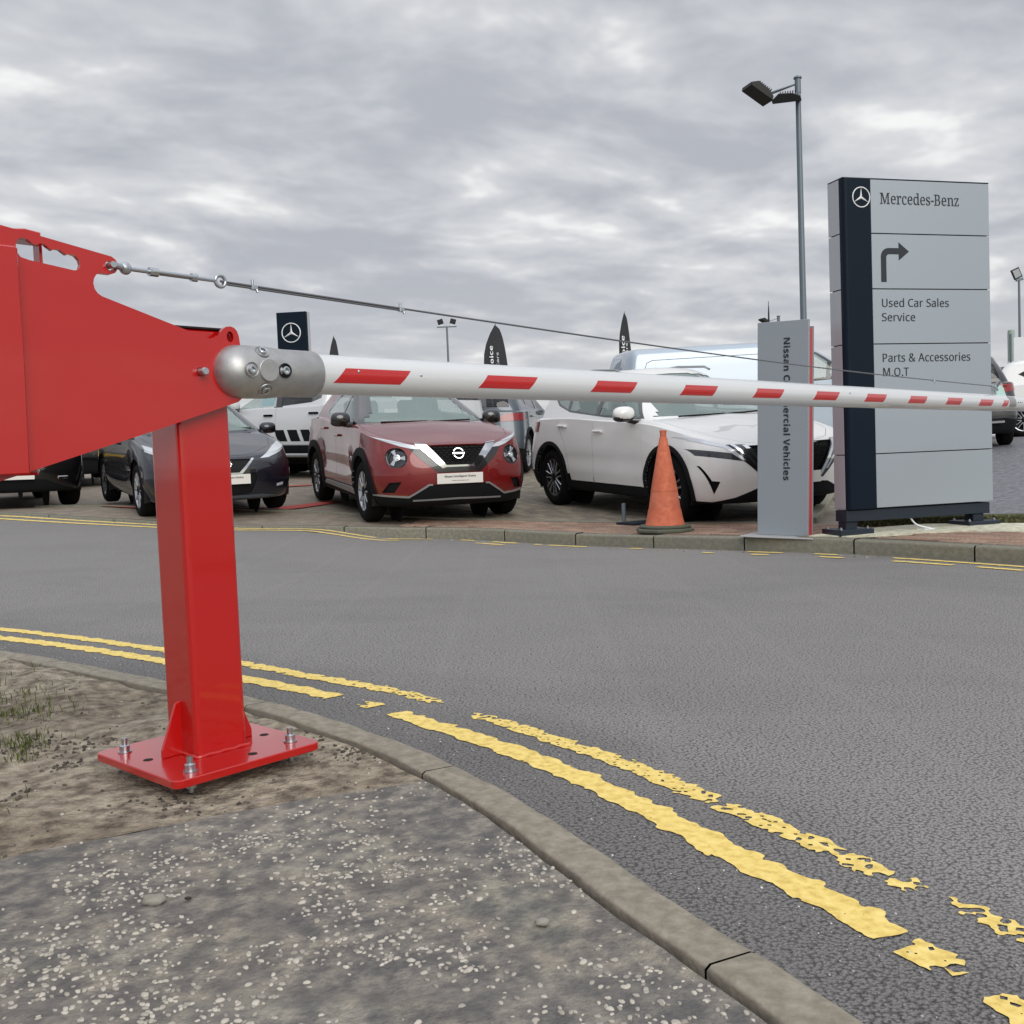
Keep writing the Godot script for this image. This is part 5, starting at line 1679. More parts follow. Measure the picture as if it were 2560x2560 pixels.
func holed_plate(outer: PackedVector2Array, holes: Array, depth: float) -> Geo:
	# a flat plate with through holes: each hole is joined to the outline by a slit
	var poly := outer
	if Geometry2D.is_polygon_clockwise(poly): poly.reverse()
	var hs: Array = []
	for h in holes:
		var q: PackedVector2Array = h
		if not Geometry2D.is_polygon_clockwise(q): q.reverse()
		hs.append(q)
	var g := Geo.new()
	# walls first
	for ring in [poly] + hs:
		for k in ring.size():
			var a: Vector2 = ring[k]; var b: Vector2 = ring[(k + 1) % ring.size()]
			g.quad(Vector3(a.x, a.y, 0), Vector3(b.x, b.y, 0), Vector3(b.x, b.y, depth), Vector3(a.x, a.y, depth))
	# faces: cut into vertical slabs so that no polygon holds a hole
	var xs: Array = []
	for h in hs:
		var lo: float = 1e9; var hi: float = -1e9
		for p in h: lo = minf(lo, p.x); hi = maxf(hi, p.x)
		xs.append((lo + hi) / 2.0)
	xs.append(-99.0); xs.append(99.0); xs.sort()
	for k in xs.size() - 1:
		var slab := PackedVector2Array([Vector2(xs[k], -9), Vector2(xs[k + 1], -9), Vector2(xs[k + 1], 9), Vector2(xs[k], 9)])
		var parts: Array = Geometry2D.intersect_polygons(poly, slab)
		for h in hs:
			var hh: PackedVector2Array = h.duplicate(); hh.reverse()
			var nxt: Array = []
			for p in parts: nxt.append_array(Geometry2D.clip_polygons(p, hh))
			parts = nxt
		for p in parts:
			if Geometry2D.is_polygon_clockwise(p): continue
			var idx := Geometry2D.triangulate_polygon(p)
			for i in range(0, idx.size(), 3):
				var a: Vector2 = p[idx[i]]; var b: Vector2 = p[idx[i + 1]]; var c: Vector2 = p[idx[i + 2]]
				if (b - a).cross(c - a) < 0:
					var t := b; b = c; c = t
				g.tri(Vector3(a.x, a.y, depth), Vector3(b.x, b.y, depth), Vector3(c.x, c.y, depth))
				g.tri(Vector3(a.x, a.y, 0), Vector3(c.x, c.y, 0), Vector3(b.x, b.y, 0))
	return g

# ------------------------------------------------------------------ signs, lamps, flags and small things
func make_signs() -> void:
	# the large sign: x along its face to the right, y up, z out of the face; origin under its front left corner at the level of the paving
	var u := Vector3(0.962, 0, -0.273).normalized()
	var F := Transform3D(Basis(u, Vector3.UP, u.cross(Vector3.UP)), Vector3(2.660, 0, -8.05))
	var s := thing("wayfinding_sign", "large grey panelled direction sign with a dark vertical stripe and star emblem", "sign", F)
	var W := 1.354; var D := 0.20; var top := 2.735
	var ys := [0.159, 0.590, 1.0225, 1.454, 1.8845, 2.315, top]
	var g := Geo.new()
	g.box(Vector3(W / 2, (ys[0] + top) / 2, -D / 2), Vector3(W - 0.03, top - ys[0] - 0.01, D - 0.02), 0.0)
	put("core", g, M.dark_steel, s)
	for k in 6:
		g = Geo.new()
		g.prism(V2([0.247, ys[k] + 0.004, W, ys[k] + 0.004, W, ys[k + 1] - 0.004, 0.247, ys[k + 1] - 0.004]), 0.012, Transform3D(Basis.IDENTITY, Vector3(0, 0, -0.010)), 0.0015)
		put("panel", g, M.sign_grey, s)
		for sd in [0, 1]:
			g = Geo.new()
			g.prism(V2([-D + 0.0, ys[k] + 0.004, -0.052, ys[k] + 0.004, -0.052, ys[k + 1] - 0.004, -D, ys[k + 1] - 0.004]), 0.010, Transform3D(Basis(Vector3(0, 0, 1), Vector3.UP, Vector3(-1, 0, 0)), Vector3(0.006, 0, 0)) if sd == 0 else Transform3D(Basis(Vector3(0, 0, 1), Vector3.UP, Vector3(-1, 0, 0)), Vector3(W + 0.004, 0, 0)), 0.0015)
			put("side_panel", g, M.sign_side, s)
	g = Geo.new()
	var edge := PackedVector2Array()
	for k in 7:
		var a := PI + PI / 2 * k / 6.0
		edge.append(Vector2(0.028, 0.0) + Vector2(cos(a), sin(a)) * 0.03 * Vector2(1, 1))
	# rounded dark fin: section in x, z swept up
	var sec := PackedVector2Array([Vector2(0.243, 0.05), Vector2(0.243, -0.006)])
	for k in 8:
		var a := -PI / 2 - PI / 2 * k / 7.0
		sec.append(Vector2(0.030, 0.026) + Vector2(cos(a), sin(a)) * 0.032)
	sec.append(Vector2(-0.002, 0.05))
	g.prism(sec, top - ys[0], Transform3D(Basis(Vector3(1, 0, 0), Vector3(0, 0, -1), Vector3(0, 1, 0)), Vector3(0, ys[0], 0)), 0.0)
	put("dark_fin", g, M.sign_dark, s)
	g = Geo.new()
	g.box(Vector3(W / 2, top + 0.003, -D / 2), Vector3(W + 0.004, 0.008, D + 0.004), 0.002)
	put("top_cap", g, M.sign_frame, s)
	g = star_badge(0.080, 0.006)
	put("star_emblem", g, M.white, s, Transform3D(Basis.IDENTITY, Vector3(0.158, 2.590, 0.0065)))
	var serif := font("Droid Serif"); var sans := font("Droid Sans")
	for q in [["Mercedes-Benz", serif, 0.332, 2.545, 0.732, 0.086], ["Used Car Sales", sans, 0.331, 1.744, 0.622, 0.064], ["Service", sans, 0.328, 1.632, 0.306, 0.064], ["Parts & Accessories", sans, 0.327, 1.312, 0.824, 0.066], ["M.O.T", sans, 0.329, 1.200, 0.236, 0.066]]:
		g = lettering(q[0], q[1], q[4], q[5], 0.0025)
		put("lettering", g, M.ink, s, Transform3D(Basis.IDENTITY, Vector3(q[2], q[3], 0.0022)))
	g = Geo.new()
	var arrow := V2([0.329, 1.939, 0.377, 1.939, 0.377, 2.120])
	for k in 7: arrow.append(Vector2(0.405, 2.128) + Vector2.from_angle(PI - PI / 2 * k / 6.0) * 0.028)
	arrow.append_array(V2([0.493, 2.156, 0.493, 2.108, 0.587, 2.178, 0.493, 2.249, 0.493, 2.204]))
	for k in 9: arrow.append(Vector2(0.399, 2.134) + Vector2.from_angle(PI / 2 + PI / 2 * k / 8.0) * 0.070)
	g.prism(arrow, 0.002, Transform3D(Basis.IDENTITY, Vector3(0, 0, 0.0024)), 0.0)
	put("arrow", g, M.ink, s)
	g = Geo.new()
	g.box(Vector3(0.665, 0.106, -0.10), Vector3(1.36, 0.090, 0.15), 0.004)
	put("base_beam", g, M.sign_frame, s)
	for x in [0.045, 1.25]:
		g = Geo.new()
		g.box(Vector3(x, 0.030, -0.10), Vector3(0.105, 0.066, 0.105), 0.004)
		g.box(Vector3(x, -0.022, -0.10), Vector3(0.31, 0.05, 0.26), 0.006)
		var ft := put("foot", g, M.sign_frame, s)
		for q in [Vector2(-0.12, -0.09), Vector2(0.12, -0.09), Vector2(-0.12, 0.09), Vector2(0.12, 0.09)]:
			g = Geo.new()
			var p := Vector3(x + q.x, 0, -0.10 + q.y)
			g.cyl(p + Vector3(0, -0.08, 0), p + Vector3(0, 0.022, 0), 0.007, -1, 10)
			g.cyl(p + Vector3(0, 0.002, 0), p + Vector3(0, 0.013, 0), 0.014, -1, 6)
			g.cyl(p + Vector3(0, -0.062, 0), p + Vector3(0, -0.05, 0), 0.014, -1, 6)
			put("anchor_bolt", g, M.zinc, ft)
	# the loose cable beneath it
	g = Geo.new()
	var c := PackedVector3Array()
	for q in [Vector3(0.60, 0.065, -0.06), Vector3(0.605, 0.03, -0.03), Vector3(0.63, 0.0, 0.0), Vector3(0.70, -0.022, 0.03), Vector3(0.735, -0.035, 0.05), Vector3(0.70, -0.040, 0.07), Vector3(0.62, -0.040, 0.06), Vector3(0.60, -0.038, 0.02), Vector3(0.66, -0.036, -0.01), Vector3(0.76, -0.036, 0.0), Vector3(0.74, -0.034, 0.045), Vector3(0.64, -0.034, 0.045)]: c.append(F * q)
	var cc := PackedVector3Array()
	for k in c.size() - 1:
		for j in 6: cc.append(c[k].cubic_interpolate(c[k + 1], c[maxi(k - 1, 0)], c[mini(k + 2, c.size() - 1)], j / 6.0))
	g.tube(cc, 0.007, 8)
	tag(put("cable", g, M.white), "loose white cable hanging under the large sign onto its concrete pad", "cable")
	# the grey totem with red edge, a little out of plumb
	var a := Vector3(2.018, -0.045, -8.43); var b := Vector3(2.367, -0.046, -8.20)
	var ux := (b - a); ux.y = 0; ux = ux.normalized()
	var lean := Basis(ux.cross(Vector3.UP), -0.0285)
	var T := Transform3D(lean * Basis(ux, Vector3.UP, ux.cross(Vector3.UP)), a)
	var t := thing("totem_sign", "slim grey totem sign with red edge and vertical dark lettering, leaning slightly", "sign", T)
	var tw := a.distance_to(b)
	g = Geo.new()
	g.prism(V2([0, 0.008, tw, 0.008, tw, 1.735, 0, 1.735]), 0.035, Transform3D(Basis.IDENTITY, Vector3(0, 0, -0.035)), 0.002)
	put("front_panel", g, M.totem_grey, t)
	g = Geo.new()
	g.prism(V2([0.012, 0.008, tw - 0.002, 0.008, tw - 0.002, 1.672, 0.012, 1.672]), 0.075, Transform3D(Basis.IDENTITY, Vector3(0, 0, -0.112)), 0.0)
	put("red_core", g, M.totem_red, t)
	g = Geo.new()
	g.prism(V2([0, 0.008, tw, 0.008, tw, 1.690, 0, 1.690]), 0.032, Transform3D(Basis.IDENTITY, Vector3(0, 0, -0.145)), 0.002)
	put("back_panel", g, M.totem_grey, t)
	g = Geo.new()
	g.box(Vector3(tw / 2, 0.002, -0.06), Vector3(0.60, 0.010, 0.46), 0.002)
	put("base_plate", g, M.totem_base, t)
	g = lettering("Nissan Commercial Vehicles", font("Droid Sans", true), 1.145, 0.050, 0.0025)
	put("lettering", g, M.ink, t, Transform3D(Basis(Vector3(0, -1, 0), Vector3(1, 0, 0), Vector3(0, 0, 1)), Vector3(tw * 0.585 - 0.026, 1.600, 0.0012)))
	# traffic cone
	var cy := lot_y(1.395, -9.36)
	var K := thing("traffic_cone", "tall faded orange traffic cone on a grey rubber foot", "traffic cone", Transform3D(Basis(Vector3(0, 0, 1), -0.012), Vector3(1.395, cy, -9.36)))
	g = Geo.new()
	var oct := PackedVector2Array()
	for k in 8: oct.append(Vector2.from_angle(TAU * (k + 0.5) / 8) * 0.272)
	g.prism(oct, 0.040, Transform3D(Basis(Vector3(1, 0, 0), -PI / 2), Vector3(0, 0.0, 0)), 0.012)
	g.prism(circle(Vector2.ZERO, 0.235, 24), 0.030, Transform3D(Basis(Vector3(1, 0, 0), -PI / 2), Vector3(0, 0.038, 0)), 0.010)
	put("rubber_foot", g, M.rubber, K)
	g = Geo.new()
	g.lathe([Vector2(0.178, 0.062), Vector2(0.182, 0.070), Vector2(0.176, 0.082), Vector2(0.160, 0.150), Vector2(0.150, 0.205), Vector2(0.148, 0.212)], Transform3D.IDENTITY, 40)
	put("skirt", g, M.cone, K)
	g = Geo.new()
	g.lathe([Vector2(0.146, 0.205), Vector2(0.121, 0.375)], Transform3D.IDENTITY, 40)
	put("sleeve", g, M.cone_sleeve, K)
	g = Geo.new()
	g.lathe([Vector2(0.1225, 0.372), Vector2(0.1235, 0.376), Vector2(0.118, 0.40), Vector2(0.036, 0.860), Vector2(0.030, 0.868), Vector2(0.029, 0.912), Vector2(0.033, 0.918), Vector2(0.031, 0.930), Vector2(0.022, 0.932), Vector2(0.022, 0.90), Vector2(0.001, 0.89)], Transform3D.IDENTITY, 40)
	put("cone_body", g, M.cone, K)
	# sawn off post stub
	var sy := lot_y(1.146, -10.5)
	var st := thing("post_stub", "short grey metal post stub on a square plate left of the cone", "post", Transform3D(Basis(Vector3.UP, 0.5), Vector3(1.146, sy, -10.5)))
	g = Geo.new(); g.cyl(Vector3(0, 0, 0), Vector3(0, 0.215, 0), 0.021, -1, 18)
	put("stub", g, M.pole, st)
	g = Geo.new(); g.box(Vector3(0.10, 0.012, 0.12), Vector3(0.36, 0.022, 0.30), 0.004)
	put("plate", g, M.sign_frame, st)
	# tall dark pylon with the star far behind
	var pu := Vector3(0.93, 0, 0.10).normalized()
	var py := thing("star_pylon", "distant dark square pylon sign with white three-pointed star in a ring", "sign", Transform3D(Basis(pu, Vector3.UP, pu.cross(Vector3.UP)), Vector3(-9.93, 0.6, -45)))
	g = Geo.new(); g.box(Vector3(0.68, 3.36, -0.10), Vector3(1.32, 6.72, 0.22), 0.02)
	put("slab", g, M.sign_dark, py)
	g = Geo.new(); g.box(Vector3(1.40, 3.35, -0.16), Vector3(0.07, 6.70, 0.16), 0.01)
	put("edge_strip", g, M.sign_side, py)
	g = star_badge(0.43, 0.05)
	put("star_emblem", g, M.white, py, Transform3D(Basis.IDENTITY, Vector3(0.66, 5.82, 0.012)))
	# lamps
	floodlight_mast("floodlight_mast", "tall grey lamp post with two black floodlights above the totem sign", Vector3(6.374, lot_y(6.374, -22), -22), 8.37, 0.075, [[-0.95, 0.35, 0.62, 0.25], [-0.34, -0.1, 0.05, 0.95]], 1.0)
	floodlight_mast("floodlight_mast", "distant lamp post with two floodlights behind the totem sign's top", Vector3(15.93, 0.6, -60), 8.15, 0.10, [[-0.95, 0.35, 0.62, 0.25], [-0.34, -0.1, 0.05, 0.95]], 1.0)
	twin_mast()
	var rm := thing("lamp_post", "slender lamp post with one square floodlight at the right edge", "lamp post", Transform3D(Basis.IDENTITY, Vector3(24.95, 0.55, -50)))
	g = Geo.new(); g.cyl(Vector3.ZERO, Vector3(0, 7.6, 0), 0.075, 0.05, 14)
	put("pole", g, M.pole, rm)
	g = Geo.new(); g.box(Vector3(-0.12, 7.95, 0.0), Vector3(0.42, 0.50, 0.10), 0.02, Basis(Vector3(0, 0, 1), 0.4))
	put("lamp_housing", g, M.lamp_black, rm)
	g = Geo.new(); g.box(Vector3(-0.12, 7.95, 0.056), Vector3(0.32, 0.38, 0.012), 0.004, Basis(Vector3(0, 0, 1), 0.4))
	put("lamp_glass", g, M.lamp_glass, rm)
	g = Geo.new(); g.box(Vector3(0.02, 7.66, 0), Vector3(0.36, 0.12, 0.10), 0.02, Basis(Vector3(0, 0, 1), 0.2))
	put("bracket", g, M.pole, rm)
	var pp := thing("round_post", "pale green grey round post beside the far trees", "post", Transform3D(Basis.IDENTITY, Vector3(14.72, 0.4, -30)))
	g = Geo.new(); g.lathe([Vector2(0.0001, 0), Vector2(0.10, 0), Vector2(0.10, 3.25), Vector2(0.09, 3.35), Vector2(0.0001, 3.38)], Transform3D.IDENTITY, 20)
	put("column", g, M.pole_pale, pp)
	g = Geo.new(); g.lathe([Vector2(0.101, 2.36), Vector2(0.108, 2.37), Vector2(0.108, 2.43), Vector2(0.101, 2.44)], Transform3D.IDENTITY, 20)
	put("collar", g, M.white, pp)
	var gs := thing("banner_sign", "white and green board at the right edge of the yard", "sign", Transform3D(Basis(Vector3.UP, -0.3), Vector3(13.78, 0.45, -28)))
	g = Geo.new(); g.cyl(Vector3(-0.05, 0, 0), Vector3(-0.05, 3.0, 0), 0.035, -1, 12)
	put("pole", g, M.pole, gs)
	g = Geo.new(); g.box(Vector3(0.72, 2.42, 0), Vector3(1.4, 0.95, 0.03), 0.004)
	put("upper_board", g, M.white, gs)
	g = Geo.new(); g.box(Vector3(0.72, 1.42, 0), Vector3(1.4, 1.02, 0.03), 0.004)
	put("lower_board", g, M.green_sign, gs)
	# feather flags
	flag(Vector3(-0.46, 0.55, -24), 3.22, 0.52, 0.25, "dark feather flag in the middle, lettering up its side, behind red car", true)
	flag(Vector3(2.58, 0.55, -23), 3.25, 0.30, 0.9, "dark feather flag standing above the rear of the pale van", true)
	flag(Vector3(-4.42, 0.60, -26), 3.30, 0.30, 1.0, "dark feather flag just right of the distant star pylon", true)
	flag(Vector3(5.64, 0.50, -22), 3.25, 0.10, 1.45, "dark feather flag seen edge on above the totem sign", false)
	trees()

func floodlight_mast(called: String, label: String, at: Vector3, top: float, r: float, lamps: Array, k: float) -> void:
	var h := top - at.y
	var o := thing(called, label, "lamp post", Transform3D(Basis.IDENTITY, at), "floodlight masts round the car park")
	var g := Geo.new(); g.cyl(Vector3.ZERO, Vector3(0, h, 0), r, r * 0.72, 18)
	put("pole", g, M.pole, o)
	g = Geo.new()
	g.cyl(Vector3(0, h - 0.30, 0), Vector3(0, h - 0.01, 0), r * 0.85, -1, 16)
	g.lathe([Vector2(0.0001, h), Vector2(r * 1.2, h), Vector2(r * 1.15, h + 0.03), Vector2(0.0001, h + 0.07)], Transform3D.IDENTITY, 8)
	put("collar", g, M.pole, o)
	for n in 2:
		var q: Array = [Vector3(-0.80, h - 0.20, 0.05), Vector3(-0.30, h - 0.44, 0.30)][n]  if false else []
		var c: Vector3 = [Vector3(-0.80, h - 0.24, -0.1), Vector3(-0.27, h - 0.46, 0.16)][n]
		var bs: Basis = [Basis(Vector3.UP, 0.3) * Basis(Vector3(0, 0, 1), -0.52), Basis(Vector3.UP, -0.25) * Basis(Vector3(1, 0, 0), 0.30)][n]
		var m := node("floodlight", o)
		g = Geo.new()
		g.prism(V2([-0.30, -0.07, 0.28, -0.07, 0.26, 0.03, 0.10, 0.10, -0.18, 0.12, -0.32, 0.0]), 0.40, Transform3D(bs, c - bs.z * 0.2), 0.012)
		put("lamp_housing", g, M.lamp_black, m)
		g = Geo.new()
		for j in 7: g.box(c + bs * Vector3(-0.14 + j * 0.05, 0.125, 0), Vector3(0.014, 0.05, 0.34), 0.0, bs)
		put("cooling_fin", g, M.lamp_black, m)
		g = Geo.new()
		for z in [-0.12, 0.12]: g.tube(PackedVector3Array([Vector3(0, h - 0.10 - n * 0.16, 0), c + bs * Vector3(0.16, 0.06, z)]), 0.018, 6)
		put("arm", g, M.pole, m)

func twin_mast() -> void:
	var o := thing("floodlight_mast", "distant mast with a crossbar and two square floodlights left of the middle flag", "lamp post", Transform3D(Basis.IDENTITY, Vector3(-3.46, 0.6, -62)), "floodlight masts round the car park")
	var g := Geo.new(); g.cyl(Vector3.ZERO, Vector3(0, 8.0, 0), 0.085, 0.055, 14)
	put("pole", g, M.pole, o)
	g = Geo.new(); g.box(Vector3(0, 7.98, 0), Vector3(1.18, 0.07, 0.07), 0.01)
	put("crossbar", g, M.pole, o)
	for sd in [-1.0, 1.0]:
		var bs := Basis(Vector3(0, 0, 1), -sd * 0.28)
		var m := node("floodlight", o)
		g = Geo.new(); g.box(Vector3(sd * 0.38, 8.29, 0), Vector3(0.34, 0.30, 0.14), 0.02, bs)
		put("lamp_housing", g, M.lamp_black, m)
		g = Geo.new(); g.box(Vector3(sd * 0.38, 8.07, 0), Vector3(0.30, 0.08, 0.05), 0.01)
		put("bracket", g, M.white, m)

func flag(at: Vector3, h: float, w: float, turn: float, label: String, words: bool) -> void:
	var o := thing("feather_flag", label, "flag", Transform3D(Basis(Vector3.UP, turn * 0.5) * Basis(Vector3(0, 0, 1), 0.02), at), "feather flags behind the parked cars")
	var g := Geo.new()
	var pole := PackedVector3Array()
	for k in 15:
		var t := k / 14.0
		pole.append(Vector3(w * 0.62 * pow(maxf(0.0, (t - 0.72) / 0.28), 2.0), h * t, 0))
	g.tube(pole, 0.014, 8, 0.006)
	put("pole", g, M.dark_steel, o)
	g = Geo.new()
	var nu := 10; var nv := 28
	for face in [0.0, 0.003]:
		var pts: Array = []
		for j in nv + 1:
			var t := j / float(nv)
			var y := lerpf(0.75, h - 0.02, t)
			var x0 := w * 0.62 * pow(maxf(0.0, (y / h - 0.72) / 0.28), 2.0)
			var s1 := clampf((t - 0.45) / 0.55, 0.0, 1.0)
			var x1 := w * (0.62 + 0.45 * sqrt(1.0 - s1 * s1))
			for i in nu + 1:
				var s := i / float(nu)
				var wave := sin(s * 5.0 + t * 7.0) * 0.05 * s * (1.1 - t)
				pts.append(Vector3(lerpf(x0, maxf(x0 + 0.002, x1), s), y - s * 0.02, wave + face))
		g.grid(pts, nu + 1, nv + 1, face == 0.0)
	var cloth := put("cloth", g, M.flag, o)
	if words:
		g = lettering("Intelligent Choice", font("Droid Sans", true), 1.85, 0.085, 0.004)
		put("lettering", g, M.white, cloth, Transform3D(Basis(Vector3(0, 1, 0), Vector3(-1, 0, 0), Vector3(0, 0, 1)), Vector3(w * 0.42, 0.86, 0.034)))
		g = lettering("Used Cars", font("Droid Sans"), 0.80, 0.055, 0.004)
		put("lettering", g, M.white, cloth, Transform3D(Basis(Vector3(0, 1, 0), Vector3(-1, 0, 0), Vector3(0, 0, 1)), Vector3(w * 0.66, 1.75, 0.036)))

func trees() -> void:
	var r := RandomNumberGenerator.new(); r.seed = 5
	for q in [["pine_tree", "dark green pine tree rising behind the right edge posts", Vector3(28.8, 0.5, -54), 6.9, 2.5, true], ["pine_tree", "taller pine beyond the right edge of the yard", Vector3(33.5, 0.5, -58), 9.0, 3.0, true], ["bare_shrub", "bare brown shrub between pine and the dark hatchback", Vector3(26.6, 0.5, -52), 3.1, 2.2, false], ["bare_shrub", "bare brown bush under the pine at the right", Vector3(29.6, 0.5, -50), 3.0, 2.4, false]]:
		var o := thing(q[0], q[1], "tree" if q[5] else "shrub", Transform3D(Basis.IDENTITY, q[2]))
		var h: float = q[3]; var w: float = q[4]
		var g := Geo.new()
		var cr := Geo.new(); cr.tinted = true
		var tips: Array = []
		if q[5]:
			var tr := PackedVector3Array()
			for k in 7: tr.append(Vector3(sin(k * 0.9) * 0.12, h * 0.93 * k / 6.0, cos(k) * 0.1))
			g.tube(tr, 0.20, 8, 0.04)
			for k in 34:
				var t := 0.16 + 0.80 * k / 34.0
				var a := k * 2.4 + r.randf() * 0.6
				var L := w * (1.0 - pow(t, 2.2)) * r.randf_range(0.55, 1.0) + 0.25
				var p0 := Vector3(0, h * t * 0.95, 0); var p1 := p0 + Vector3(cos(a) * L, L * r.randf_range(0.12, 0.5), sin(a) * L)
				g.tube(PackedVector3Array([p0, p0.lerp(p1, 0.5) + Vector3(0, -0.06, 0), p1]), 0.045, 5, 0.012)
				for m in int(5 + L * 5): tips.append(p0.lerp(p1, r.randf_range(0.35, 1.05)) + Vector3(r.randfn(0, 0.14), r.randfn(0, 0.12), r.randfn(0, 0.14)))
			for p in tips:
				var v := r.randf_range(0.55, 1.35)
				for k in 26:
					var d := Vector3(r.randfn(0, 1), r.randfn(0.35, 0.8), r.randfn(0, 1)).normalized()
					var s := d.cross(Vector3(r.randfn(0, 1), r.randfn(0, 1), r.randfn(0, 1))).normalized() * 0.022
					var L := r.randf_range(0.12, 0.30)
					cr.tint = Color(0.040 * v, 0.062 * v, 0.030 * v)
					cr.tri(p - s, p + s, p + d * L)
			put("trunk", g, M.bark, o)
			put("crown", cr, M.needle, o).set_meta("kind", "stuff")
		else:
			for k in 46:
				var a := r.randf() * TAU; var rad := r.randf() * w * 0.5
				var p0 := Vector3(cos(a) * rad * 0.35, 0, sin(a) * rad * 0.35); var p1 := Vector3(cos(a) * rad * 1.5, h * r.randf_range(0.6, 1.0), sin(a) * rad * 1.5)
				g.tube(PackedVector3Array([p0, p0.lerp(p1, 0.5) + Vector3(r.randfn(0, 0.1), 0, r.randfn(0, 0.1)), p1]), 0.025, 5, 0.006)
				for m in 16:
					var p := p0.lerp(p1, r.randf_range(0.3, 1.0))
					var d := (Vector3(r.randfn(0, 1), r.randfn(0.8, 0.5), r.randfn(0, 1))).normalized() * r.randf_range(0.25, 0.7)
					g.tube(PackedVector3Array([p, p + d * 0.5 + Vector3(0, 0.03, 0), p + d]), 0.009, 3, 0.003)
			put("stems", g, M.bark, o).set_meta("kind", "stuff")

# ------------------------------------------------------------------ vehicles
func stand(x: float, d: float, yaw: float, wb: float) -> Transform3D:
	# a car's frame on the sloping car park: x forward, y up, z to its right
	var f2 := Vector2(sin(yaw), cos(yaw)); var r2 := Vector2(-cos(yaw), sin(yaw))
	var P: Array = []
	for q in [[wb / 2, 0.85], [-wb / 2, 0.85], [wb / 2, -0.85], [-wb / 2, -0.85]]:
		var X: float = x + f2.x * q[0] + r2.x * q[1]; var Z: float = -(d - (f2.y * q[0] + r2.y * q[1]))
		P.append(Vector3(X, lot_y(X, Z), Z))
	var o: Vector3 = (P[0] + P[1] + P[2] + P[3]) / 4.0
	var f: Vector3 = (P[0] + P[2] - P[1] - P[3]).normalized()
	var r: Vector3 = (P[0] + P[1] - P[2] - P[3]); r = (r - f * r.dot(f)).normalized()
	return Transform3D(Basis(f, r.cross(f), r), o)

func k2(a: Array) -> Array:
	var out: Array = []
	for i in range(0, a.size(), 2): out.append(Vector2(a[i], a[i + 1]))
	return out

func row(y: Array, w: Array, xf: float, xr: float, df: float, dr: float, nf := 2.6, nr := 2.8, sharp := false) -> Dictionary:
	return {"y": k2(y), "w": k2(w), "xf": xf, "xr": xr, "df": df, "dr": dr, "nf": nf, "nr": nr, "sharp": sharp}

const AHEAD := AABB(Vector3(1.0, -9, -0.01), Vector3(9, 18, 18))
const ASTERN := AABB(Vector3(-9, -9, -0.01), Vector3(8, 18, 18))

func arch_trim(ax: float, r: float, r0: float, r1: float, m: Material) -> Dictionary:
	return {"name": "arch_trim", "mat": m, "ax": 0, "poly": arc_band(Vector2(ax, r), r0, r1, -0.42, PI + 0.42, 30), "off": 0.014, "skirt": 0.03, "over": true, "least": -0.1, "lim": AABB(Vector3(-9, 0.14, 0.5), Vector3(18, 9, 9))}

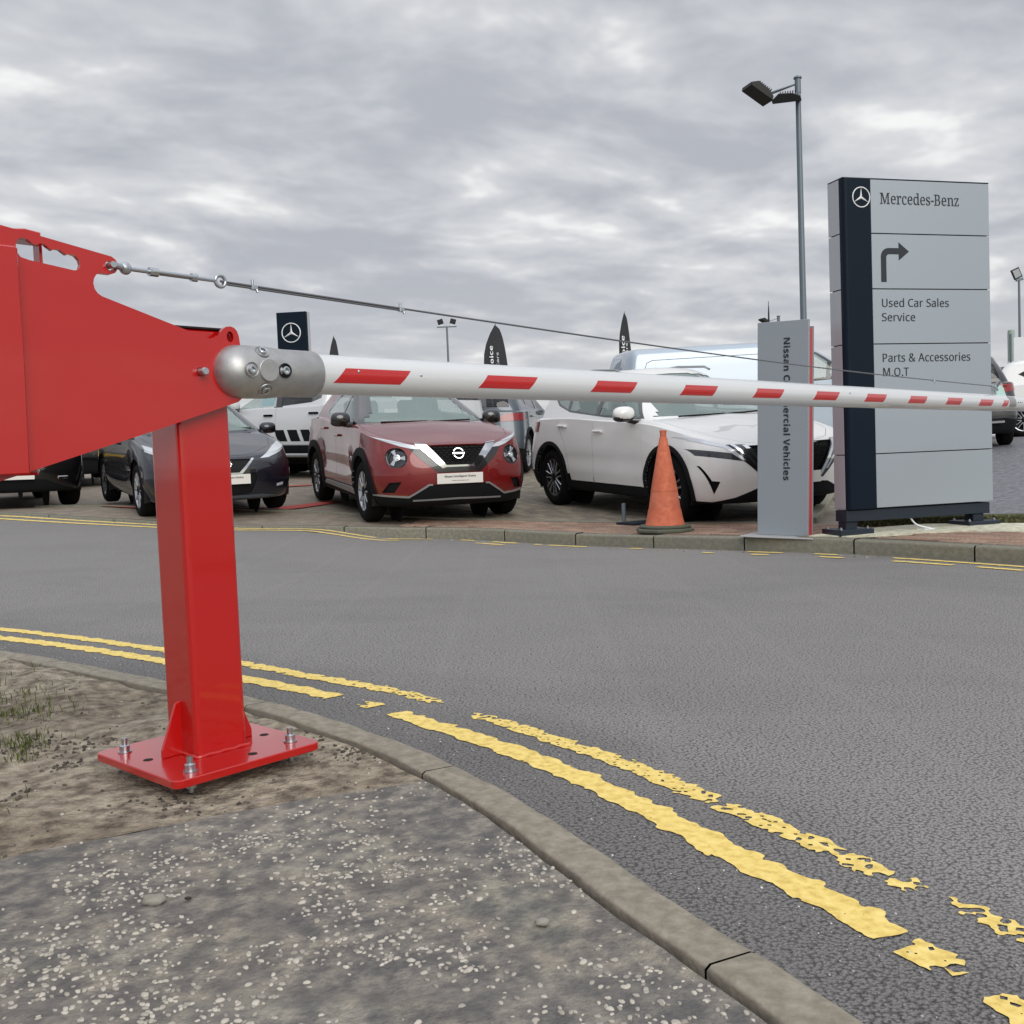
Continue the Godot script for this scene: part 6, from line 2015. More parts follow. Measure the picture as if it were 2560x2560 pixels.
func red_crossover() -> void:
	var rows := [
		row([0, 0.21], [0, 0.78], 1.99, -1.93, 0.42, 0.35),
		row([2.05, 0.26, 0, 0.25], [0, 0.84], 2.07, -2.02, 0.50, 0.40),
		row([0, 0.42], [1.9, 0.88, 1.3, 0.895, 0.5, 0.87, -0.6, 0.87, -1.3, 0.895], 2.12, -2.06, 0.55, 0.42),
		row([0, 0.58], [1.9, 0.89, 1.3, 0.90, 0.4, 0.86, -0.5, 0.86, -1.3, 0.90], 2.125, -2.06, 0.56, 0.42),
		row([0, 0.74], [1.9, 0.88, 1.3, 0.90, 0.4, 0.865, -0.5, 0.865, -1.3, 0.90], 2.10, -2.02, 0.58, 0.42, 2.4),
		row([2.05, 0.86, 1.7, 0.935, 1.3, 1.0, 0.8, 1.04, 0.0, 1.05, -0.6, 1.09, -1.2, 1.12, -1.9, 1.08], [1.9, 0.83, 1.3, 0.865, 0.5, 0.855, -0.6, 0.86, -1.3, 0.865], 2.05, -1.96, 0.62, 0.45, 2.3, 2.8, true),
		row([1.98, 0.885, 1.5, 0.99, 0.85, 1.085, 0.0, 1.09, -1.2, 1.14, -1.8, 1.10], [1.9, 0.66, 1.2, 0.72, 0, 0.72], 1.985, -1.86, 0.45, 0.4, 2.3),
		row([1.96, 0.895, 1.5, 1.015, 0.85, 1.115, 0.0, 1.12, -1.8, 1.12], [0, 0.0], 1.96, -1.8, 0.3, 0.3, 2.3)]
	var cab := [
		row([0, 1.02], [0, 0.815], 1.08, -1.76, 0.42, 0.34),
		row([0, 1.12], [0, 0.80], 0.93, -1.78, 0.42, 0.36, 2.5),
		row([0, 1.29], [0, 0.715], 0.56, -1.70, 0.44, 0.36, 2.4),
		row([0, 1.44], [0, 0.63], 0.22, -1.53, 0.42, 0.34, 2.4),
		row([0, 1.52], [0, 0.58], 0.02, -1.38, 0.40, 0.32, 2.4),
		row([0, 1.575], [0, 0.42], -0.15, -1.15, 0.36, 0.30, 2.4),
		row([0, 1.592], [0, 0.0], -0.25, -1.0, 0.3, 0.3)]
	var red: Material = M.paint_red
	var pieces := [
		{"name": "windscreen", "mat": M.glass, "ax": 1, "from": "cab", "one": true, "least": 0.36, "off": -0.006, "skirt": 0.02, "lim": AABB(Vector3(-0.2, 1.05, -0.01), Vector3(3, 3, 3)), "poly": [0, 1.09, 0.715, 1.10, 0.655, 1.20, 0.575, 1.38, 0.50, 1.485, 0.30, 1.51, 0, 1.515, -0.02, 1.3]},
		{"name": "windscreen_pillar", "mat": M.black_gloss, "ax": 1, "from": "cab", "least": 0.18, "lim": AABB(Vector3(-0.12, 1.05, -0.01), Vector3(3, 3, 3)), "poly": [-0.02, 1.02, 0.9, 1.02, 0.9, 1.49, 0.50, 1.545, -0.02, 1.56]},
		{"name": "front_window", "mat": M.glass, "ax": 0, "from": "cab", "least": 0.3, "off": -0.006, "skirt": 0.02, "poly": [0.66, 1.130, 0.36, 1.315, 0.12, 1.450, -0.03, 1.470, 0.03, 1.160]},
		{"name": "rear_side_window", "mat": M.glass, "ax": 0, "from": "cab", "least": 0.3, "off": -0.006, "skirt": 0.02, "poly": [-0.05, 1.165, -0.11, 1.470, -0.48, 1.455, -0.76, 1.36, -0.92, 1.22, -0.86, 1.19]},
		{"name": "rear_window", "mat": M.glass, "ax": 1, "sign": -1.0, "from": "cab", "one": true, "least": 0.3, "off": -0.006, "skirt": 0.02, "lim": AABB(Vector3(-3, 1.05, -0.01), Vector3(2, 3, 3)), "poly": [-0.02, 1.17, 0.62, 1.17, 0.55, 1.38, 0.46, 1.46, -0.02, 1.48]},
		{"name": "door_frame_trim", "mat": M.black_gloss, "ax": 0, "from": "cab", "least": 0.25, "poly": [0.72, 1.085, 0.78, 1.10, 0.10, 1.50, -0.50, 1.49, -0.84, 1.37, -1.02, 1.20, -0.9, 1.15, 0.0, 1.125]},
		{"name": "front_door", "mat": red, "ax": 0, "least": 0.2, "gap": 0.0035, "skirt": 0.015, "poly": [0.865, 0.36, 0.90, 0.55, 0.86, 0.80, 0.80, 1.2, -0.06, 1.2, -0.06, 0.36]},
		{"name": "rear_door", "mat": red, "ax": 0, "least": 0.2, "gap": 0.0035, "skirt": 0.015, "poly": [-0.066, 0.36, -0.066, 1.2, -0.95, 1.2, -0.98, 0.98, -0.86, 0.72, -0.80, 0.36]},
		{"name": "bonnet", "mat": red, "ax": 2, "one": true, "least": 0.35, "gap": 0.0035, "skirt": 0.015, "lim": AABB(Vector3(0.80, 0.84, -0.01), Vector3(3, 3, 3)), "poly": [2.03, -0.03, 2.02, 0.30, 1.94, 0.50, 1.72, 0.70, 1.35, 0.80, 0.96, 0.81, 0.86, 0.78, 0.82, -0.03]},
		{"name": "daytime_light", "mat": M.lamp_clear, "ax": 1, "least": 0.05, "off": 0.004, "skirt": 0.02, "lim": AABB(Vector3(1.4, 0.6, 0), Vector3(3, 3, 3)), "poly": [0.845, 0.958, 0.62, 0.905, 0.47, 0.868, 0.40, 0.826, 0.50, 0.832, 0.60, 0.856, 0.78, 0.925]},
		{"name": "chrome_grille_bar", "mat": M.chrome, "ax": 1, "off": 0.014, "skirt": 0.03, "lim": AHEAD, "poly": [0.470, 0.892, 0.345, 0.880, 0.146, 0.652, 0.0, 0.652, 0.0, 0.632, 0.150, 0.632, 0.192, 0.618, 0.40, 0.815]},
		{"name": "grille_surround", "mat": M.black_gloss, "ax": 1, "off": 0.004, "skirt": 0.02, "lim": AHEAD, "poly": [0.40, 0.815, 0.192, 0.618, 0.150, 0.632, -0.02, 0.632, -0.02, 0.575, 0.237, 0.575, 0.42, 0.72, 0.52, 0.835, 0.47, 0.868]},
		{"name": "grille_recess", "mat": M.wheel_well, "ax": 1, "one": true, "off": -0.035, "skirt": -0.035, "lim": AHEAD, "poly": [-0.03, 0.880, 0.345, 0.880, 0.146, 0.652, -0.03, 0.652]},
		{"name": "headlight", "mat": M.lamp_dark, "ax": 1, "off": -0.022, "skirt": -0.024, "lim": AHEAD, "poly": circle(Vector2(0.652, 0.738), 0.104, 30)},
		{"name": "fog_pocket", "mat": M.black_plastic, "ax": 1, "off": -0.02, "skirt": -0.02, "lim": AHEAD, "poly": [0.62, 0.485, 0.74, 0.475, 0.80, 0.365, 0.69, 0.365]},
		{"name": "lower_trim", "mat": M.silver_trim, "ax": 1, "off": 0.012, "skirt": 0.02, "lim": AABB(Vector3(1.2, 0, 0), Vector3(3, 3, 3)), "poly": [0.30, 0.456, 0.345, 0.456, 0.545, 0.330, 0.88, 0.350, 0.88, 0.334, 0.54, 0.312, 0.335, 0.440, 0.30, 0.440]},
		{"name": "lip_trim", "mat": M.silver_trim, "ax": 1, "one": true, "off": 0.010, "skirt": 0.02, "lim": AHEAD, "poly": [-0.02, 0.300, 0.50, 0.288, 0.50, 0.274, -0.02, 0.284]},
		{"name": "lower_bumper", "mat": M.black_plastic, "ax": 1, "one": true, "off": 0.002, "skirt": 0.0, "least": 0.02, "lim": AABB(Vector3(1.55, -1, -0.01), Vector3(3, 3, 3)), "poly": [-0.02, 0.450, 0.335, 0.448, 0.545, 0.322, 0.95, 0.345, 0.95, 0.10, -0.02, 0.10]},
		arch_trim(1.318, 0.345, 0.398, 0.485, M.black_plastic), arch_trim(-1.318, 0.345, 0.398, 0.485, M.black_plastic),
		{"name": "sill_strip", "mat": M.silver_trim, "ax": 0, "least": 0.0, "off": 0.022, "skirt": 0.03, "over": true, "poly": [0.90, 0.285, 0.90, 0.340, 0.84, 0.352, -0.62, 0.352, -0.72, 0.318, -0.70, 0.300]},
		{"name": "sill_trim", "mat": M.black_plastic, "ax": 0, "least": -0.6, "off": 0.006, "skirt": 0.02, "poly": [1.0, 0.12, 1.0, 0.36, -0.95, 0.36, -0.95, 0.12], "lim": AABB(Vector3(-2, 0, 0.5), Vector3(4, 3, 3))},
		{"name": "tail_light", "mat": M.tail_red, "ax": 1, "sign": -1.0, "off": 0.006, "skirt": 0.02, "least": 0.1, "lim": ASTERN, "poly": [0.55, 0.92, 0.86, 0.99, 0.86, 0.92, 0.70, 0.84, 0.52, 0.86]}]
	var spec := {"category": "car", "paint": red, "rows": rows, "cab": cab, "pieces": pieces, "axle": 1.318, "wheel": {"r": 0.345, "arch": 0.398, "w": 0.215, "z": 0.885, "rim": 0.222, "spokes": 5}, "cowl": 0.80, "deck": -1.70, "handles": [Vector2(0.05, 0.93), Vector2(-0.72, 1.0)], "seats": [0.05, -0.75], "wheel_y": 1.0}
	var car := make_car("red_crossover", "dark red crossover with round headlights, parked nose to the road", stand(-1.34, 13.019, 0.377, 2.636), spec)
	mirrors(car, Vector3(0.60, 1.135, 0.945), Vector3(0.075, 0.082, 0.115), M.black_gloss, Vector3(0.66, 1.07, 0.80))
	var shell: Soup = shells[car][0]
	# three-spoked round lamps
	for sd in [1.0, -1.0]:
		var hit: Array = probe(shell, 1, Vector2(0.652, 0.738), AXES[1])
		var nn: Vector3 = (hit[1] + Vector3(0.35, 0, 0)).normalized()
		var fr := facing((hit[0] as Vector3) * Vector3(1, 1, sd) - nn * Vector3(1, 1, sd) * 0.016, nn * Vector3(1, 1, sd))
		var lamp: Node = car.get_node("headlight" if sd > 0 else "headlight_001")
		var g := Geo.new()
		for k in 3:
			var a: float = PI * 0.5 + TAU * k / 3 + sd * 0.5
			g.prism(V2([0.030, -0.013, 0.094, -0.027, 0.094, 0.027, 0.030, 0.013]), 0.018, fr * Transform3D(Basis(Vector3(0, 0, 1), a), Vector3.ZERO), 0.004)
		g.lathe([Vector2(0.036, 0.0), Vector2(0.036, 0.020), Vector2(0.026, 0.022), Vector2(0.022, 0.012)], fr * Transform3D(Basis(Vector3(1, 0, 0), PI / 2), Vector3.ZERO), 24)
		put("lamp_spokes", g, M.chrome, lamp)
		g = Geo.new()
		g.lathe([Vector2(0.096, 0.0), Vector2(0.104, 0.018), Vector2(0.109, 0.020), Vector2(0.111, 0.004)], fr * Transform3D(Basis(Vector3(1, 0, 0), PI / 2), Vector3.ZERO), 32)
		put("lamp_ring", g, M.black_gloss, lamp)
		g = Geo.new()
		g.ball(fr * Vector3(0, 0, 0.006), Vector3(0.024, 0.024, 0.014), 14, fr.basis)
		put("lamp_lens", g, M.lamp_clear, lamp)
	honeycomb(car, shell, V2([-0.01, 0.872, 0.325, 0.872, 0.150, 0.668, -0.01, 0.668]), 0.034, M.black_plastic, 0.024)
	badge(car, shell, 0.773, 0.063, 0.004)
	var hp: Array = probe(shell, 1, Vector2(0.02, 0.510), AXES[1])
	number_plate(car, Transform3D(Basis(Vector3(0, 0, -1), Vector3(0, 1, 0), Vector3(1, 0, 0)), Vector3(hp[0].x + 0.012, 0.510, 0)), "Nissan Intelligent Choice", "nissan-used-cars.co.uk", M.plate_white)
	# dealer's card behind the windscreen
	var g := Geo.new(); g.box(Vector3.ZERO, Vector3(0.16, 0.045, 0.002), 0.0)
	put("windscreen_card", g, M.white, car, Transform3D(Basis(Vector3.UP, PI / 2), Vector3(0.42, 1.22, 0.28)))
	wipers(car, 0.97, 1.10)

func badge(car: Node3D, shell: Soup, y: float, r: float, off: float) -> void:
	var h: Array = probe(shell, 1, Vector2(0.01, y), AXES[1])
	var nn: Vector3 = h[1]; nn.z = 0; nn = nn.normalized()
	put("badge", ring_badge(r), M.chrome, car, facing(Vector3(h[0].x, h[0].y, 0) + nn * off, nn))

func wipers(car: Node3D, x: float, y: float) -> void:
	var g := Geo.new()
	g.tube(PackedVector3Array([Vector3(x + 0.03, y - 0.004, 0.10), Vector3(x + 0.01, y + 0.0, -0.25), Vector3(x - 0.05, y + 0.008, -0.55)]), 0.009, 6)
	g.tube(PackedVector3Array([Vector3(x - 0.02, y - 0.002, 0.55), Vector3(x + 0.01, y + 0.0, 0.25), Vector3(x + 0.02, y + 0.002, 0.0)]), 0.009, 6)
	put("wiper", g, M.black_plastic, car)

func suv_rows() -> Array:
	return [
		row([0, 0.22], [0, 0.80], 2.08, -2.03, 0.48, 0.35),
		row([2.1, 0.25, 0, 0.26], [0, 0.865], 2.17, -2.12, 0.55, 0.40),
		row([0, 0.44], [1.9, 0.90, 1.33, 0.915, 0.4, 0.90, -0.5, 0.90, -1.33, 0.915], 2.225, -2.17, 0.60, 0.42),
		row([0, 0.60], [1.9, 0.90, 1.33, 0.918, 0.4, 0.895, -0.5, 0.895, -1.33, 0.918], 2.235, -2.17, 0.62, 0.42),
		row([0, 0.74], [1.9, 0.90, 1.33, 0.915, 0.4, 0.90, -0.5, 0.90, -1.33, 0.915], 2.215, -2.14, 0.64, 0.42, 2.5),
		row([2.17, 0.765, 1.9, 0.835, 1.5, 0.92, 0.9, 1.0, 0.0, 1.035, -1.0, 1.07, -1.9, 1.06], [1.9, 0.85, 1.33, 0.885, 0, 0.875, -1.33, 0.88], 2.17, -2.08, 0.68, 0.45, 2.4, 2.8, true),
		row([2.1, 0.795, 1.6, 0.93, 0.95, 1.045, 0, 1.06, -1.8, 1.09], [1.9, 0.68, 1.2, 0.74, 0, 0.74], 2.10, -1.98, 0.5, 0.4, 2.3),
		row([2.08, 0.80, 1.6, 0.955, 0.95, 1.075, 0, 1.09, -1.8, 1.09], [0, 0.0], 2.08, -1.9, 0.3, 0.3, 2.3)]

func suv_cab() -> Array:
	return [
		row([0, 0.99], [0, 0.845], 1.20, -1.93, 0.46, 0.34),
		row([0, 1.08], [0, 0.825], 1.03, -1.96, 0.45, 0.36, 2.5),
		row([0, 1.27], [0, 0.745], 0.62, -1.90, 0.46, 0.36, 2.4),
		row([0, 1.44], [0, 0.665], 0.26, -1.76, 0.44, 0.34, 2.4),
		row([0, 1.54], [0, 0.61], 0.03, -1.62, 0.42, 0.32, 2.4),
		row([0, 1.598], [0, 0.44], -0.15, -1.40, 0.38, 0.30, 2.4),
		row([0, 1.615], [0, 0.0], -0.25, -1.2, 0.3, 0.3)]

func suv_pieces(paint: Material, glass: Material) -> Array:
	return [
		{"name": "windscreen", "mat": M.glass, "ax": 1, "from": "cab", "one": true, "least": 0.36, "off": -0.006, "skirt": 0.02, "lim": AABB(Vector3(-0.2, 1.0, -0.01), Vector3(3, 3, 3)), "poly": [-0.02, 1.06, 0.74, 1.07, 0.685, 1.17, 0.61, 1.36, 0.535, 1.50, 0.32, 1.53, -0.02, 1.535]},
		{"name": "front_window", "mat": glass, "ax": 0, "from": "cab", "least": 0.3, "off": -0.006, "skirt": 0.02, "poly": [0.72, 1.075, 0.42, 1.27, 0.15, 1.43, -0.12, 1.485, -0.20, 1.108]},
		{"name": "rear_side_window", "mat": glass, "ax": 0, "from": "cab", "least": 0.3, "off": -0.006, "skirt": 0.02, "poly": [-0.29, 1.112, -0.21, 1.490, -0.74, 1.480, -1.0, 1.435, -0.97, 1.172]},
		{"name": "quarter_window", "mat": glass, "ax": 0, "from": "cab", "least": 0.2, "off": -0.006, "skirt": 0.02, "poly": [-1.03, 1.18, -1.06, 1.425, -1.26, 1.37, -1.38, 1.29, -1.30, 1.25]},
		{"name": "rear_window", "mat": M.glass_dark, "ax": 1, "sign": -1.0, "from": "cab", "one": true, "least": 0.3, "off": -0.006, "skirt": 0.02, "lim": AABB(Vector3(-3, 1.05, -0.01), Vector3(2, 3, 3)), "poly": [-0.02, 1.14, 0.66, 1.14, 0.60, 1.36, 0.50, 1.48, -0.02, 1.50]},
		{"name": "door_frame_trim", "mat": M.black_gloss, "ax": 0, "from": "cab", "least": 0.2, "poly": [0.79, 1.055, 0.17, 1.455, -0.12, 1.51, -0.75, 1.505, -1.12, 1.435, -1.42, 1.295, -1.30, 1.225, -0.95, 1.145, 0.0, 1.075]},
		{"name": "front_door", "mat": paint, "ax": 0, "least": 0.2, "gap": 0.0035, "skirt": 0.015, "poly": [0.86, 0.34, 0.88, 0.60, 0.86, 0.85, 0.82, 1.2, -0.24, 1.2, -0.24, 0.34]},
		{"name": "rear_door", "mat": paint, "ax": 0, "least": 0.2, "gap": 0.0035, "skirt": 0.015, "poly": [-0.247, 0.34, -0.247, 1.2, -1.12, 1.2, -1.14, 1.0, -0.92, 0.75, -0.82, 0.34]},
		{"name": "bonnet", "mat": paint, "ax": 2, "one": true, "least": 0.35, "gap": 0.0035, "skirt": 0.015, "lim": AABB(Vector3(0.88, 0.74, -0.01), Vector3(3, 3, 3)), "poly": [2.14, -0.03, 2.13, 0.30, 2.05, 0.50, 1.85, 0.68, 1.40, 0.80, 1.0, 0.82, 0.92, 0.79, 0.90, -0.03]},
		{"name": "headlight", "mat": M.lamp_dark, "ax": 1, "least": 0.08, "off": -0.004, "skirt": 0.02, "lim": AHEAD, "poly": [0.905, 0.758, 0.885, 0.695, 0.56, 0.628, 0.66, 0.712]},
		{"name": "daytime_light", "mat": M.lamp_clear, "ax": 1, "least": 0.05, "off": 0.005, "skirt": 0.02, "lim": AABB(Vector3(1.4, 0.5, 0), Vector3(3, 3, 3)), "poly": [0.895, 0.878, 0.75, 0.822, 0.66, 0.775, 0.60, 0.70, 0.545, 0.640, 0.58, 0.640, 0.64, 0.695, 0.70, 0.762, 0.80, 0.80, 0.875, 0.838]},
		{"name": "chrome_grille_bar", "mat": M.chrome, "ax": 1, "off": 0.012, "skirt": 0.03, "lim": AHEAD, "poly": [0.645, 0.785, 0.610, 0.785, 0.345, 0.50, 0.375, 0.50]},
		{"name": "chrome_grille_bar", "mat": M.chrome, "ax": 1, "off": 0.010, "skirt": 0.03, "lim": AHEAD, "poly": [0.545, 0.775, 0.505, 0.775, 0.275, 0.47, 0.0, 0.47, 0.0, 0.445, 0.300, 0.445]},
		{"name": "grille_surround", "mat": M.black_gloss, "ax": 1, "off": 0.002, "skirt": 0.02, "lim": AHEAD, "poly": [0.67, 0.79, 0.50, 0.785, 0.27, 0.47, 0.27, 0.42, 0.33, 0.42, 0.56, 0.63]},
		{"name": "grille_recess", "mat": M.wheel_well, "ax": 1, "one": true, "off": -0.03, "skirt": -0.03, "lim": AHEAD, "poly": [-0.03, 0.772, 0.505, 0.772, 0.275, 0.47, -0.03, 0.47]},
		{"name": "bumper_vent", "mat": M.black_plastic, "ax": 1, "off": -0.018, "skirt": -0.02, "least": 0.08, "lim": AHEAD, "poly": [0.885, 0.60, 0.872, 0.595, 0.81, 0.452, 0.755, 0.445, 0.785, 0.325]},
		{"name": "lower_bumper", "mat": M.black_plastic, "ax": 1, "one": true, "off": 0.002, "skirt": 0.0, "least": 0.02, "lim": AABB(Vector3(1.55, -1, -0.01), Vector3(3, 3, 3)), "poly": [-0.02, 0.405, 0.40, 0.375, 0.62, 0.285, 0.78, 0.245, 0.97, 0.262, 0.97, 0.05, -0.02, 0.05]},
		{"name": "lip_trim", "mat": M.silver_trim, "ax": 1, "one": true, "off": 0.012, "skirt": 0.02, "least": 0.02, "over": true, "lim": AABB(Vector3(1.3, -1, -0.01), Vector3(3, 3, 3)), "poly": [-0.02, 0.245, 0.60, 0.240, 0.60, 0.222, -0.02, 0.228]},
		arch_trim(1.3325, 0.35, 0.405, 0.450, M.black_plastic), arch_trim(-1.3325, 0.35, 0.405, 0.450, M.black_plastic),
		{"name": "sill_trim", "mat": M.black_plastic, "ax": 0, "least": -0.6, "off": 0.006, "skirt": 0.02, "poly": [1.0, 0.10, 1.0, 0.33, 0.7, 0.345, -0.72, 0.425, -0.98, 0.42, -0.98, 0.10], "lim": AABB(Vector3(-2, 0, 0.5), Vector3(4, 3, 3))},
		{"name": "tail_light", "mat": M.tail_red, "ax": 1, "sign": -1.0, "off": 0.008, "skirt": 0.02, "least": 0.02, "lim": AABB(Vector3(-3, 0, 0), Vector3(1.35, 3, 3)), "poly": [0.45, 0.93, 0.60, 0.90, 0.92, 0.92, 0.92, 1.04, 0.70, 1.04, 0.50, 0.98]},
		{"name": "rear_bumper_trim", "mat": M.black_plastic, "ax": 1, "sign": -1.0, "one": true, "off": 0.003, "least": 0.02, "lim": AABB(Vector3(-3, 0, -0.01), Vector3(1.3, 3, 3)), "poly": [-0.02, 0.48, 0.70, 0.48, 0.97, 0.42, 0.97, 0.05, -0.02, 0.05]}]

func suv_spec(paint: Material, glass: Material, dark_rims: bool) -> Dictionary:
	return {"category": "car", "paint": paint, "rows": suv_rows(), "cab": suv_cab(), "pieces": suv_pieces(paint, glass), "axle": 1.3325, "wheel": {"r": 0.35, "arch": 0.405, "w": 0.225, "z": 0.90, "rim": 0.235, "spokes": 7, "dark": dark_rims}, "cowl": 0.90, "deck": -1.80, "handles": [Vector2(-0.10, 0.925), Vector2(-1.0, 0.985)], "seats": [0.0, -0.85]}

func roof_rails(car: Node3D, m: Material) -> void:
	for sd in [1.0, -1.0]:
		var g := Geo.new()
		var p := PackedVector3Array()
		for q in [Vector3(-0.05, 1.565, 0.60), Vector3(-0.15, 1.60, 0.595), Vector3(-0.7, 1.625, 0.585), Vector3(-1.25, 1.60, 0.57), Vector3(-1.36, 1.56, 0.565)]: p.append(q * Vector3(1, 1, sd))
		g.tube(p, 0.014, 8)
		put("roof_rail", g, m, car)

func white_suv() -> void:
	var car := make_car("white_suv", "white crossover with slim lamps behind the cone and totem sign", stand(1.876, 11.901, 0.408, 2.665), suv_spec(M.paint_white, M.glass, true))
	mirrors(car, Vector3(0.66, 1.115, 0.985), Vector3(0.085, 0.080, 0.115), M.paint_white, Vector3(0.72, 1.03, 0.84))
	badge(car, shells[car][0], 0.68, 0.065, 0.010)
	honeycomb(car, shells[car][0], V2([-0.01, 0.76, 0.48, 0.76, 0.28, 0.49, -0.01, 0.49]), 0.030, M.black_plastic, 0.02)
	number_plate(car, Transform3D(Basis(Vector3(0, 0, -1), Vector3(0, 1, 0), Vector3(1, 0, 0)), Vector3(2.255, 0.435, 0)), "", "", M.plate_white)
	roof_rails(car, M.silver_trim)
	wipers(car, 1.06, 1.065)
	side_crease(car)

func side_crease(car: Node3D) -> void:
	pass

func grey_suv() -> void:
	var car := make_car("grey_suv", "dark grey crossover seen from behind between red and white cars", stand(-0.249, 19.507, 2.923, 2.665), suv_spec(M.paint_grey, M.glass_dark, false))
	mirrors(car, Vector3(0.66, 1.115, 0.985), Vector3(0.085, 0.080, 0.115), M.paint_grey, Vector3(0.72, 1.03, 0.84))
	number_plate(car, Transform3D(Basis(Vector3(0, 0, 1), Vector3(0, 1, 0), Vector3(-1, 0, 0)), Vector3(-2.17, 0.70, 0)), "", "", M.plate_yellow)

func black_suv() -> void:
	var car := make_car("black_suv", "black car at the left edge, only its front corner showing under barrier", stand(-7.35, 14.55, 0.56, 2.665), suv_spec(M.paint_black, M.glass, false))
	mirrors(car, Vector3(0.66, 1.115, 0.985), Vector3(0.085, 0.080, 0.115), M.paint_black, Vector3(0.72, 1.03, 0.84))
	number_plate(car, Transform3D(Basis(Vector3(0, 0, -1), Vector3(0, 1, 0), Vector3(1, 0, 0)), Vector3(2.255, 0.44, 0)), "", "", M.plate_white)
	var g := Geo.new()
	for sd in [1.0, -1.0]:
		var h: Array = probe(shells[car][0], 1, Vector2(0.60, 0.40), AXES[1])
		g.box((h[0] as Vector3) * Vector3(1, 1, sd) + (h[1] as Vector3) * Vector3(1, 1, sd) * 0.01, Vector3(0.14, 0.035, 0.02), 0.006, facing(Vector3.ZERO, (h[1] as Vector3) * Vector3(1, 1, sd)).basis)
	put("fog_trim", g, M.chrome, car)

func far_cars() -> void:
	var f := Vector3(sin(PI + 0.45), 0, cos(PI + 0.45))
	var at := Vector3(-7.65, 0, -17.6) + f * 2.2
	var car := make_car("dark_estate", "dark car seen from behind with yellow number plate, beyond black car", stand(at.x, -at.z, PI + 0.45, 2.665), suv_spec(M.paint_black, M.glass_dark, false))
	number_plate(car, Transform3D(Basis(Vector3(0, 0, 1), Vector3(0, 1, 0), Vector3(-1, 0, 0)), Vector3(-2.175, 0.64, 0)), "", "", M.plate_yellow)
	var g := Geo.new(); g.box(Vector3(-2.165, 0.50, 0), Vector3(0.05, 0.03, 1.3), 0.01); g.box(Vector3(-2.17, 0.75, 0), Vector3(0.03, 0.02, 0.8), 0.006)
	put("chrome_strip", g, M.chrome, car)
	var spec := suv_spec(M.paint_wine, M.glass_dark, false)
	car = make_car("dark_hatchback", "dark car with red tail lamps seen from behind, right of the large sign", stand(8.19, 19.234, 2.85, 2.665), spec)
	g = Geo.new(); g.box(Vector3(-2.15, 0.42, 0), Vector3(0.05, 0.035, 1.34), 0.012)
	put("chrome_strip", g, M.chrome, car)
	g = Geo.new(); g.box(Vector3(-2.135, 1.00, 0), Vector3(0.03, 0.03, 1.46), 0.01)
	put("tail_bar", g, M.tail_red, car)
	car = make_car("white_hatchback", "white car at the far right edge beyond the dark hatchback", stand(12.2, 21.5, 1.2, 2.665), suv_spec(M.paint_white, M.glass_dark, false))

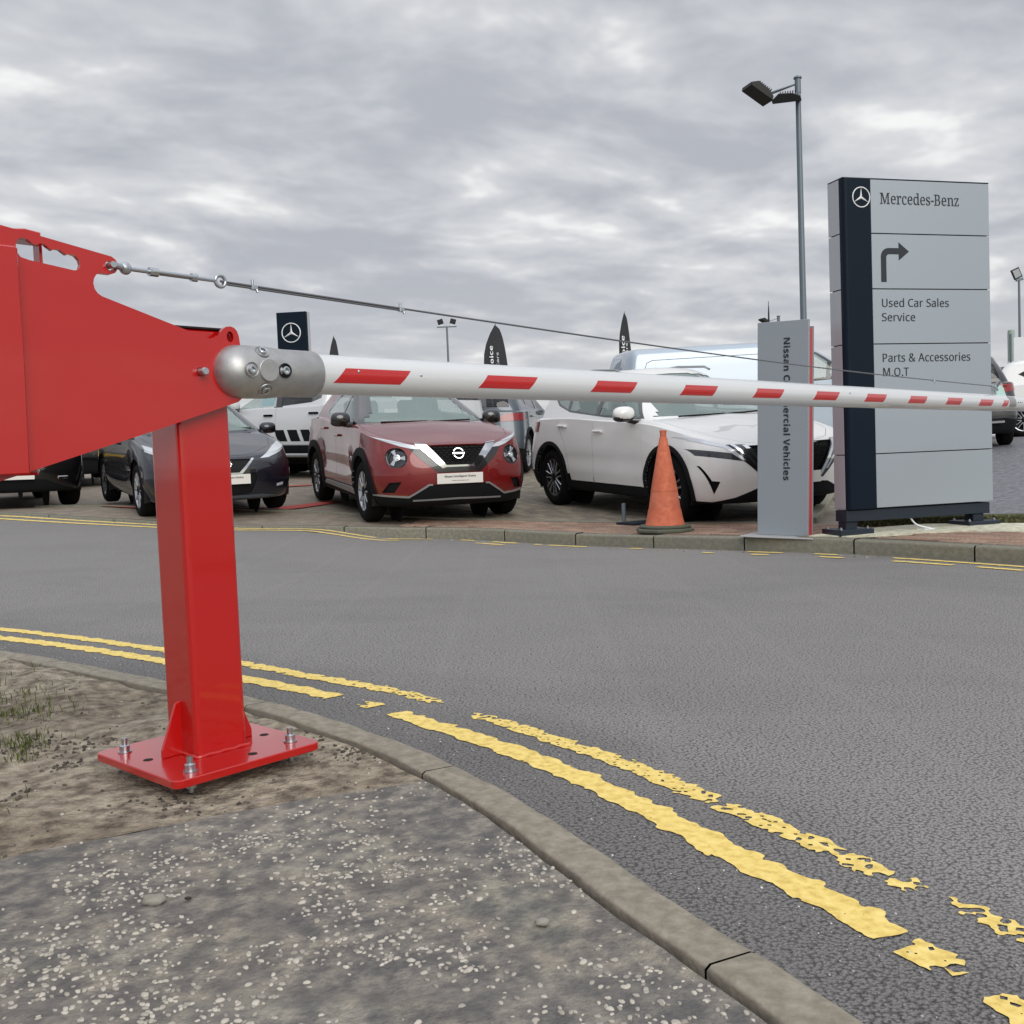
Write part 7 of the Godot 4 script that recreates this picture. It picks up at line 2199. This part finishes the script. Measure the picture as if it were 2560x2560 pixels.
func blue_hatchback() -> void:
	var rows := [
		row([0, 0.18], [0, 0.74], 1.90, -1.78, 0.45, 0.35),
		row([1.9, 0.21, 0, 0.22], [0, 0.80], 1.99, -1.88, 0.52, 0.40),
		row([0, 0.38], [1.7, 0.845, 1.26, 0.865, 0.4, 0.85, -1.26, 0.865], 2.04, -1.92, 0.56, 0.40),
		row([0, 0.52], [1.7, 0.85, 1.26, 0.868, 0.4, 0.845, -1.26, 0.868], 2.045, -1.92, 0.58, 0.40),
		row([0, 0.63], [1.7, 0.84, 1.26, 0.865, 0.4, 0.855, -1.26, 0.865], 2.01, -1.88, 0.60, 0.40, 2.5),
		row([1.97, 0.675, 1.6, 0.775, 1.26, 0.845, 0.8, 0.905, 0, 0.93, -1, 0.99, -1.7, 0.99], [1.7, 0.79, 1.26, 0.83, 0, 0.825, -1.26, 0.83], 1.965, -1.82, 0.62, 0.42, 2.4, 2.8, true),
		row([1.9, 0.705, 1.4, 0.835, 0.8, 0.95, 0, 0.96, -1.7, 1.0], [1.7, 0.62, 1.1, 0.69, 0, 0.69], 1.90, -1.72, 0.46, 0.4, 2.3),
		row([1.88, 0.71, 1.4, 0.86, 0.8, 0.975, 0, 0.98, -1.7, 1.0], [0, 0.0], 1.88, -1.66, 0.3, 0.3, 2.3)]
	var cab := [
		row([0, 0.90], [0, 0.795], 1.12, -1.68, 0.42, 0.34),
		row([0, 0.98], [0, 0.775], 0.98, -1.70, 0.42, 0.36, 2.5),
		row([0, 1.15], [0, 0.69], 0.62, -1.62, 0.44, 0.36, 2.4),
		row([0, 1.31], [0, 0.61], 0.27, -1.48, 0.42, 0.34, 2.4),
		row([0, 1.39], [0, 0.56], 0.06, -1.36, 0.40, 0.32, 2.4),
		row([0, 1.438], [0, 0.42], -0.1, -1.2, 0.36, 0.30, 2.4),
		row([0, 1.453], [0, 0.0], -0.2, -1.0, 0.3, 0.3)]
	var p: Material = M.paint_blue
	var pieces := [
		{"name": "windscreen", "mat": M.glass, "ax": 1, "from": "cab", "one": true, "least": 0.36, "off": -0.006, "skirt": 0.02, "lim": AABB(Vector3(-0.2, 0.9, -0.01), Vector3(3, 3, 3)), "poly": [-0.02, 0.96, 0.69, 0.97, 0.63, 1.07, 0.555, 1.24, 0.49, 1.35, 0.30, 1.38, -0.02, 1.385]},
		{"name": "front_window", "mat": M.glass, "ax": 0, "from": "cab", "least": 0.3, "off": -0.006, "skirt": 0.02, "poly": [0.66, 0.985, 0.36, 1.17, 0.14, 1.31, -0.08, 1.35, -0.12, 1.01]},
		{"name": "rear_side_window", "mat": M.glass, "ax": 0, "from": "cab", "least": 0.3, "off": -0.006, "skirt": 0.02, "poly": [-0.19, 1.015, -0.16, 1.352, -0.6, 1.33, -0.95, 1.2, -0.98, 1.09]},
		{"name": "rear_window", "mat": M.glass_dark, "ax": 1, "sign": -1.0, "from": "cab", "one": true, "least": 0.3, "off": -0.006, "skirt": 0.02, "lim": AABB(Vector3(-3, 0.9, -0.01), Vector3(2, 3, 3)), "poly": [-0.02, 1.04, 0.6, 1.04, 0.55, 1.25, 0.45, 1.35, -0.02, 1.36]},
		{"name": "front_door", "mat": p, "ax": 0, "least": 0.2, "gap": 0.0035, "skirt": 0.015, "poly": [0.82, 0.30, 0.84, 0.55, 0.80, 0.80, 0.76, 1.2, -0.15, 1.2, -0.15, 0.30]},
		{"name": "rear_door", "mat": p, "ax": 0, "least": 0.2, "gap": 0.0035, "skirt": 0.015, "poly": [-0.157, 0.30, -0.157, 1.2, -1.0, 1.2, -1.0, 0.9, -0.85, 0.65, -0.76, 0.30]},
		{"name": "bonnet", "mat": p, "ax": 2, "one": true, "least": 0.35, "gap": 0.0035, "skirt": 0.015, "lim": AABB(Vector3(0.80, 0.66, -0.01), Vector3(3, 3, 3)), "poly": [1.93, -0.03, 1.92, 0.24, 1.84, 0.38, 1.60, 0.62, 1.25, 0.72, 0.9, 0.76, 0.82, -0.03]},
		{"name": "headlight", "mat": M.lamp_clear, "ax": 1, "least": 0.02, "off": 0.003, "skirt": 0.02, "lim": AABB(Vector3(1.1, 0.4, 0), Vector3(3, 3, 3)), "poly": [0.41, 0.655, 0.52, 0.712, 0.66, 0.785, 0.79, 0.835, 0.80, 0.765, 0.70, 0.715, 0.52, 0.66]},
		{"name": "headlight_lower", "mat": M.lamp_dark, "ax": 1, "least": 0.02, "off": 0.0, "skirt": 0.02, "lim": AABB(Vector3(1.1, 0.4, 0), Vector3(3, 3, 3)), "poly": [0.40, 0.650, 0.52, 0.66, 0.70, 0.715, 0.81, 0.765, 0.80, 0.690, 0.62, 0.628, 0.46, 0.612]},
		{"name": "chrome_grille_bar", "mat": M.chrome, "ax": 1, "off": 0.012, "skirt": 0.03, "lim": AHEAD, "poly": [0.330, 0.655, 0.300, 0.655, 0.138, 0.505, 0.0, 0.505, 0.0, 0.485, 0.165, 0.485]},
		{"name": "grille_recess", "mat": M.wheel_well, "ax": 1, "one": true, "off": -0.02, "skirt": -0.02, "lim": AHEAD, "poly": [-0.03, 0.66, 0.30, 0.655, 0.138, 0.505, -0.03, 0.505]},
		{"name": "grille_surround", "mat": M.black_gloss, "ax": 1, "off": 0.001, "lim": AHEAD, "poly": [0.40, 0.655, 0.33, 0.655, 0.165, 0.485, 0.25, 0.485, 0.46, 0.61]},
		{"name": "lower_intake", "mat": M.black_plastic, "ax": 1, "one": true, "off": -0.012, "skirt": -0.015, "lim": AHEAD, "poly": [-0.03, 0.485, 0.25, 0.485, 0.33, 0.50, 0.34, 0.42, 0.28, 0.27, 0.22, 0.25, -0.03, 0.25]},
		{"name": "lip_trim", "mat": M.paint_grey, "ax": 1, "one": true, "off": 0.010, "skirt": 0.02, "least": 0.02, "over": true, "lim": AHEAD, "poly": [-0.03, 0.236, 0.40, 0.245, 0.60, 0.222, 0.45, 0.21, -0.03, 0.215]},
		{"name": "fog_light", "mat": M.lamp_clear, "ax": 1, "off": 0.002, "skirt": 0.02, "least": 0.05, "lim": AHEAD, "poly": [0.60, 0.352, 0.69, 0.365, 0.69, 0.332, 0.60, 0.322]}]
	var spec := {"category": "car", "paint": p, "rows": rows, "cab": cab, "pieces": pieces, "axle": 1.2625, "wheel": {"r": 0.312, "arch": 0.362, "w": 0.20, "z": 0.855, "rim": 0.212, "spokes": 5}, "cowl": 0.78, "deck": -1.60, "handles": [Vector2(0.0, 0.83), Vector2(-0.85, 0.88)], "seats": [0.0, -0.8], "wheel_y": 0.90}
	var car := make_car("blue_hatchback", "dark blue small hatchback parked behind the barrier's red post", stand(-4.227, 13.416, 0.518, 2.525), spec)
	mirrors(car, Vector3(0.62, 0.985, 0.905), Vector3(0.075, 0.070, 0.105), p, Vector3(0.68, 0.92, 0.78))
	badge(car, shells[car][0], 0.60, 0.055, 0.008)
	var hp: Array = probe(shells[car][0], 1, Vector2(0.02, 0.43), AXES[1])
	number_plate(car, Transform3D(Basis(Vector3(0, 0, -1), Vector3(0, 1, 0), Vector3(1, 0, 0)), Vector3(hp[0].x + 0.012, 0.43, 0)), "Nissan Intelligent Choice", "", M.plate_white)
	wipers(car, 0.98, 0.955)

func white_pickup() -> void:
	var rows := [
		row([0, 0.34], [0, 0.84], 2.45, -2.58, 0.40, 0.25),
		row([0, 0.40], [0, 0.90], 2.56, -2.66, 0.46, 0.28),
		row([0, 0.60], [0, 0.925], 2.60, -2.70, 0.48, 0.28),
		row([0, 0.80], [0, 0.925], 2.58, -2.70, 0.50, 0.28),
		row([0, 0.95], [0, 0.915], 2.55, -2.69, 0.50, 0.28),
		row([2.5, 0.98, 1.4, 1.08, 0.9, 1.11, -0.75, 1.13, -0.9, 1.16, -2.6, 1.16], [0, 0.885], 2.48, -2.66, 0.5, 0.28, 2.6, 3.0, true),
		row([2.4, 1.0, 1.4, 1.12, -2.6, 1.17], [0, 0.78], 2.40, -2.6, 0.4, 0.25),
		row([2.4, 1.02, 1.4, 1.14, -2.6, 1.17], [0, 0.0], 2.38, -2.55, 0.3, 0.2)]
	var cab := [
		row([0, 1.05], [0, 0.865], 1.62, -0.92, 0.4, 0.2),
		row([0, 1.14], [0, 0.85], 1.48, -0.92, 0.4, 0.2, 2.5),
		row([0, 1.34], [0, 0.78], 1.10, -0.90, 0.4, 0.2, 2.4),
		row([0, 1.54], [0, 0.70], 0.72, -0.84, 0.4, 0.2, 2.4),
		row([0, 1.66], [0, 0.62], 0.50, -0.76, 0.4, 0.2, 2.4),
		row([0, 1.71], [0, 0.45], 0.30, -0.65, 0.35, 0.2, 2.4),
		row([0, 1.725], [0, 0.0], 0.2, -0.5, 0.3, 0.2)]
	var p: Material = M.paint_pickup
	var pieces := [
		{"name": "windscreen", "mat": M.glass, "ax": 1, "from": "cab", "one": true, "least": 0.36, "off": -0.006, "skirt": 0.02, "lim": AABB(Vector3(0.2, 1.05, -0.01), Vector3(3, 3, 3)), "poly": [-0.02, 1.14, 0.76, 1.15, 0.66, 1.40, 0.55, 1.62, -0.02, 1.65]},
		{"name": "front_window", "mat": M.glass, "ax": 0, "from": "cab", "least": 0.3, "off": -0.006, "skirt": 0.02, "poly": [1.30, 1.125, 0.95, 1.36, 0.62, 1.58, 0.36, 1.62, 0.30, 1.15]},
		{"name": "rear_side_window", "mat": M.glass_dark, "ax": 0, "from": "cab", "least": 0.3, "off": -0.006, "skirt": 0.02, "poly": [0.18, 1.155, 0.22, 1.62, -0.60, 1.58, -0.72, 1.46, -0.70, 1.26, -0.5, 1.20]},
		{"name": "door_frame_trim", "mat": M.black_gloss, "ax": 0, "from": "cab", "least": 0.25, "poly": [0.34, 1.12, 0.40, 1.66, 0.18, 1.66, 0.14, 1.12]},
		{"name": "rear_window", "mat": M.glass_dark, "ax": 1, "sign": -1.0, "from": "cab", "one": true, "least": 0.3, "off": -0.006, "skirt": 0.02, "lim": AABB(Vector3(-3, 1.05, -0.01), Vector3(2.6, 3, 3)), "poly": [-0.02, 1.26, 0.6, 1.26, 0.5, 1.6, -0.02, 1.6]},
		{"name": "stripe_decal", "mat": M.black_plastic, "ax": 0, "least": 0.2, "off": 0.003, "over": true, "poly": [-0.40, 0.60, -0.32, 0.78, -0.52, 0.78, -0.60, 0.60]},
		{"name": "stripe_decal", "mat": M.black_plastic, "ax": 0, "least": 0.2, "off": 0.003, "over": true, "poly": [-0.10, 0.60, -0.02, 0.78, -0.24, 0.78, -0.32, 0.60]},
		{"name": "stripe_decal", "mat": M.black_plastic, "ax": 0, "least": 0.2, "off": 0.003, "over": true, "poly": [0.20, 0.60, 0.28, 0.78, 0.06, 0.78, -0.02, 0.60]},
		{"name": "front_door", "mat": p, "ax": 0, "least": 0.2, "gap": 0.0035, "skirt": 0.015, "poly": [1.22, 0.55, 1.24, 1.3, 0.26, 1.3, 0.26, 0.55]},
		{"name": "rear_door", "mat": p, "ax": 0, "least": 0.2, "gap": 0.0035, "skirt": 0.015, "poly": [0.253, 0.55, 0.253, 1.3, -0.80, 1.3, -0.80, 0.55]},
		{"name": "sill_trim", "mat": M.black_plastic, "ax": 0, "least": -0.6, "off": 0.004, "poly": [1.25, 0.1, 1.25, 0.54, -1.1, 0.54, -1.1, 0.1], "lim": AABB(Vector3(-2, 0, 0.5), Vector3(4, 3, 3))},
		{"name": "headlight", "mat": M.lamp_clear, "ax": 1, "least": 0.05, "off": 0.003, "skirt": 0.02, "lim": AHEAD, "poly": [0.5, 0.85, 0.9, 0.88, 0.9, 1.0, 0.5, 0.96]},
		{"name": "grille_recess", "mat": M.black_plastic, "ax": 1, "one": true, "off": -0.02, "skirt": -0.02, "lim": AHEAD, "poly": [-0.03, 0.62, 0.45, 0.62, 0.5, 0.95, -0.03, 0.97]}]
	var spec := {"category": "pickup truck", "paint": p, "rows": rows, "cab": cab, "pieces": pieces, "axle": 1.575, "wheel": {"r": 0.36, "arch": 0.43, "w": 0.24, "z": 0.90, "rim": 0.22, "spokes": 5}, "cowl": 1.25, "deck": -0.85, "bed": [-0.98, -0.1, -0.98, 0.76, -2.52, 0.76, -2.52, -0.1], "handles": [Vector2(0.42, 1.01), Vector2(-0.62, 1.03)], "handle_mat": M.black_plastic, "seats": [0.55, -0.2], "wheel_y": 1.10}
	var at := stand(-3.15, 18.0, -2.2, 3.15)
	at.basis = at.basis.scaled(Vector3.ONE * 1.06)
	var car := make_car("white_pickup", "white crew cab pickup with black door stripes, behind blue hatchback", at, spec)
	mirrors(car, Vector3(1.18, 1.20, 0.99), Vector3(0.09, 0.10, 0.12), p, Vector3(1.22, 1.12, 0.86))
	for sd in [1.0, -1.0]:
		var g := Geo.new()
		g.tube(PackedVector3Array([Vector3(1.1, 0.40, sd * 0.99), Vector3(1.0, 0.385, sd * 1.01), Vector3(-0.95, 0.385, sd * 1.01), Vector3(-1.05, 0.40, sd * 0.99)]), 0.032, 10)
		put("side_step", g, M.silver_trim, car)
		g = Geo.new(); g.box(Vector3(0.0, 0.39, sd * 0.93), Vector3(2.0, 0.03, 0.12), 0.008)
		put("step_tread", g, M.black_plastic, car)
	var g := Geo.new(); g.box(Vector3.ZERO, Vector3(0.28, 0.36, 0.003), 0.0)
	var card := put("window_sheet", g, M.paper, car, Transform3D(Basis(Vector3.UP, PI) * Basis(Vector3(1, 0, 0), -0.35), Vector3(0.58, 1.34, -0.72)))
	card.set_meta("label", "pale blue price sheet in the front window")

func pale_van() -> void:
	var rows := [
		row([0, 0.24], [0, 0.88], 2.36, -2.44, 0.45, 0.16),
		row([0, 0.30], [0, 0.93], 2.45, -2.50, 0.50, 0.16),
		row([0, 0.55], [0, 0.955], 2.49, -2.52, 0.55, 0.16),
		row([0, 0.80], [0, 0.955], 2.46, -2.52, 0.60, 0.16),
		row([0, 1.05], [0, 0.95], 2.38, -2.52, 0.65, 0.16),
		row([2.3, 1.10, 1.9, 1.22, 1.5, 1.30, 0, 1.30, -2.5, 1.30], [0, 0.93], 2.28, -2.52, 0.68, 0.16, 2.4, 3.2, true),
		row([2.2, 1.14, 1.6, 1.33, 0, 1.34, -2.5, 1.34], [0, 0.8], 2.2, -2.5, 0.5, 0.16),
		row([2.2, 1.16, 1.6, 1.36, -2.5, 1.36], [0, 0.0], 2.18, -2.4, 0.3, 0.16)]
	var cab := [
		row([0, 1.20], [1.6, 0.90, 0.4, 0.945, -2.4, 0.945], 2.02, -2.52, 0.6, 0.16, 2.5, 3.2),
		row([0, 1.36], [1.6, 0.88, 0.4, 0.935, -2.4, 0.935], 1.80, -2.515, 0.6, 0.16, 2.5, 3.2),
		row([0, 1.60], [1.3, 0.83, 0.4, 0.90, -2.4, 0.90], 1.48, -2.50, 0.55, 0.16, 2.4, 3.2),
		row([0, 1.82], [1.0, 0.78, 0.3, 0.86, -2.4, 0.86], 1.14, -2.46, 0.5, 0.16, 2.4, 3.2),
		row([0.9, 1.94, 0.3, 2.0, -2.4, 2.0], [0.6, 0.70, 0, 0.79, -2.4, 0.79], 0.88, -2.40, 0.5, 0.16, 2.4, 3.2),
		row([0.7, 2.0, 0.2, 2.065, -2.3, 2.065], [0, 0.6], 0.66, -2.32, 0.45, 0.16, 2.4, 3.2),
		row([0.5, 2.03, 0.1, 2.085, -2.2, 2.085], [0, 0.0], 0.5, -2.2, 0.3, 0.16)]
	var p: Material = M.paint_van
	var pieces := [
		{"name": "windscreen", "mat": M.glass, "ax": 1, "from": "cab", "one": true, "least": 0.36, "off": -0.006, "skirt": 0.02, "lim": AABB(Vector3(0.5, 1.2, -0.01), Vector3(3, 3, 3)), "poly": [-0.02, 1.36, 0.80, 1.38, 0.72, 1.62, 0.64, 1.88, -0.02, 1.92]},
		{"name": "quarter_window", "mat": M.glass, "ax": 0, "from": "cab", "least": 0.2, "off": -0.006, "skirt": 0.02, "poly": [1.40, 1.40, 1.20, 1.56, 1.08, 1.62, 1.02, 1.40]},
		{"name": "front_window", "mat": M.glass, "ax": 0, "from": "cab", "least": 0.3, "off": -0.006, "skirt": 0.02, "poly": [0.96, 1.40, 1.02, 1.66, 0.82, 1.80, 0.60, 1.84, 0.46, 1.84, 0.44, 1.36]},
		{"name": "door_frame_trim", "mat": M.black_gloss, "ax": 0, "from": "cab", "least": 0.2, "poly": [1.50, 1.36, 1.22, 1.60, 0.86, 1.83, 0.60, 1.875, 0.40, 1.875, 0.38, 1.33]},
		{"name": "cargo_panel", "mat": p, "ax": 0, "from": "cab", "least": 0.2, "gap": 0.009, "skirt": 0.02, "poly": [0.30, 1.1, 0.30, 1.86, -2.05, 1.86, -2.16, 1.82, -2.20, 1.72, -2.20, 1.1]},
		{"name": "front_door", "mat": p, "ax": 0, "least": 0.2, "gap": 0.004, "skirt": 0.015, "poly": [1.38, 0.40, 1.36, 1.5, 0.36, 1.5, 0.36, 0.40]},
		{"name": "sliding_door", "mat": p, "ax": 0, "least": 0.2, "gap": 0.004, "skirt": 0.015, "poly": [0.35, 0.40, 0.35, 1.5, -0.95, 1.5, -0.95, 0.40]},
		{"name": "headlight", "mat": M.lamp_clear, "ax": 1, "least": 0.02, "off": 0.003, "skirt": 0.02, "lim": AHEAD, "poly": [0.55, 0.86, 0.92, 0.98, 0.92, 0.84, 0.6, 0.78]},
		{"name": "lower_bumper", "mat": M.black_plastic, "ax": 1, "one": true, "off": 0.002, "least": 0.02, "lim": AABB(Vector3(1.95, -1, -0.01), Vector3(3, 3, 3)), "poly": [-0.02, 0.62, 0.5, 0.60, 0.7, 0.46, 1.0, 0.46, 1.0, 0.1, -0.02, 0.1]},
		{"name": "tail_light", "mat": M.tail_red, "ax": 1, "sign": -1.0, "off": 0.004, "least": 0.05, "lim": ASTERN, "poly": [0.86, 0.85, 0.96, 0.85, 0.96, 1.25, 0.86, 1.25]}]
	var spec := {"category": "van", "paint": p, "rows": rows, "cab": cab, "pieces": pieces, "axle": 1.549, "wheel": {"r": 0.335, "arch": 0.395, "w": 0.215, "z": 0.915, "rim": 0.205, "spokes": 5}, "cowl": 1.45, "deck": -2.30, "handles": [Vector2(0.55, 1.05), Vector2(-0.8, 1.05)], "seats": [0.85], "wheel_y": 1.32}
	var car := make_car("pale_van", "pale silver blue panel van standing behind the white crossover", stand(4.42, 18.4, 1.70, 3.098), spec)
	mirrors(car, Vector3(1.28, 1.40, 1.08), Vector3(0.10, 0.16, 0.12), p, Vector3(1.34, 1.28, 0.90))

func _ready() -> void:
	light_and_camera()
	materials()
	make_ground()
	make_barrier()
	make_signs()
	red_crossover()
	white_suv()
	blue_hatchback()
	white_pickup()
	pale_van()
	grey_suv()
	black_suv()
	far_cars()
